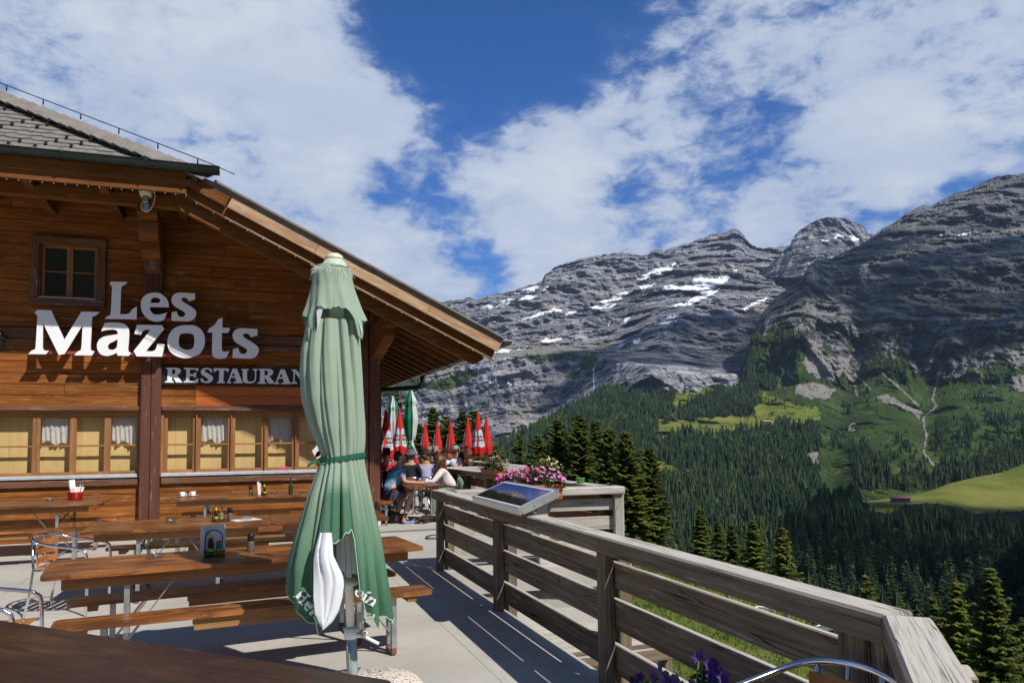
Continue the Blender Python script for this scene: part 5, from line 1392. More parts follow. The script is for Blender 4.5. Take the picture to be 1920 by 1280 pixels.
def sample_grid(G, x, y):
    xs, yt, X, Y, W = G
    i = np.clip(np.searchsorted(xs, x) - 1, 0, len(xs) - 2)
    f = (x - xs[i]) / (xs[i + 1] - xs[i])
    res = np.zeros((len(x), 3)); nr = Y.shape[1]
    yt_i = Y[i, 0]; yb_i = Y[i, -1]; j = (y - yt_i) / (yb_i - yt_i) * (nr - 1)
    ok = (j >= 0) & (j < nr - 1.01); j = np.clip(j, 0, nr - 2); jj = j.astype(int); g = (j - jj)[:, None]; f = f[:, None]
    res = (W[i, jj] * (1 - g) + W[i, jj + 1] * g) * (1 - f) + (W[i + 1, jj] * (1 - g) + W[i + 1, jj + 1] * g) * f
    return res, ok
DENSE = [conv(p, *S8) for p in ([(-1500,300),(300,60),(410,130),(420,360),(60,500),(330,478),(480,445),(600,425),(640,450),(740,440),(780,500),(760,580),(690,600),(740,690),(780,820),(620,950),(560,1300),(-1500,1500)],
      [(420,110),(470,90),(530,170),(520,240),(440,240)], [(930,560),(1010,580),(1120,640),(1180,740),(1230,800),(1000,800),(960,740),(940,640)], [(1230,720),(1380,720),(1560,690),(1905,520),(2300,400),(2300,560),(1905,650),(1780,715),(1560,755),(1400,800),(1220,815)],
      [(330,60),(400,-60),(440,-60),(420,110),(330,130)])]
HALF = [conv(p, *S8) for p in ([(1420,420),(1700,380),(1905,350),(2200,330),(2300,520),(1905,560),(1500,700),(1420,640),(1370,540)], [(1050,60),(1250,100),(1260,190),(1180,230),(1100,130)], [(1180,500),(1330,560),(1290,700),(1100,640)], [(980,250),(1050,260),(1080,330),(1000,330)],
      [(1580,280),(1740,300),(1720,360),(1590,350)], [(830,350),(900,320),(930,370),(840,380)], [(780,440),(900,470),(930,560),(820,600),(760,560)], [(440,-100),(700,-60),(640,60),(470,40)], [(1000,-80),(1200,-60),(1260,80),(1060,60)], [(1280,600),(1420,650),(1230,760)])]
def forest():
    rs = np.random.RandomState(11)
    n = 42000
    x = rs.uniform(640, 2150, n * 4); y = rs.uniform(620, 1380, n * 4)
    D = near_D(x, y, np.full(x.shape, 99.0))
    dens = np.clip((D / 1400.0) ** 2 * 0.075, 0, 0.19)               # trees per square photo pixel
    n_exp = dens.max() * (2150 - 640) * (1380 - 620)
    keep = rs.rand(len(x)) < dens / dens.max() * min(1.0, n_exp / len(x))
    q = np.stack([x / 30, y / 20, x * 0], -1); nz = fbm(q, 3)
    xw, yw = x + 12 * fbm(q * 1.6 + 9, 3), y + 8 * fbm(q * 1.6 + 40, 3)
    w = np.full(x.shape, 0.012)
    for p in HALF: w = np.where(in_poly(xw, yw, p), np.clip(0.32 + nz * 1.2, 0, 1), w)
    for p in DENSE: w = np.where(in_poly(xw, yw, p), np.clip(0.88 + 1.1 * nz, 0.15, 1), w)
    w = np.where((y > 780 + (x - 1100) * 0.0) & (x < 1290) & (w < .5), 0.95, w)
    qm = np.stack([x / 20.0, y / 20.0, x * 0], -1); xm, ym = x + 22 * fbm(qm, 3), y + 13 * fbm(qm + 31, 3)
    for p in MEADOW: w = np.where(in_poly(xm, ym, p), np.where(nz > 0.22, 0.12, 0.012), w)
    for p in SCREE: w = np.where(in_poly(x, y, p), 0.0, w)
    for p, ww in STREAM: w = np.where(near_line(x, y, p, ww * 1.3) > 0.2, 0, w)
    keep &= rs.rand(len(x)) < w
    hl = np.interp(x, [a[0] for a in RIDGE_H], [a[1] for a in RIDGE_H], left=2000)
    keep &= y < hl + 25
    x, y, w = x[keep], y[keep], w[keep]
    A, ok = sample_grid(NEAR, x, y); A = A[ok]; w = w[ok]; hA = (9 + 18 * rs.rand(len(A)) ** 0.8) * (1 + 0.25 * fbm(A / 90.0, 3)) * np.where(w < 0.5, 0.6, 1.0)
    # the nearer spur
    x = rs.uniform(1320, 2250, 60000); y = rs.uniform(800, 1440, 60000); D = hill_D(x, y, np.full(x.shape, 99.0)); dens = (D / 1400.0) ** 2 * 0.095
    keep = rs.rand(len(x)) < dens * (930 * 640) / 60000
    q = np.stack([x / 30, y / 20, x * 0], -1); xw, yw = x + 8 * fbm(q * 1.6 + 9, 3), y + 4 * fbm(q * 1.6 + 40, 3)
    for p in HMEADOW: keep &= ~(in_poly(xw, yw, p))
    rt = np.interp(x, [a[0] for a in RIDGE_H], [a[1] for a in RIDGE_H]); keep &= y > rt + 1
    keep &= ~((x > 1612) & (y < 1004 + 6 * fbm(q * 2, 2)))
    Bp, ok = sample_grid(HILL, x[keep], y[keep]); Bp = Bp[ok]; hB = (10 + 17 * rs.rand(len(Bp)) ** 0.8) * (1 + 0.25 * fbm(Bp / 60.0, 3))
    # individuals: those of the nearer spur that show largest in the view
    c = (Bp - np.array([0, 0, EYE])) @ RM; px = CX + F * c[:, 0] / c[:, 2]; py = CY + F * c[:, 1] / c[:, 2]
    vis = (px > 1440) & (px < 1930) & (py < np.interp(px, [1400, 1650, 1800, 1920], [1130, 1190, 1260, 1300])); size = hB / c[:, 2]
    order = np.argsort(-size * vis)[:273]; ind = np.zeros(len(Bp), bool); ind[order] = True; ind &= vis
    prot = []
    for s in range(4):
        V, Fc, T = spruce_mesh(1.0, 0.175 + 0.02 * s, 900 + s, 15, 8, 0.055, leafn=4, ragged=0.3)
        prot.append((V, Fc, T))
    first = []
    for s, (V, Fc, T) in enumerate(prot):
        me = None
        root = empty('forest_spruce', (0, 0, 0)); o = raw_mesh('crown', V, Fc, MT['needles_far'], root, smooth=False, attrs={'tone': ('FACE', 'FLOAT', T)})
        m = MB(s); m.tube([(0, 0, -0.15), (0, 0, 0.95)], [0.012, 0.002], 5); m.build('trunk', MT['bark'], root); first.append(root)
    P_ = Bp[ind]; H_ = hB[ind]; pxi = px[ind]; pyi = py[ind]; used = set()
    rz = rs.uniform(0, 6.28, len(P_))
    for i in range(len(P_)):
        s = i % 4; f = first[s]
        if s not in used: used.add(s); o = f
        else:
            o = f.copy(); COL.objects.link(o)
            for ch in proto_children[s]:
                cc = ch.copy(); COL.objects.link(cc); cc.parent = o
        if s not in proto_children: proto_children[s] = kids(f)
        o.location = P_[i]; o.rotation_euler = (0, 0, rz[i]); o.scale = (H_[i] * 1.05,) * 2 + (H_[i],)
        if o is not f or True:
            tag(o, 'dark spruce in the shaded forest on the nearer spur below the red roofed barn', 'tree', 'spruces of the nearer forest spur')
    # everything farther is one wood
    rest = np.concatenate([A, Bp[~ind]]); hr = np.concatenate([hA, hB[~ind]])
    vs = [low_conifer(50 + s, 4 if s < 4 else 5, 6) for s in range(6)]
    for s in (4,):                                # rounder, lower crowns between the spruces
        V = vs[s][0]; V[:, :2] *= 1.9; V[:, 2] = 0.62 * (1 - (1 - V[:, 2]) ** 1.7)
        vs[s] = (V, vs[s][1], vs[s][2] * 0.8 + 0.7)
    VV = []; FF = []; TT = []; off = 0
    kind = rs.choice(6, len(rest), p=[.2, .2, .2, .18, .06, .16]); rot = rs.uniform(0, 6.28, len(rest)); wid = rs.uniform(0.75, 1.5, len(rest)); tn = np.clip(rs.uniform(0, 0.8, len(rest)) + 0.9 * fbm(rest / 70.0 + 3, 4) + (rs.rand(len(rest)) < 0.06) * 0.6, 0, 1.3)
    for s, (V, Fc, T) in enumerate(vs):
        idx = np.where(kind == s)[0]; c_, s_ = np.cos(rot[idx]), np.sin(rot[idx]); h = hr[idx]; ww = h * wid[idx]
        X = (V[None, :, 0] * c_[:, None] - V[None, :, 1] * s_[:, None]) * ww[:, None] + rest[idx, 0, None]
        Y = (V[None, :, 0] * s_[:, None] + V[None, :, 1] * c_[:, None]) * ww[:, None] + rest[idx, 1, None]
        Z = V[None, :, 2] * h[:, None] + rest[idx, 2, None] - 0.8
        VV.append(np.stack([X, Y, Z], -1).reshape(-1, 3)); k = len(V)
        FF.append((Fc[None] + (np.arange(len(idx)) * k)[:, None, None] + off).reshape(-1, 3)); off += k * len(idx)
        TT.append((T[None] * 0.45 + tn[idx][:, None] * 0.6).reshape(-1))
    raw_mesh('forest', np.concatenate(VV), np.concatenate(FF), MT['needles_far'], smooth=False, attrs={'tone': ('FACE', 'FLOAT', np.concatenate(TT))},
             label='dark spruce forest covering the hills across the valley around the pale green meadows', cat='forest', kind='stuff')
    print('forest trees', len(rest), 'individuals', int(ind.sum()))
proto_children = {}
forest()

# ------------------------------------------------------------------ huts on the far meadows
def hut(name, px, py, D, w, l, h, rz, roofmat, wallmat, label):
    c = P(px, py, D=D)
    root = empty(name, c, rz, label, 'barn')
    m = MB(1); m.box((0, 0, h / 2 - 1), (l, w, h + 2)); m.build('wall', wallmat, root)
    r = MB(2); rh = w * 0.28
    for s in (-1, 1):
        r.beam((-l * .56, s * w * 0.3, h + rh * 0.42), (l * .56, s * w * 0.3, h + rh * .42), w * 0.70, 0.25, up=Vector((0, s * rh, w * .5)).normalized())
    r.build('roof', roofmat, root)
    d = MB(3); d.box((l * 0.1, -w / 2 - .05, h * .4), (l * .12, .1, h * .7)); d.build('door', MT['plastic_black'], root)
    return root
MT['pinkroof'] = plain('faded red metal roof', (0.60, 0.20, 0.18), 0.5)
MT['huttile'] = plain('weathered tile roof', (0.42, 0.27, 0.22), 0.8)
MT['hutwall'] = plain('dark barn timber', (0.16, 0.11, 0.08), 0.9)
hut('barn', 1688, 938, 712, 6, 16, 2.6, R_(-35), MT['pinkroof'], MT['hutwall'], 'long low barn with a faded red roof on the meadow of the nearer spur')
hut('mountain_hut', 1438, 793, 1660, 9, 15, 4, R_(-28), MT['huttile'], MT['hutwall'], 'tiny wooden hut on the bright meadow under the cliffs')
hut('mountain_hut', 1447, 794, 1655, 5, 6, 2.5, R_(10), MT['huttile'], MT['hutwall'], 'smaller shed just right of the tiny hut on the bright meadow')
# ------------------------------------------------------------------ beer tables, benches and chairs
def rrect(L, W, r, n=4):
    out = []
    for cx, cy, a0 in ((L / 2 - r, W / 2 - r, 0), (-L / 2 + r, W / 2 - r, 90), (-L / 2 + r, -W / 2 + r, 180), (L / 2 - r, -W / 2 + r, 270)):
        for k in range(n + 1):
            a = R_(a0 + 90 * k / n); out.append((cx + r * math.cos(a), cy + r * math.sin(a)))
    return out
def leg_frame(m, x, W, h, s, r=0.018):
    """U frame of square tube standing across the table at x, with rusty tips"""
    for y in (-W, W): m.box((x, y, (h + 0.02) / 2), (0.038, 0.038, h - 0.02), bev=0.003, tone=0.6)
    m.box((x, 0, 0.02), (0.03, 2 * W, 0.03), bev=0.003); m.box((x, 0, h - 0.03), (0.03, 2 * W, 0.03))
    for a in (-1, 1): m.beam((x - .004 * a, -W * a, h * 0.62), (x - .004 * a, W * a, h - 0.07), 0.008, 0.022, up=(1, 0, 0))
def table_thing(kind, L, W, h, loc, rz, label, group, mat='table', th=0.028, rr=0.05, apron=True):
    root = empty(kind, loc, rz, label, 'table' if 'table' in kind else 'bench', group); sd = int(abs(loc[0] * 77 + loc[1] * 31))
    m = MB(sd); m.prism([rrect(L, W, rr)], (0, 0, h - th), (1, 0, 0), (0, 1, 0), (0, 0, 1), th, tone=0.5)
    edge = MB(sd + 1)
    top = m.build('table_top' if 'table' in kind else 'seat', MT[mat], root)
    inset = 0.12 if 'table' in kind else L * 0.33
    iy = W / 2 - 0.085 if 'table' in kind else W / 2 - 0.05
    for s in (-1, 1):
        a = MB(sd + 3 + s); a.box((0, s * iy, h - th - 0.042), (L - 2 * inset, 0.028, 0.082), bev=0.004); a.build('apron', MT['apron'], root)
    if 'table' not in kind:
        for s in (-1, 1):
            a = MB(sd + 9 + s); a.box((s * (L / 2 - 0.17), 0, h - th - 0.022), (0.07, W * 0.86, 0.042), bev=0.003); a.build('cleat', MT['apron'], root)
    lx = L / 2 - (0.52 if 'table' in kind else 0.30)
    for s in (-1, 1):
        f = MB(sd + 20 + s); leg_frame(f, s * lx, iy - 0.03, h - th, s)
        fo = f.build('leg_frame', MT['steel'], root)
        t = MB(sd + 30); 
        for y in (-1, 1): t.box((s * lx, y * (iy - 0.03), 0.035), (0.0385, 0.0385, 0.05), bev=0.002)
        t.build('foot', MT['rust'], fo)
        b = MB(sd + 25 + s)
        for y in (-1, 1): b.beam((s * lx, y * (iy - 0.055), h * 0.30), (s * (lx - h * 0.46), y * (iy - 0.055), h - th - 0.015), 0.006, 0.026, up=(0, 1, 0))
        b.build('brace', MT['steel'], root)
    return root
GT, GB = 'long wooden folding tables on the terrace', 'wooden folding benches at the tables'
table_thing('beer_table', 2.70, 0.80, 0.75, (0.015, 6.345, 0), R_(6.8), 'worn brown folding table whose right end shows behind the big green parasol', GT)
table_thing('bench', 2.55, 0.29, 0.47, (0.105, 5.745, 0), R_(5.5), 'folding bench nearest to us in front of the worn table, running behind the big parasol', GB)
table_thing('bench', 2.50, 0.29, 0.47, (0.01, 6.57, 0), R_(7), 'folding bench tucked beneath the far side of the worn table', GB)
table_thing('beer_table', 1.80, 1.00, 0.75, (-0.63, 8.93, 0), R_(-1), 'brown folding table with two ashtrays and a paper sheet, middle row', GT)
table_thing('beer_table', 1.28, 1.00, 0.742, (0.92, 9.02, 0), R_(-1), 'brown folding table in the middle row half hidden behind the big parasol', GT)
table_thing('bench', 2.55, 0.29, 0.47, (-0.16, 9.40, 0), R_(-1), 'folding bench under the middle row of tables', GB)
table_thing('bench', 2.40, 0.29, 0.47, (0.10, 10.5, 0), R_(-1), 'folding bench behind the middle row of tables', GB)
table_thing('beer_table', 2.90, 1.25, 0.75, (-3.42, 12.78, 0), R_(-1.5), 'brown folding table at the left with the red pot of napkins', GT)
table_thing('bench', 2.50, 0.34, 0.47, (-3.08, 12.98, 0), R_(0), 'folding bench along the chalet wall at the left', GB)
table_thing('bench', 2.50, 0.30, 0.47, (-3.12, 11.68, 0), R_(0), 'folding bench in front of the table with the red pot', GB)
table_thing('beer_table', 2.75, 1.00, 0.75, (0.29, 12.86, 0), R_(-1), 'brown folding table below the right windows with two white cups', GT)
table_thing('bench', 2.50, 0.30, 0.47, (0.30, 13.25, 0), R_(0), 'folding bench below the right windows behind the table with cups', GB)
table_thing('beer_table', 2.60, 0.74, 0.75, (3.16, 15.12, 0), R_(91), 'folding table where the man in the floral shirt and the woman sit', GT)
table_thing('bench', 2.30, 0.28, 0.47, (2.45, 14.98, 0), R_(90), 'folding bench carrying the man in the floral shirt', GB)
table_thing('bench', 2.30, 0.28, 0.47, (4.0, 15.3, 0), R_(90), 'folding bench carrying the woman with long curly hair', GB)
table_thing('beer_table', 2.70, 0.80, 0.75, (-0.70, 3.49, 0), R_(135.3), 'large dark brown table top filling the lower left corner', GT, mat='table_dark', th=0.03)

def chair(loc, rz, label, first=None):
    if first: return copy_tree(first, None, loc, rz, label)
    root = empty('armchair', loc, rz, label, 'chair', 'aluminium armchairs with wooden slats')
    # faces +x: arm loop, front legs in one tube
    half = [(0.26, 0.27, 0.0), (0.27, 0.275, 0.30), (0.26, 0.28, 0.56), (0.23, 0.28, 0.61), (0.17, 0.28, 0.635), (-0.06, 0.285, 0.67), (-0.18, 0.26, 0.70), (-0.25, 0.20, 0.725), (-0.285, 0.10, 0.74), (-0.295, 0, 0.745)]
    pts = half + [(x, -y, z) for x, y, z in half[-2::-1]]
    pts = [tuple(p) for p in pts]
    sm = []
    P3 = [np.array(p) for p in pts]
    for i in range(len(P3) - 1):
        a, b_, c, d = P3[max(i - 1, 0)], P3[i], P3[i + 1], P3[min(i + 2, len(P3) - 1)]
        for k in range(3):
            t = k / 3; sm.append(0.5 * ((2 * b_) + (-a + c) * t + (2 * a - 5 * b_ + 4 * c - d) * t * t + (-a + 3 * b_ - 3 * c + d) * t ** 3))
    sm.append(P3[-1])
    m = MB(1); m.tube(sm, 0.0135, 10); m.build('arm_tube', MT['chrome'], root)
    for s in (-1, 1):
        m = MB(2); m.tube([(-0.26, s * 0.20, 0.735), (-0.235, s * 0.215, 0.45), (-0.25, s * 0.24, 0.2), (-0.29, s * 0.26, 0.0)], 0.012, 8); m.build('leg', MT['chrome'], root)
        m = MB(3); m.tube([(-0.24, s * 0.22, 0.43), (0.26, s * 0.25, 0.45)], 0.011, 8); m.build('seat_rail', MT['chrome'], root)
        m = MB(3); m.tube([(-0.285, s * 0.075, 0.74), (-0.255, s * 0.08, 0.44)], 0.009, 6); m.build('back_stay', MT['chrome'], root)
    for k, z in enumerate((0.665, 0.585, 0.505)):
        b = MB(10 + k); n = 8
        for i in range(n):
            y0, y1 = -0.20 + 0.40 * i / n, -0.20 + 0.40 * (i + 1) / n
            f = lambda y: -0.262 + 0.05 * (y / 0.2) ** 2
            b.beam((f(y0), y0, z), (f(y1), y1 + 0.002, z), 0.012, 0.055, tone=0.3 + .2 * k)
        b.build('back_slat', MT['slat'], root)
    for k in range(6):
        b = MB(20 + k); b.box((-0.19 + k * 0.082, 0, 0.455), (0.058, 0.46, 0.012), bev=0.003); b.build('seat_slat', MT['slat'], root)
    return root
c1 = chair((-1.60, 8.42, 0), R_(-12), 'aluminium armchair with orange wood slats at the left end of the middle row')
chair((-1.58, 5.72, 0), R_(-3), 'aluminium armchair cut by the left edge beside the worn table', c1)
c3 = chair((1.89, 2.21, 0.0), R_(184), 'aluminium armchair in the near right corner against the railing', c1)
c3.scale = (1.0, 1.0, 1.05)
chair((P(768, 860, Y=17.0).x, 17.0, 0), R_(80), 'aluminium armchair under the person in black', c1)
chair((P(797, 860, Y=16.9).x, 16.9, 0), R_(70), 'aluminium armchair under the woman in the lavender top', c1)
chair((P(856, 860, Y=19.7).x, 19.7, 0), R_(250), 'aluminium armchair under the man in the white shirt', c1)

# ------------------------------------------------------------------ things on the tables
def at_table(px, py, h=0.75): return P(px, py, Z=h)
def ashtray(px, py, label):
    o = empty('ashtray', at_table(px, py), 0, label, 'ashtray', 'glass ashtrays on the tables')
    m = MB(1); m.lathe([(0.045, 0.0), (0.055, 0.004), (0.058, 0.03), (0.050, 0.034), (0.044, 0.012), (0.001, 0.009)], n=8, smooth=False, wob=lambda a, i: 1 + 0.03 * math.cos(4 * a)); m.build('glass_dish', MT['clear'], o)
    m = MB(2); m.tube([(0.06 * math.cos(a), 0.06 * math.sin(a), 0.032) for a in np.linspace(0, 2 * math.pi, 13)[:-1]], 0.003, 4, closed=True); m.build('rim', MT['chrome'], o)
for px, py, l in ((291, 1046, 'glass ashtray on the worn table left of the condiment caddy'), (320, 979, 'glass ashtray on the middle row table left of its caddy'), (463, 974, 'glass ashtray lying on the paper sheet'),
                  (93, 939, 'glass ashtray left of the red pot'), (514, 925, 'glass ashtray left of the green bottle vase'), (567, 924, 'glass ashtray right of the green bottle vase beside the parasol')): ashtray(px, py, l)
def pepper(px, py, label, s=1.0):
    o = empty('pepper_mill', at_table(px, py), 0, label, 'pepper mill', 'black capped pepper mills')
    m = MB(1); m.lathe([(0.027, 0), (0.028, 0.005), (0.026, 0.07), (0.024, 0.078)], n=14, tone=.5); m.build('jar', MT['pepper'], o)
    m = MB(2); m.lathe([(0.0255, 0.079), (0.0265, 0.085), (0.025, 0.125), (0.020, 0.138), (0.004, 0.141)], n=14); m.build('cap', MT['plastic_black'], o)
    o.scale = (s,) * 3
pepper(470, 1033, 'pepper mill on the worn table right of the menu cards', 1.05); pepper(431, 975, 'pepper mill on the middle row table beside its caddy', 1.05); pepper(470, 928, 'pepper mill on the table below the right windows', 1.15)
def menu_mat():
    m, t, b = new_mat('printed menu card')
    co = t.node('ShaderNodeTexCoord').outputs['Object']; s = t.node('ShaderNodeSeparateXYZ'); t.l.new(co, s.inputs[0])
    # printed blocks: small text lines and a round pink picture
    d = t.vmath('LENGTH', t.vmath('SUBTRACT', t.vmath('MULTIPLY', co, (1, 0, 1)), (0.042, 0, 0.062)))
    c = t.mix(t.ramp(d, 0.017, 0.019, 1, 0), (0.78, 0.76, 0.72), (0.75, 0.16, 0.17))
    ln = t.math('GREATER_THAN', t.math('SINE', t.math('MULTIPLY', s.outputs[2], 900)), 0.3)
    reg = t.math('MULTIPLY', t.ramp(s.outputs[0], -0.052, -0.050, 0, 1), t.ramp(s.outputs[0], -0.012, -0.010, 1, 0))
    reg = t.math('MULTIPLY', reg, t.ramp(t.noise(co, 130, 2, .5), .42, .46))
    c = t.mix(t.math('MULTIPLY', t.math('MULTIPLY', ln, reg), 0.6), c, (0.25, 0.22, 0.20))
    t.l.new(c, b.inputs['Base Color']); b.inputs['Roughness'].default_value = 0.6
    return m
MT['menu'] = menu_mat()
def caddy(px, py, label, rz=0.0, card=True, s=1.0, sheet_only=False):
    o = empty('condiment_caddy', at_table(px, py), rz, label, 'caddy', 'wire condiment caddies on the tables'); o.scale = (s,) * 3
    m = MB(1); m.prism([rrect(0.13, 0.085, 0.02)], (0, 0, 0.002), (1, 0, 0), (0, 1, 0), (0, 0, 1), 0.006); m.build('tray', MT['plastic_black'], o)
    m = MB(2)
    for z in (0.02, 0.035): m.tube([(p[0], p[1], z) for p in rrect(0.13, 0.085, 0.02)], 0.003, 4, closed=True)
    m.tube([(0.055 * math.cos(a) - 0.005, 0.0 , 0.12 + 0.055 * math.sin(a) if math.sin(a) >= 0 else 0.01) for a in np.linspace(0, math.pi, 13)], 0.004, 5)
    for sx in (-1, 1): m.tube([(sx * 0.055 - 0.005, 0, 0.01), (sx * 0.055 - 0.005, 0, 0.12)], 0.0035, 5)
    m.build('wire_rack', MT['plastic_black'], o)
    b = MB(3); b.lathe([(0.020, 0.008), (0.021, 0.05), (0.019, 0.10), (0.010, 0.125)], (-0.025, -0.01, 0), 12); q = b.build('sauce_bottle', MT['sauce'], o)
    b = MB(4); b.lathe([(0.0212, 0.01), (0.0214, 0.05), (0.0208, 0.055)], (-0.025, -0.01, 0), 12, mi=0); b.build('label', MT['yellow'], q)
    b = MB(4); b.lathe([(0.0218, 0.012), (0.0220, 0.03), (0.0214, 0.034)], (-0.025, -0.01, 0), 12, mi=0); b.build('label', MT['gteal'], q)
    b = MB(5); b.lathe([(0.011, 0.124), (0.012, 0.135), (0.003, 0.158)], (-0.025, -0.01, 0), 10); b.build('nozzle', MT['yellow'], q)
    b = MB(6); b.lathe([(0.021, 0.008), (0.022, 0.05), (0.0215, 0.09)], (0.030, -0.01, 0), 12); q = b.build('spice_tin', MT['yellow'], o)
    b = MB(7); b.lathe([(0.0222, 0.05), (0.0224, 0.055), (0.0222, 0.088)], (0.030, -0.01, 0), 12); b.build('label', MT['gteal'], q)
    b = MB(7); b.lathe([(0.0225, 0.09), (0.023, 0.10), (0.001, 0.103)], (0.030, -0.01, 0), 12); b.build('lid', MT['red'], q)
    if card:
        b = MB(8); b.box((0.0, 0.075, 0.105), (0.16, 0.004, 0.19), Matrix.Rotation(R_(-6), 3, 'X')); b.box((-0.06, 0.06, 0.095), (0.004, 0.05, 0.17)); b.build('menu_card', MT['menu'], o)
caddy(402, 1042, 'wire caddy of sauce bottles with a white menu card on the worn table', R_(10), True, 1.15)
caddy(409, 977, 'wire caddy of sauce bottles without card on the middle row table', R_(15), False, 1.0)
caddy(495, 928, 'wire caddy with an upright card seen edge on below the right windows', R_(80), True, 1.1)
def sheet_paper():
    a = at_table(460, 974)
    m = MB(1); m.box((0, 0, 0.002), (0.30, 0.21, 0.002)); m.build('paper_sheet', MT['menu'], label='white paper sheet under an ashtray on the middle row table', cat='paper', loc=a, rz=R_(25))
sheet_paper()
def cup(px, py, label, flip):
    o = empty('coffee_cup', at_table(px, py), 0, label, 'cup', 'white espresso cups on saucers')
    m = MB(1); m.lathe([(0.03, 0.002), (0.075, 0.014), (0.078, 0.018), (0.035, 0.008), (0.001, 0.007)], n=18); m.build('saucer', MT['china'], o)
    m = MB(2); m.lathe([(0.026, 0.009), (0.034, 0.02), (0.041, 0.075), (0.038, 0.075), (0.03, 0.02), (0.001, 0.016)], n=16); c = m.build('bowl', MT['china'], o)
    m = MB(3); m.tube([(flip * (0.038 + 0.02 * math.sin(a)), 0, 0.043 + 0.02 * math.cos(a)) for a in np.linspace(0.2, math.pi - .2, 8)], 0.005, 6); m.build('handle', MT['china'], c)
    if flip < 0:
        m = MB(4); m.box((-0.07, 0, 0.02), (0.10, 0.012, 0.004), bev=.001); m.build('spoon', MT['alu'], o)
cup(342, 931, 'left white espresso cup on its saucer', 1); cup(362, 930, 'right white espresso cup with its handle to the left', -1)
def pot():
    o = empty('red_pot', at_table(141, 936), 0, 'small glossy red pot holding white napkins and cutlery', 'pot')
    m = MB(1); m.lathe([(0.085, 0.0), (0.10, 0.012), (0.105, 0.11), (0.110, 0.118), (0.100, 0.118), (0.095, 0.02), (0.001, 0.015)], n=24); b = m.build('pot_body', MT['red'], o)
    for s in (-1, 1):
        m = MB(2); m.tube([(s * 0.105, -0.03, 0.095), (s * 0.135, -0.02, 0.10), (s * 0.135, 0.02, 0.10), (s * 0.105, 0.03, 0.095)], 0.008, 6); m.build('handle', MT['red'], b)
    m = MB(3); m.tube([(-0.02, 0, 0.05), (-0.055, 0.01, 0.30)], [0.045, 0.048], 10, flat=0.5); m.build('napkin', MT['napkin'], o)
    for x, y, a, ln in ((0.03, -0.03, 0.12, 0.17), (-0.02, -0.05, -0.1, 0.15), (0.06, 0, 0.3, 0.18)):
        m = MB(4); m.box((x, y, 0.11), (0.07, 0.012, ln), Euler((0.1, a, a)).to_matrix(), bev=0.003); m.build('napkin', MT['napkin'], o)
    for x, a in ((0.075, 0.30), (0.055, 0.18), (-0.07, -0.2)):
        m = MB(5); m.box((x, -0.02, 0.15), (0.014, 0.008, 0.18), Euler((0, a, 0)).to_matrix(), bev=.002); m.build('cutlery', MT['alu'], o)
pot()
def vase():
    o = empty('bottle_vase', at_table(545, 926), 0, 'small green bottle used as vase with one pink gerbera', 'vase')
    m = MB(1); m.lathe([(0.033, 0), (0.036, 0.01), (0.036, 0.11), (0.030, 0.145), (0.014, 0.18), (0.013, 0.25), (0.016, 0.255), (0.016, 0.27)], n=16); m.build('bottle', MT['bottle'], o)
    m = MB(2); m.tube([(0, 0, 0.05), (-0.005, 0, 0.27), (-0.03, 0, 0.34), (-0.075, 0, 0.405)], 0.004, 5); m.build('stem', MT['stem'], o)
    m = MB(3)
    for k in range(16):
        a = 2 * math.pi * k / 16; M = Matrix.Rotation(R_(-35), 3, 'Y') @ Matrix.Rotation(R_(35), 3, 'X')
        d = M @ Vector((math.cos(a), math.sin(a), 0.25)); s = M @ Vector((-math.sin(a), math.cos(a), 0)); c = Vector((-0.08, 0, 0.41))
        m.face([c + d * .008, c + d * 0.035 - s * 0.011, c + d * 0.055, c + d * .035 + s * 0.011], [(0, 0)] * 4, m.rnd.random())
    m.build('blossom', MT['pink'], o)
MT['stem'] = plain('plant stem', (0.10, 0.17, 0.04), 0.6)
MT['pink'] = plain('pink petals', (0.75, 0.06, 0.22), 0.6, 0, 0.25, 60)
vase()

# ------------------------------------------------------------------ flowers
def petal_mat(name, cols):
    m, t, b = new_mat(name)
    c = t.cramp(t.attr('tone'), [(i / max(1, len(cols) - 1), c) for i, c in enumerate(cols)])
    t.l.new(c, b.inputs['Base Color']); b.inputs['Roughness'].default_value = 0.6
    return m
MT['petunia_pink'] = petal_mat('pink petunia', [(0.52, 0.02, 0.18), (0.72, 0.07, 0.35), (0.70, 0.24, 0.58), (0.72, 0.45, 0.68)])
MT['petunia_yellow'] = petal_mat('yellow petunia', [(0.80, 0.70, 0.25), (0.82, 0.76, 0.42), (0.80, 0.55, 0.10)])
MT['petunia_mixed'] = petal_mat('mixed petunia', [(0.80, 0.74, 0.35), (0.80, 0.76, 0.50), (0.68, 0.15, 0.45), (0.16, 0.06, 0.30)])
MT['petunia_purple'] = petal_mat('dark purple petunia', [(0.035, 0.008, 0.11), (0.07, 0.015, 0.20), (0.13, 0.03, 0.33)])
MT['leaf'] = foliage('flower leaves', (0.020, 0.045, 0.008), (0.075, 0.13, 0.020), (0.20, 0.27, 0.05), rnd=0.1)
def blossom(m, c, r, n, tone, seg=5):
    n = n.normalized(); u = n.orthogonal().normalized(); v = n.cross(u); a0 = m.rnd.uniform(0, 6)
    ring = [c + (u * math.cos(a0 + 2 * math.pi * k / (seg * 2)) + v * math.sin(a0 + 2 * math.pi * k / (seg * 2))) * r * (1.0 if k % 2 == 0 else 0.62) + n * (r * 0.35 if k % 2 == 0 else r * .25) for k in range(seg * 2)]
    for k in range(seg * 2):
        m.face([c - n * r * 0.2, ring[k], ring[(k + 1) % (seg * 2)]], [(0, 0)] * 3, tone)
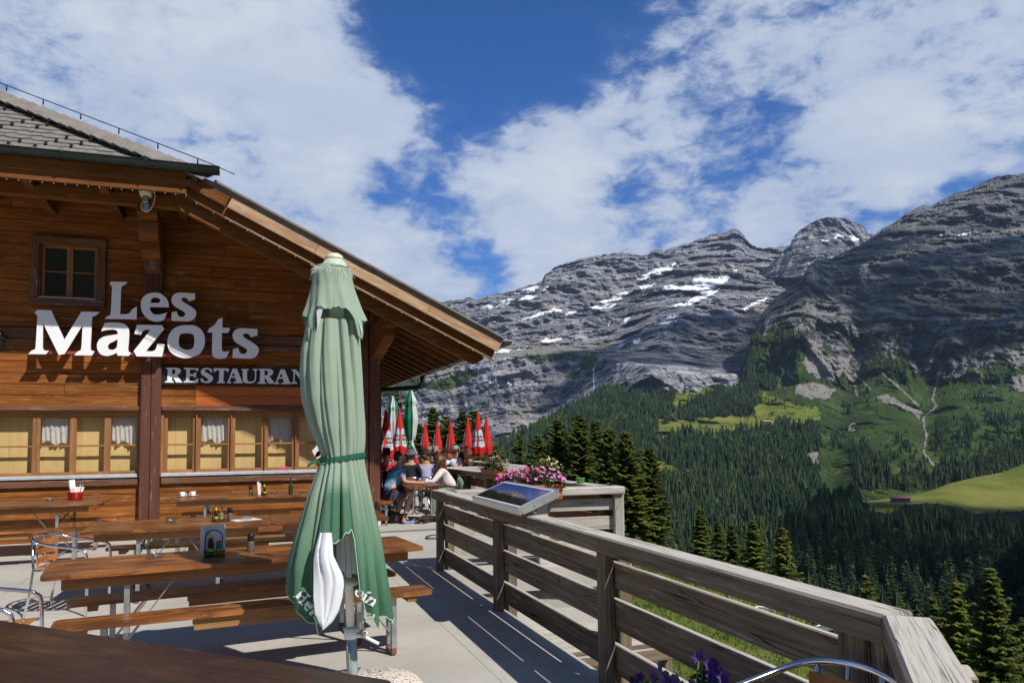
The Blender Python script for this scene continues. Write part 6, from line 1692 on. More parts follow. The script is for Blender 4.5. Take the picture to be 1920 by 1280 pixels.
def flower_plant(root, L, W, H, nleaf, nfl, mat, seed, z0=0.0, r=0.022, sprawl=0.08):
    rs = random.Random(seed); lf = MB(seed); fl = MB(seed + 1)
    for _ in range(nleaf):
        x = rs.uniform(-L / 2 - sprawl, L / 2 + sprawl); y = rs.gauss(0, W * 0.55); h = H * rs.uniform(0.0, 1.0) * max(0.15, 1 - (abs(x) / (L / 2 + sprawl)) ** 3 * 0.7)
        c = Vector((x, y, z0 + h - 0.03)); a = rs.uniform(0, 6.3); d = Vector((math.cos(a), math.sin(a), rs.uniform(-.3, .6))); s = Vector((-math.sin(a), math.cos(a), rs.uniform(-.3, .3)))
        l = rs.uniform(0.022, 0.045)
        lf.face([c - d * l, c + s * l * .4, c + d * l, c - s * l * .4], [(0, 0)] * 4, rs.uniform(0.2, 1.0) * (0.5 + 0.5 * h / H))
    for _ in range(nfl):
        x = rs.uniform(-L / 2 - sprawl, L / 2 + sprawl); y = rs.gauss(-0.03, W * 0.5); h = H * rs.uniform(0.35, 1.05) * max(0.2, 1 - (abs(x) / (L / 2 + sprawl)) ** 3 * 0.6)
        n = Vector((rs.uniform(-.6, .6), rs.uniform(-1.2, .1), rs.uniform(.1, 1)))
        tone = min(1, max(0, rs.gauss(0.25 + 0.5 * (x / L + .5), 0.22)))
        blossom(fl, Vector((x, y - .02, z0 + h)), r * rs.uniform(0.75, 1.25), n, tone)
    lf.build('foliage', MT['leaf'], root); fl.build('blossoms', MT[mat], root, kind='stuff')
def flower_box(loc, rz, L, label, mat, seed, nleaf=900, nfl=110, H=0.24):
    root = empty('flower_box', loc, rz, label, 'flower box', 'terracotta flower boxes on the railings')
    m = MB(1)
    for s, (w0, w1) in ((0, (0.15, 0.20)),):
        prof = [(-w0 / 2, 0.0), (w0 / 2, 0.0), (w1 / 2, 0.165), (w1 / 2 + 0.012, 0.165), (w1 / 2 + 0.012, 0.19), (w1 / 2 - 0.012, 0.19), (w1 / 2 - 0.015, 0.15), (-w1 / 2 + 0.015, 0.15), (-w1 / 2 + 0.012, 0.19), (-w1 / 2 - 0.012, 0.19), (-w1 / 2 - 0.012, 0.165), (-w1 / 2, 0.165)]
        m.prism([prof], (-L / 2, 0, 0), (0, 1, 0), (0, 0, 1), (1, 0, 0), L)
        for sx in (-1, 1): m.box((sx * (L / 2 - .004), 0, 0.095), (0.012, 0.165, 0.185), bev=0.004)
    m.build('planter', MT['terracotta'], root)
    for sx in (-1, 1):                              # swag ornament on both ends and the front
        o = MB(2); o.tube([(sx * (L / 2 + 0.008), 0.05 * math.sin(a), 0.10 + 0.05 * math.cos(a)) for a in np.linspace(-2.2, 2.2, 10)], 0.010, 6); o.build('ornament', MT['terracotta'], root)
    for k in range(-1, 2): o = MB(3); o.tube([(k * L * .3 + 0.07 * math.sin(a), -0.095 + .012, 0.11 - 0.04 * math.cos(a)) for a in np.linspace(-1.4, 1.4, 9)], 0.008, 6); o.build('ornament', MT['terracotta'], root)
    flower_plant(root, L - 0.08, 0.14, H, nleaf, nfl, mat, seed, z0=0.17)
    return root
flower_box((3.44, 8.99, 0.84), R_(-3), 0.82, 'terracotta box of pink and lilac petunias hanging on the sunlit railing behind the panorama board', 'petunia_pink', 11, 1300, 170, 0.25)
flower_box((4.62, 11.4, 0.88), R_(92), 0.80, 'box of pale yellow petunias on the railing behind the pink ones', 'petunia_yellow', 21, 700, 90, 0.24)
flower_box((4.36, 13.3, 0.86), R_(93), 0.80, 'box of yellow and magenta petunias near the man in the white shirt', 'petunia_mixed', 31, 1000, 120, 0.24)
flower_box((5.9, 22.5, 0.95), R_(92), 0.8, 'distant box of small purple flowers on the far railing', 'petunia_purple', 61, 300, 50, 0.25)
def petunia_pot():
    root = empty('flower_pot', (2.02, 3.28, 0), R_(90), 'dark purple petunias growing in a trough on the floor beside the near railing', 'flower pot')
    m = MB(1); m.box((0, 0, 0.10), (0.75, 0.17, 0.20), bev=0.01); m.build('planter', MT['terracotta'], root)
    rs = random.Random(4); fl = MB(2); st = MB(3); lf = MB(5)
    for px, py in ((1190, 1274), (1203, 1268), (1228, 1263), (1240, 1248), (1250, 1268), (1262, 1275), (1270, 1272), (1246, 1276), (1310, 1231), (1319, 1225), (1331, 1247), (1338, 1243), (1320, 1266), (1337, 1268), (1352, 1262), (1358, 1270), (1300, 1280), (1225, 1285), (1280, 1290)):
        c = P(px, py, X=2.03 + rs.uniform(-.04, .05)); q = Vector((c.y - 3.28, -(c.x - 2.02), c.z))
        blossom(fl, q, 0.034, Vector((rs.uniform(-.8, .2), rs.uniform(.2, 1.2), rs.uniform(-.1, .8))), rs.random())
        st.tube([(q.x * 0.7, q.y * .5, 0.2), (q.x * .9 + .02, q.y, q.z * .6), q], 0.004, 4)
        for _ in range(9):
            t = rs.uniform(0.2, 0.95); c2 = Vector((q.x * (.7 + .3 * t), q.y, 0.2 + (q.z - .2) * t)) + Vector((rs.uniform(-.03, .03), rs.uniform(-.03, .03), 0)); d = Vector((rs.uniform(-1, 1), rs.uniform(-1, 1), rs.uniform(-.2, .8))).normalized() * 0.028; s = d.orthogonal().normalized() * 0.011
            lf.face([c2 - d, c2 + s, c2 + d, c2 - s], [(0, 0)] * 4, rs.uniform(.1, .6))
    st.build('stems', MT['stem'], root); fl.build('blossoms', MT['petunia_purple'], root); lf.build('foliage', MT['leaf'], root)
petunia_pot()
def small_cup():
    m = MB(1); m.lathe([(0.045, 0), (0.065, 0.075), (0.070, 0.078), (0.060, 0.075), (0.042, 0.01), (0.001, 0.008)], n=16)
    m.build('green_bowl', MT['limegreen'], label='small lime green bowl on the railing cap near its outer corner', cat='bowl', loc=(4.50, 9.75, 0.97))
small_cup()

# ------------------------------------------------------------------ panorama board
def pano_mat():
    m, t, b = new_mat('panorama print')
    co = t.node('ShaderNodeTexCoord').outputs['UV']; s = t.node('ShaderNodeSeparateXYZ'); t.l.new(co, s.inputs[0])
    x, y = s.outputs[0], s.outputs[1]
    n = t.noise(t.mapping(co, (5, 1, 1)), 1.0, 5, 0.6)
    hump = t.math('SUBTRACT', 0.62, t.math('MULTIPLY', t.math('POWER', t.math('ABSOLUTE', t.math('SUBTRACT', x, 0.52)), 1.8), 1.6))
    rid = t.math('ADD', hump, t.math('MULTIPLY', t.math('SUBTRACT', n, 0.5), 0.35))
    rock = t.ramp(t.math('SUBTRACT', y, rid), -0.02, 0.02, 1, 0)
    sky = t.mix(y, (0.10, 0.24, 0.52), (0.015, 0.06, 0.27))
    rk = t.mix(t.ramp(t.noise(t.mapping(co, (14, 8, 1)), 1.0, 6, 0.7), 0.38, 0.66), (0.10, 0.10, 0.13), (0.42, 0.38, 0.40))
    fr = t.math('ADD', t.math('MULTIPLY', t.math('SUBTRACT', n, 0.5), -0.5), t.math('ADD', 0.12, t.math('MULTIPLY', t.math('SUBTRACT', 1, x), 0.16)))
    fo = t.ramp(t.math('SUBTRACT', y, t.math('ADD', fr, 0.16)), -0.05, 0.10, 1, 0)
    c = t.mix(rock, sky, rk); c = t.mix(fo, c, (0.010, 0.020, 0.022))
    v = t.voro(t.mapping(co, (26, 12, 1)), 1.0); lab = t.math('MULTIPLY', t.ramp(v, 0.12, 0.16, 1, 0), t.math('SUBTRACT', 1, rock)); lab = t.math('MULTIPLY', lab, t.ramp(t.noise(t.mapping(co, (5, 3, 1)), 1.0, 2, .5), .45, .5))
    c = t.mix(t.math('MULTIPLY', lab, 0.55), c, (0.40, 0.58, 0.75))
    t.l.new(c, b.inputs['Base Color']); b.inputs['Roughness'].default_value = 0.12; b.inputs['Coat Weight'].default_value = 0.3
    return m
MT['pano'] = pano_mat()
def panorama():
    bl, br = Vector((2.13, 7.15, 1.045)), Vector((2.13, 5.80, 1.045)); up = Vector((0.36, 0.06, 0.145)); U = br - bl; n = U.cross(up).normalized()
    if n.z < 0: n = -n
    O = bl; root = empty('panorama_board', O, 0, 'tilted metal board with a blue printed mountain panorama mounted on the railing cap', 'information board')
    M = Matrix((U.normalized(), n.cross(U.normalized()), n)).transposed(); Lx, Ly = U.length, up.length
    f = MB(1); cc = U / 2 + up / 2
    f.box(cc - n * 0.05, (Lx, Ly, 0.010), M, bev=0.002)
    vx = M @ Vector((1, 0, 0)); vy = M @ Vector((0, 1, 0))
    for s in (-1, 1):
        f.box(cc + vy * s * (Ly / 2 - 0.012) - n * 0.02, (Lx, 0.024, 0.07), M, bev=0.002); f.box(cc + vx * s * (Lx / 2 - 0.012) - n * 0.02, (0.024, Ly - 0.05, 0.0705), M, bev=0.002)
    f.build('tray', MT['alu'], root)
    b = MB(2); b.box(cc + n * 0.0125, (Lx - 0.05, Ly - 0.05, 0.003), M); b.build('backing_sheet', MT['white'], root)
    p = MB(3); q = cc + n * 0.016; hx, hy = (Lx - 0.085) / 2, (Ly - 0.085) / 2
    p.face([q - vx * hx - vy * hy, q + vx * hx - vy * hy, q + vx * hx + vy * hy, q - vx * hx + vy * hy], [(0, 0), (1, 0), (1, 1), (0, 1)], 0.5); p.build('print', MT['pano'], root)
    s = MB(4)
    for a in (0.2, 0.8): s.box(U * a + up * 0.55 + Vector((0, 0, -0.11)), (0.05, 0.05, 0.16)); 
    s.build('bracket', MT['steel'], root)
    sc_ = MB(5)
    for k in range(4): sc_.lathe([(0.008, 0), (0.006, 0.004)], U + up * (0.12 + 0.25 * k) + vx * 0.001 - n * 0.02, 8, M=Matrix((n, vy, vx)).transposed())
    sc_.build('rivets', MT['steel'], root)
panorama()
# ------------------------------------------------------------------ the big green parasol
def canvas_mat():
    m, t, b = new_mat('sun bleached green canvas')
    co = t.node('ShaderNodeTexCoord').outputs['Object']; s = t.node('ShaderNodeSeparateXYZ'); t.l.new(co, s.inputs[0])
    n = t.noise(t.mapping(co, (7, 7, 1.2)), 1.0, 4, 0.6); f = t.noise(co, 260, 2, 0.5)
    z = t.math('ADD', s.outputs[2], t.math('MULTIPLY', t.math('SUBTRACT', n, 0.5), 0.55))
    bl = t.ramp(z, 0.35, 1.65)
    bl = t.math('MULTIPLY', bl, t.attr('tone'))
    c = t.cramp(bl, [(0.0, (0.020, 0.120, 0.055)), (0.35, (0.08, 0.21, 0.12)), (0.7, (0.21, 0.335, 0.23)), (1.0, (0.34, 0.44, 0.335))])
    c = t.mix(t.math('MULTIPLY', t.ramp(f, 0.4, 0.6), 0.06), c, (0.9, 0.95, 0.9))
    out = t.n['Material Output']; t.l.new(c, b.inputs['Base Color']); b.inputs['Roughness'].default_value = 0.85; b.inputs['Specular IOR Level'].default_value = 0.15; b.inputs['Sheen Weight'].default_value = 0.15
    t.l.new(t.bump(t.noise(t.mapping(co, (9, 9, 3)), 1.0, 4, .6), 0.25, 0.02), b.inputs['Normal'])
    tl = t.node('ShaderNodeBsdfTranslucent'); t.l.new(c, tl.inputs[0]); mx = t.node('ShaderNodeMixShader'); mx.inputs[0].default_value = 0.12
    t.l.new(b.outputs[0], mx.inputs[1]); t.l.new(tl.outputs[0], mx.inputs[2]); t.l.new(mx.outputs[0], out.inputs[0])
    return m
MT['canvas'] = canvas_mat()
MT['lining'] = plain('white canvas lining', (0.74, 0.76, 0.80), 0.8, 0, 0.03, 4, 0.1, 30)
MT['strap'] = plain('green strap', (0.01, 0.12, 0.07), 0.6)
MT['pale_print'] = plain('white print', (0.78, 0.84, 0.80), 0.7)
MT['hem'] = plain('frayed pale hem', (0.42, 0.60, 0.45), 0.8, 0, 0.2, 60)
MT['pole_green'] = plain('grey green pole paint', (0.34, 0.43, 0.42), 0.35, 0.3, 0.1, 6)
UY = 5.0
MT['canvas_top'] = plain('bleached crown canvas', (0.50, 0.60, 0.50), 0.85, 0, 0.1, 20)
def uz(y): return 1.527 + (857 - y) / 283.0
def uax(z): return 0.604 - 0.0477 * (z - 1.527) * 1.0
US = [(476, 0.02, 0.02), (486, 0.075, 0.06), (500, 0.115, 0.10), (560, 0.150, 0.125), (610, 0.194, 0.141), (660, 0.235, 0.145), (700, 0.250, 0.147), (750, 0.245, 0.148), (800, 0.205, 0.152), (830, 0.162, 0.147), (857, 0.132, 0.134), (880, 0.165, 0.142), (920, 0.223, 0.166), (960, 0.27, 0.190), (1000, 0.318, 0.219), (1050, 0.367, 0.240), (1100, 0.380, 0.262), (1150, 0.345, 0.275), (1200, 0.33, 0.28)]
_uy = [a for a, b, c in US]; _ul = [b for a, b, c in US]; _ur = [c for a, b, c in US]
CREASE = [(-175, 4, .22, .12), (-150, -6, .26, .10), (-128, 8, .24, .13), (-104, 0, .2, .10), (-80, -10, .14, .08), (-58, -5, .25, .085), (-43, 6, .30, .06), (-30, -4, .16, .05), (-13, 5, .26, .07), (2, -3, .36, .10), (21, 6, .20, .06), (33, -8, .30, .075), (50, 8, .26, .08), (63, -3, .16, .06), (82, 5, .18, .09), (105, 0, .25, .1), (128, -6, .2, .12), (150, 7, .26, .1)]
def usurf(phi, z, out=0.0, fold=1.0):
    """phi 0 towards the camera, positive to the right (as seen), radians"""
    y = 857 - (z - 1.527) * 283
    L, Rr_ = np.interp(y, _uy, _ul), np.interp(y, _uy, _ur)
    w = 0.5 + 0.5 * math.sin(phi); hw = L * (1 - w) + Rr_ * w
    t = np.interp(y, [500, 620, 800, 857, 900, 1180], [0.4, 0.8, 1.0, 0.75, 1.0, 1.2])
    k = 1.06
    for (c0, c1, dp, wd) in CREASE:
        e = abs((phi - R_(c0 + c1 * (z - 1.5))) / wd)
        k -= dp * t * fold * math.exp(-e ** 1.3) * (0.75 + 0.25 * math.sin(z * 2.3 + c0))
    k += 0.014 * t * fold * math.sin(phi * 13 + 1.3 + 2.2 * math.sin(z * 1.7)) + 0.012 * math.sin(phi * 29 + z * 5)
    edge = abs(math.sin(phi)) ** 3; k = k * (1 - edge * 0.55) + edge * 0.55
    r = hw * k + out
    return Vector((uax(z) + r * math.sin(phi) + 0.02 * 0, UY - r * math.cos(phi) * 0.80, z))
HEM = [(-180, 0.62), (-120, 0.60), (-92, 0.74), (-70, 0.62), (-52, 0.50), (-44, 0.44), (-41, 0.62), (-38, 0.93), (-36, 1.00), (-16, 1.01), (-7, 1.055), (-3, 1.065), (4, 1.07), (6, 1.02), (8, 0.70), (12, 0.62), (22, 0.50), (30, 0.445), (36, 0.50), (42, 0.52), (50, 0.50), (62, 0.46), (78, 0.45), (90, 0.46), (110, 0.55), (150, 0.60), (180, 0.62)]
def big_parasol():
    base = Vector((0.715, UY - 0.12, 0.0))
    root = empty('parasol', base, 0, 'tall closed parasol of faded green canvas tied with a green strap on a stone base', 'parasol'); off = -base
    V = []; Fc = []; T = []; n = 300; zs = [uz(y) for y in list(range(604, 860, 8)) + list(range(862, 960, 7))]
    hp, hz = [math.radians(a) for a, _ in HEM], [b for _, b in HEM]
    low = 26
    for j in range(len(zs) + low):
        for i in range(n + 1):
            phi = -math.pi + 2 * math.pi * i / n
            if j < len(zs): z = zs[j]
            else:
                h = np.interp(phi, hp, hz) + 0.008 * math.sin(phi * 40); q = (j - len(zs) + 1) / low; z = zs[-1] + (h - zs[-1]) * q
            V.append(usurf(phi, z) + off)
    m = len(zs) + low
    for j in range(m - 1):
        for i in range(n):
            a = j * (n + 1) + i; Fc.append((a, a + n + 1, a + n + 2, a + 1))
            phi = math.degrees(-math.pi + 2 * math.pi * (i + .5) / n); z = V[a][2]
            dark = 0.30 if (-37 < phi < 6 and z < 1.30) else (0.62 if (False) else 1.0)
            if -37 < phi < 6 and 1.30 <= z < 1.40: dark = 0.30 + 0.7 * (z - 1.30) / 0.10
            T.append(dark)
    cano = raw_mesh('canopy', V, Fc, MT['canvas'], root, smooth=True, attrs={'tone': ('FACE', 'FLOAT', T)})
    h = MB(1); pts = [usurf(p, np.interp(p, hp, hz) + 0.008 * math.sin(p * 40), 0.002) + off for p in np.linspace(-math.pi, math.pi, 301)[:-1]]
    h.tube(pts, 0.0035, 4, closed=True); h.build('hem', MT['hem'], cano)
    # upper vent flap with flared pointed hem
    V = []; Fc = []; T = []; fh = [(-180, 2.40), (-130, 2.36), (-88, 2.46), (-66, 2.40), (-45, 2.335), (-41, 2.50), (-20, 2.475), (0, 2.495), (20, 2.475), (24, 2.44), (40, 2.33), (52, 2.29), (60, 2.42), (84, 2.425), (130, 2.36), (180, 2.40)]
    fp, fz = [R_(a) for a, _ in fh], [b for _, b in fh]; rows = 22; n = 220
    def flap(phi, z):
        q = max(0, min(1, (2.80 - z) / 0.40)); y = 857 - (z - 1.527) * 283
        hw = np.interp(y, [476, 486, 500, 515, 540, 580, 605, 640], [0.055, 0.075, 0.105, 0.128, 0.138, 0.175, 0.205, 0.21]) * (1.0 if phi < 0 else np.interp(abs(phi), [0, 1.5], [1, 0.93]))
        f = abs(math.sin(phi * 3.1 + 0.5)) ** 0.8 - 0.6
        r = hw * (1 + 0.20 * q * f + 0.05 * q * math.sin(phi * 13 + z * 9))
        return Vector((uax(z) - 0.010 + r * math.sin(phi), UY - r * math.cos(phi) * 0.85, z))
    for j in range(rows):
        for i in range(n + 1):
            phi = -math.pi + 2 * math.pi * i / n; zz = np.interp(phi, fp, fz) + 0.005 * math.sin(phi * 31); z = 2.79 + (zz - 2.79) * (j / (rows - 1)); V.append(flap(phi, z) + off)
    for j in range(rows - 1):
        for i in range(n): a = j * (n + 1) + i; Fc.append((a, a + n + 1, a + n + 2, a + 1)); T.append(1.0)
    fo = raw_mesh('vent_flap', V, Fc, MT['canvas'], root, smooth=True, attrs={'tone': ('FACE', 'FLOAT', T)})
    h = MB(2); h.tube([flap(p, np.interp(p, fp, fz) + 0.005 * math.sin(p * 31)) + off for p in np.linspace(-math.pi, math.pi, 221)[:-1]], 0.003, 4, closed=True); h.build('hem', MT['strap'], fo)
    # white lining corners that show under the flap
    for (a0, a1, z0, z1) in ((-44, -28, 2.50, 2.34), (44, 54, 2.42, 2.31)):
        l = MB(3); q = [usurf(R_(a0), z0, 0.03), usurf(R_(a1), z0 + .01, 0.035), usurf(R_((a0 + a1) / 2 - 3), z1, 0.045)]
        l.face([p + off for p in q], [(0, 0)] * 3, .5); l.build('lining_corner', MT['lining'], fo)
    fr = MB(5); rs = random.Random(3)                      # frayed threads around the crown
    for _ in range(90):
        p = rs.uniform(-2.2, 2.2); z = 2.765 + rs.uniform(-0.02, 0.012); a = flap(p, z) + off; d = Vector((math.sin(p), -math.cos(p), rs.uniform(-1.8, 0.5))) * rs.uniform(0.01, 0.035)
        fr.tube([a, a + d * .5 + Vector((0, 0, .004)), a + d + Vector((rs.uniform(-.01, .01), 0, 0))], 0.0013, 3)
    fr.build('frayed_edge', MT['lining'], fo)
    M = Matrix.Rotation(-0.048, 3, 'Y'); c = Vector((uax(2.8), UY, 0)) + off
    m = MB(6); m.lathe([(0.10, 2.775), (0.088, 2.79), (0.064, 2.825), (0.054, 2.835)], c, 20); m.build('crown_cloth', MT['canvas_top'], root)
    m = MB(7); m.lathe([(0.058, 2.833), (0.060, 2.842), (0.054, 2.858), (0.035, 2.872), (0.001, 2.878)], c, 20); m.build('cap', MT['cream'], root)
    # strap with loose ends
    m = MB(8); rg = [usurf(p, 1.527 + 0.004 * math.sin(p * 2) + 0.014 * math.sin(p), 0.010, 0.35) + off for p in np.linspace(-math.pi, math.pi, 61)[:-1]]
    N = len(rg)
    for i in range(N):
        a, b_ = rg[i], rg[(i + 1) % N]; m.face([a + Vector((0, 0, -.016)), b_ + Vector((0, 0, -.016)), b_ + Vector((0, 0, .016)), a + Vector((0, 0, .016))], [(0, 0)] * 4, .5, 0, True)
    st = m.build('strap', MT['strap'], root)
    a = usurf(-1.35, 1.52, 0.012) + off
    m = MB(9); e1 = [a, a + Vector((-0.05, -.01, -0.02)), a + Vector((-0.085, -.01, -0.045))]; e2 = [a + Vector((.01, 0, 0)), a + Vector((0.005, -.02, -0.07)), a + Vector((-0.005, -.02, -0.12))]
    for e in (e1, e2):
        for k in range(2):
            w = Vector((0, 0, 0.012)) if e is e1 else Vector((0.012, 0, 0)); m.face([e[k] - w, e[k + 1] - w, e[k + 1] + w, e[k] + w], [(0, 0)] * 4, .5)
    m.lathe([(0.001, -0.015), (0.016, 0), (0.001, 0.015)], a, 8); m.build('strap_end', MT['strap'], st)
    # lining panel turned out at the front
    V = []; Fc = []; nu, nv = 20, 44
    le = [(998, 600), (1025, 592), (1050, 588), (1080, 588), (1120, 588), (1150, 591), (1166, 596), (1178, 604)]; re_ = [(998, 622), (1020, 624), (1040, 625), (1060, 634), (1080, 644), (1095, 646), (1120, 643), (1145, 636), (1165, 624), (1180, 607)]
    for j in range(nv):
        y = 998 + (1180 - 998) * j / (nv - 1); xl = np.interp(y, [a for a, _ in le], [b for _, b in le]); xr = np.interp(y, [a for a, _ in re_], [b for _, b in re_])
        for i in range(nu):
            u = i / (nu - 1); x = xl + (xr - xl) * u; q = j / (nv - 1)
            dep = 0.27 + 0.06 * math.sin(min(1, q * 1.3) * math.pi * .5) - 0.05 * (1 - u) ** 2 - 0.04 * u ** 6
            for c0, c1, w_, a_ in ((.30, .25, .035, .016), (.62, -.20, .045, .020), (.84, -.05, .03, .010)): dep -= a_ * math.exp(-((u - c0 - c1 * (q - .5)) / w_) ** 2) * (1 - .4 * q)
            dep += 0.018 * math.sin(u * 3.1) * math.sin(q * 6.0)
            V.append(P(x, y, Y=UY - dep) + off)
    for j in range(nv - 1):
        for i in range(nu - 1): a = j * nu + i; Fc.append((a, a + nu, a + nu + 1, a + 1))
    lp = raw_mesh('lining_panel', V, Fc, MT['lining'], root, smooth=True)
    bd = [Vector(V[j * nu + nu - 1]) for j in range(18, nv)] + [Vector(V[j * nu]) for j in range(nv - 1, nv - 8, -1)]
    h = MB(10); h.tube(bd, 0.005, 4); h.build('hem', MT['strap'], lp)
    # ribs, pole, clamp, lever and base
    axis = lambda z: Vector((uax(z), UY, z)) + off
    for k in range(7):
        r = MB(20 + k); a = -1.9 + k * 0.63
        r.beam(axis(2.7) + Vector((0.03 * math.sin(a), -0.03 * math.cos(a), 0)), axis(0.76 + 0.02 * (k % 3)) + Vector((0.055 * math.sin(a) + .0, -0.06 * math.cos(a), 0)), 0.022, 0.03); r.build('rib', MT['white'], root)
    m = MB(30); m.lathe([(0.05, 0.70), (0.062, 0.705), (0.062, 0.745), (0.03, 0.75)], Vector((uax(.7), UY, 0)) + off, 16); m.build('runner', MT['cream'], root)
    m = MB(31); m.tube([axis(2.75), axis(0.30)], 0.027, 14); m.build('upper_pole', MT['white'], root)
    m = MB(32); m.tube([axis(0.36), axis(0.02)], 0.036, 8); m.tube([axis(0.34) + Vector((-.02, -.035, 0)), axis(0.1) + Vector((-.02, -.036, 0))], 0.005, 5); m.build('lower_pole', MT['pole_green'], root)
    m = MB(33); c = axis(0.395); m.lathe([(0.038, -0.035), (0.044, -0.03), (0.044, 0.03), (0.038, 0.035)], c, 14); m.box(c + Vector((0.05, -0.01, 0)), (0.045, 0.04, 0.06), bev=.006); m.box(c + Vector((0.06, -0.03, 0.03)), (0.02, 0.02, 0.09), bev=.004); cl = m.build('clamp', MT['white'], root)
    m = MB(34); m.tube([c + Vector((0.05, -0.04, -0.005)), c + Vector((0.17, -0.07, -0.07))], 0.011, 8); m.lathe([(0.012, -0.01), (0.018, 0), (0.012, 0.01)], c + Vector((0.085, -0.05, 0.0)), 8); m.build('lever', MT['white'], cl)
    m = MB(35); m.tube([c + Vector((0.03, -0.05, 0.0)), c + Vector((0.09, -0.05, 0.03))], 0.004, 5); m.build('pin', MT['plastic_black'], cl)
    m = MB(36); m.lathe([(0.36, 0.0), (0.385, 0.015), (0.385, 0.075), (0.37, 0.095), (0.10, 0.105), (0.045, 0.105)], (0, 0, 0), 48); m.build('stone_base', MT['terrazzo'], root)
    # printed word near the hem
    H_ = [[(0,0,1),(.42,0,1),(.42,.12,1),(.33,.14,1),(.33,.43,1),(.62,.43,1),(.62,.14,1),(.53,.12,1),(.53,0,1),(.95,0,1),(.95,.12,1),(.84,.14,1),(.84,.86,1),(.95,.88,1),(.95,1,1),(.53,1,1),(.53,.88,1),(.62,.86,1),(.62,.58,1),(.33,.58,1),(.33,.86,1),(.42,.88,1),(.42,1,1),(0,1,1),(0,.88,1),(.11,.86,1),(.11,.14,1),(0,.12,1)]]
    i_ = [[(0,0,1),(.36,0,1),(.36,.10,1),(.28,.12,1),(.28,.62,1),(0,.62,1),(0,.52,1),(.08,.50,1),(.08,.12,1),(0,.10,1)]]; dot = [[(.18 + .12 * math.cos(a), .84 + .12 * math.sin(a)) for a in np.linspace(0, 6.28, 11)[:-1]]]
    n_ = [[(0,0,1),(.34,0,1),(.34,.10,1),(.28,.12,1),(.28,.44,1),(.38,.52),(.46,.42,1),(.46,.12,1),(.40,.10,1),(.40,0,1),(.74,0,1),(.74,.10,1),(.67,.12,1),(.67,.45),(.60,.62),(.48,.65),(.28,.55,1),(.28,.63,1),(0,.62,1),(0,.52,1),(.08,.50,1),(.08,.12,1),(0,.10,1)]]
    e_ = [[((p[0] - 170) / 560, (515 - p[1]) / 560) + tuple(p[2:]) for p in l] for l in LET['e'][1]]
    def word(seq, x0, y0, ang, s, mat='pale_print', gap=0.06, srch=0.6):
        cur = 0.0; m = MB(40)
        
        for gl in seq:
            w = max(p[0] for l in gl for p in l)
            for loops_ in ([gl] if gl is not i_ else [i_, dot]):
                lp_ = [smooth(l, 3) for l in loops_]; fl = [p for l in lp_ for p in l]
                tr = tessellate_polygon([[Vector((p[0], p[1], 0)) for p in l] for l in lp_])
                for t_ in tr:
                    q = []
                    for k in t_:
                        u, v = (fl[k][0] + cur) * s, fl[k][1] * s
                        x = x0 + 283 * (u * math.cos(ang) - v * math.sin(ang)); y = y0 - 283 * (u * math.sin(ang) + v * math.cos(ang))
                        z = uz(y); X = P(x, y, Y=UY - 0.22).x; hw = (np.interp(y, _uy, _ul) if X < uax(z) else np.interp(y, _uy, _ur))
                        best = None
                        ph0 = math.asin(max(-0.98, min(0.98, (X - uax(z)) / hw)))
                        for dphi in np.linspace(-srch, srch, 61):       # point of the folded cloth with this lateral offset
                            ph = ph0 + dphi
                            if abs(ph) > 1.5: continue
                            pp = usurf(ph, z, 0.004); e = abs(pp.x - X) + 0.02 * max(0, pp.y - UY)
                            if best is None or e < best[0]: best = (e, pp)
                        q.append(best[1] + off + Vector((0, -0.004, 0)))
                    m.face(q, [(0, 0)] * 3, .5)
            cur += w + gap
        m.build('printed_letters', MT[mat], cano)
    word([H_, e_, i_, n_], 552, 1096, R_(-47), 0.083)
    word([e_, i_, n_], 663, 1096, R_(-38), 0.070, srch=0.0)
    word([n_], 684, 1138, R_(-20), 0.055, 'hem', srch=0.0)
big_parasol()
def pennant():
    o = empty('cloth_pennant', P(594, 850, Y=5.6), 0, 'small white and blue cloth corner with red border showing left of the big parasol strap', 'cloth')
    pts = [(600, 828), (584, 846), (592, 858), (600, 870), (612, 872), (612, 840)]
    q = [P(x, y, Y=5.6) - o.location for x, y in pts]
    m = MB(1); m.prism([[(p.x, p.z) for p in q]], (0, 0, 0), (1, 0, 0), (0, 0, 1), (0, 1, 0), 0.01); m.build('cloth', MT['lining'], o)
    m = MB(2); m.tube([q[1], q[2], q[3], q[4]], 0.006, 5); m.build('border', MT['red'], o)
    m = MB(3); c = P(599, 849, Y=5.59) - o.location
    m.prism([[(c.x + .03 * math.cos(a), c.z + .022 * math.sin(a) + .02 * math.cos(a)) for a in np.linspace(0, 6.28, 12)[:-1]]], (0, 0, 0), (1, 0, 0), (0, 0, 1), (0, 1, 0), 0.004); m.build('blue_patch', MT['sky_blue'], o)
MT['sky_blue'] = plain('light blue print', (0.16, 0.42, 0.70), 0.7)
pennant()

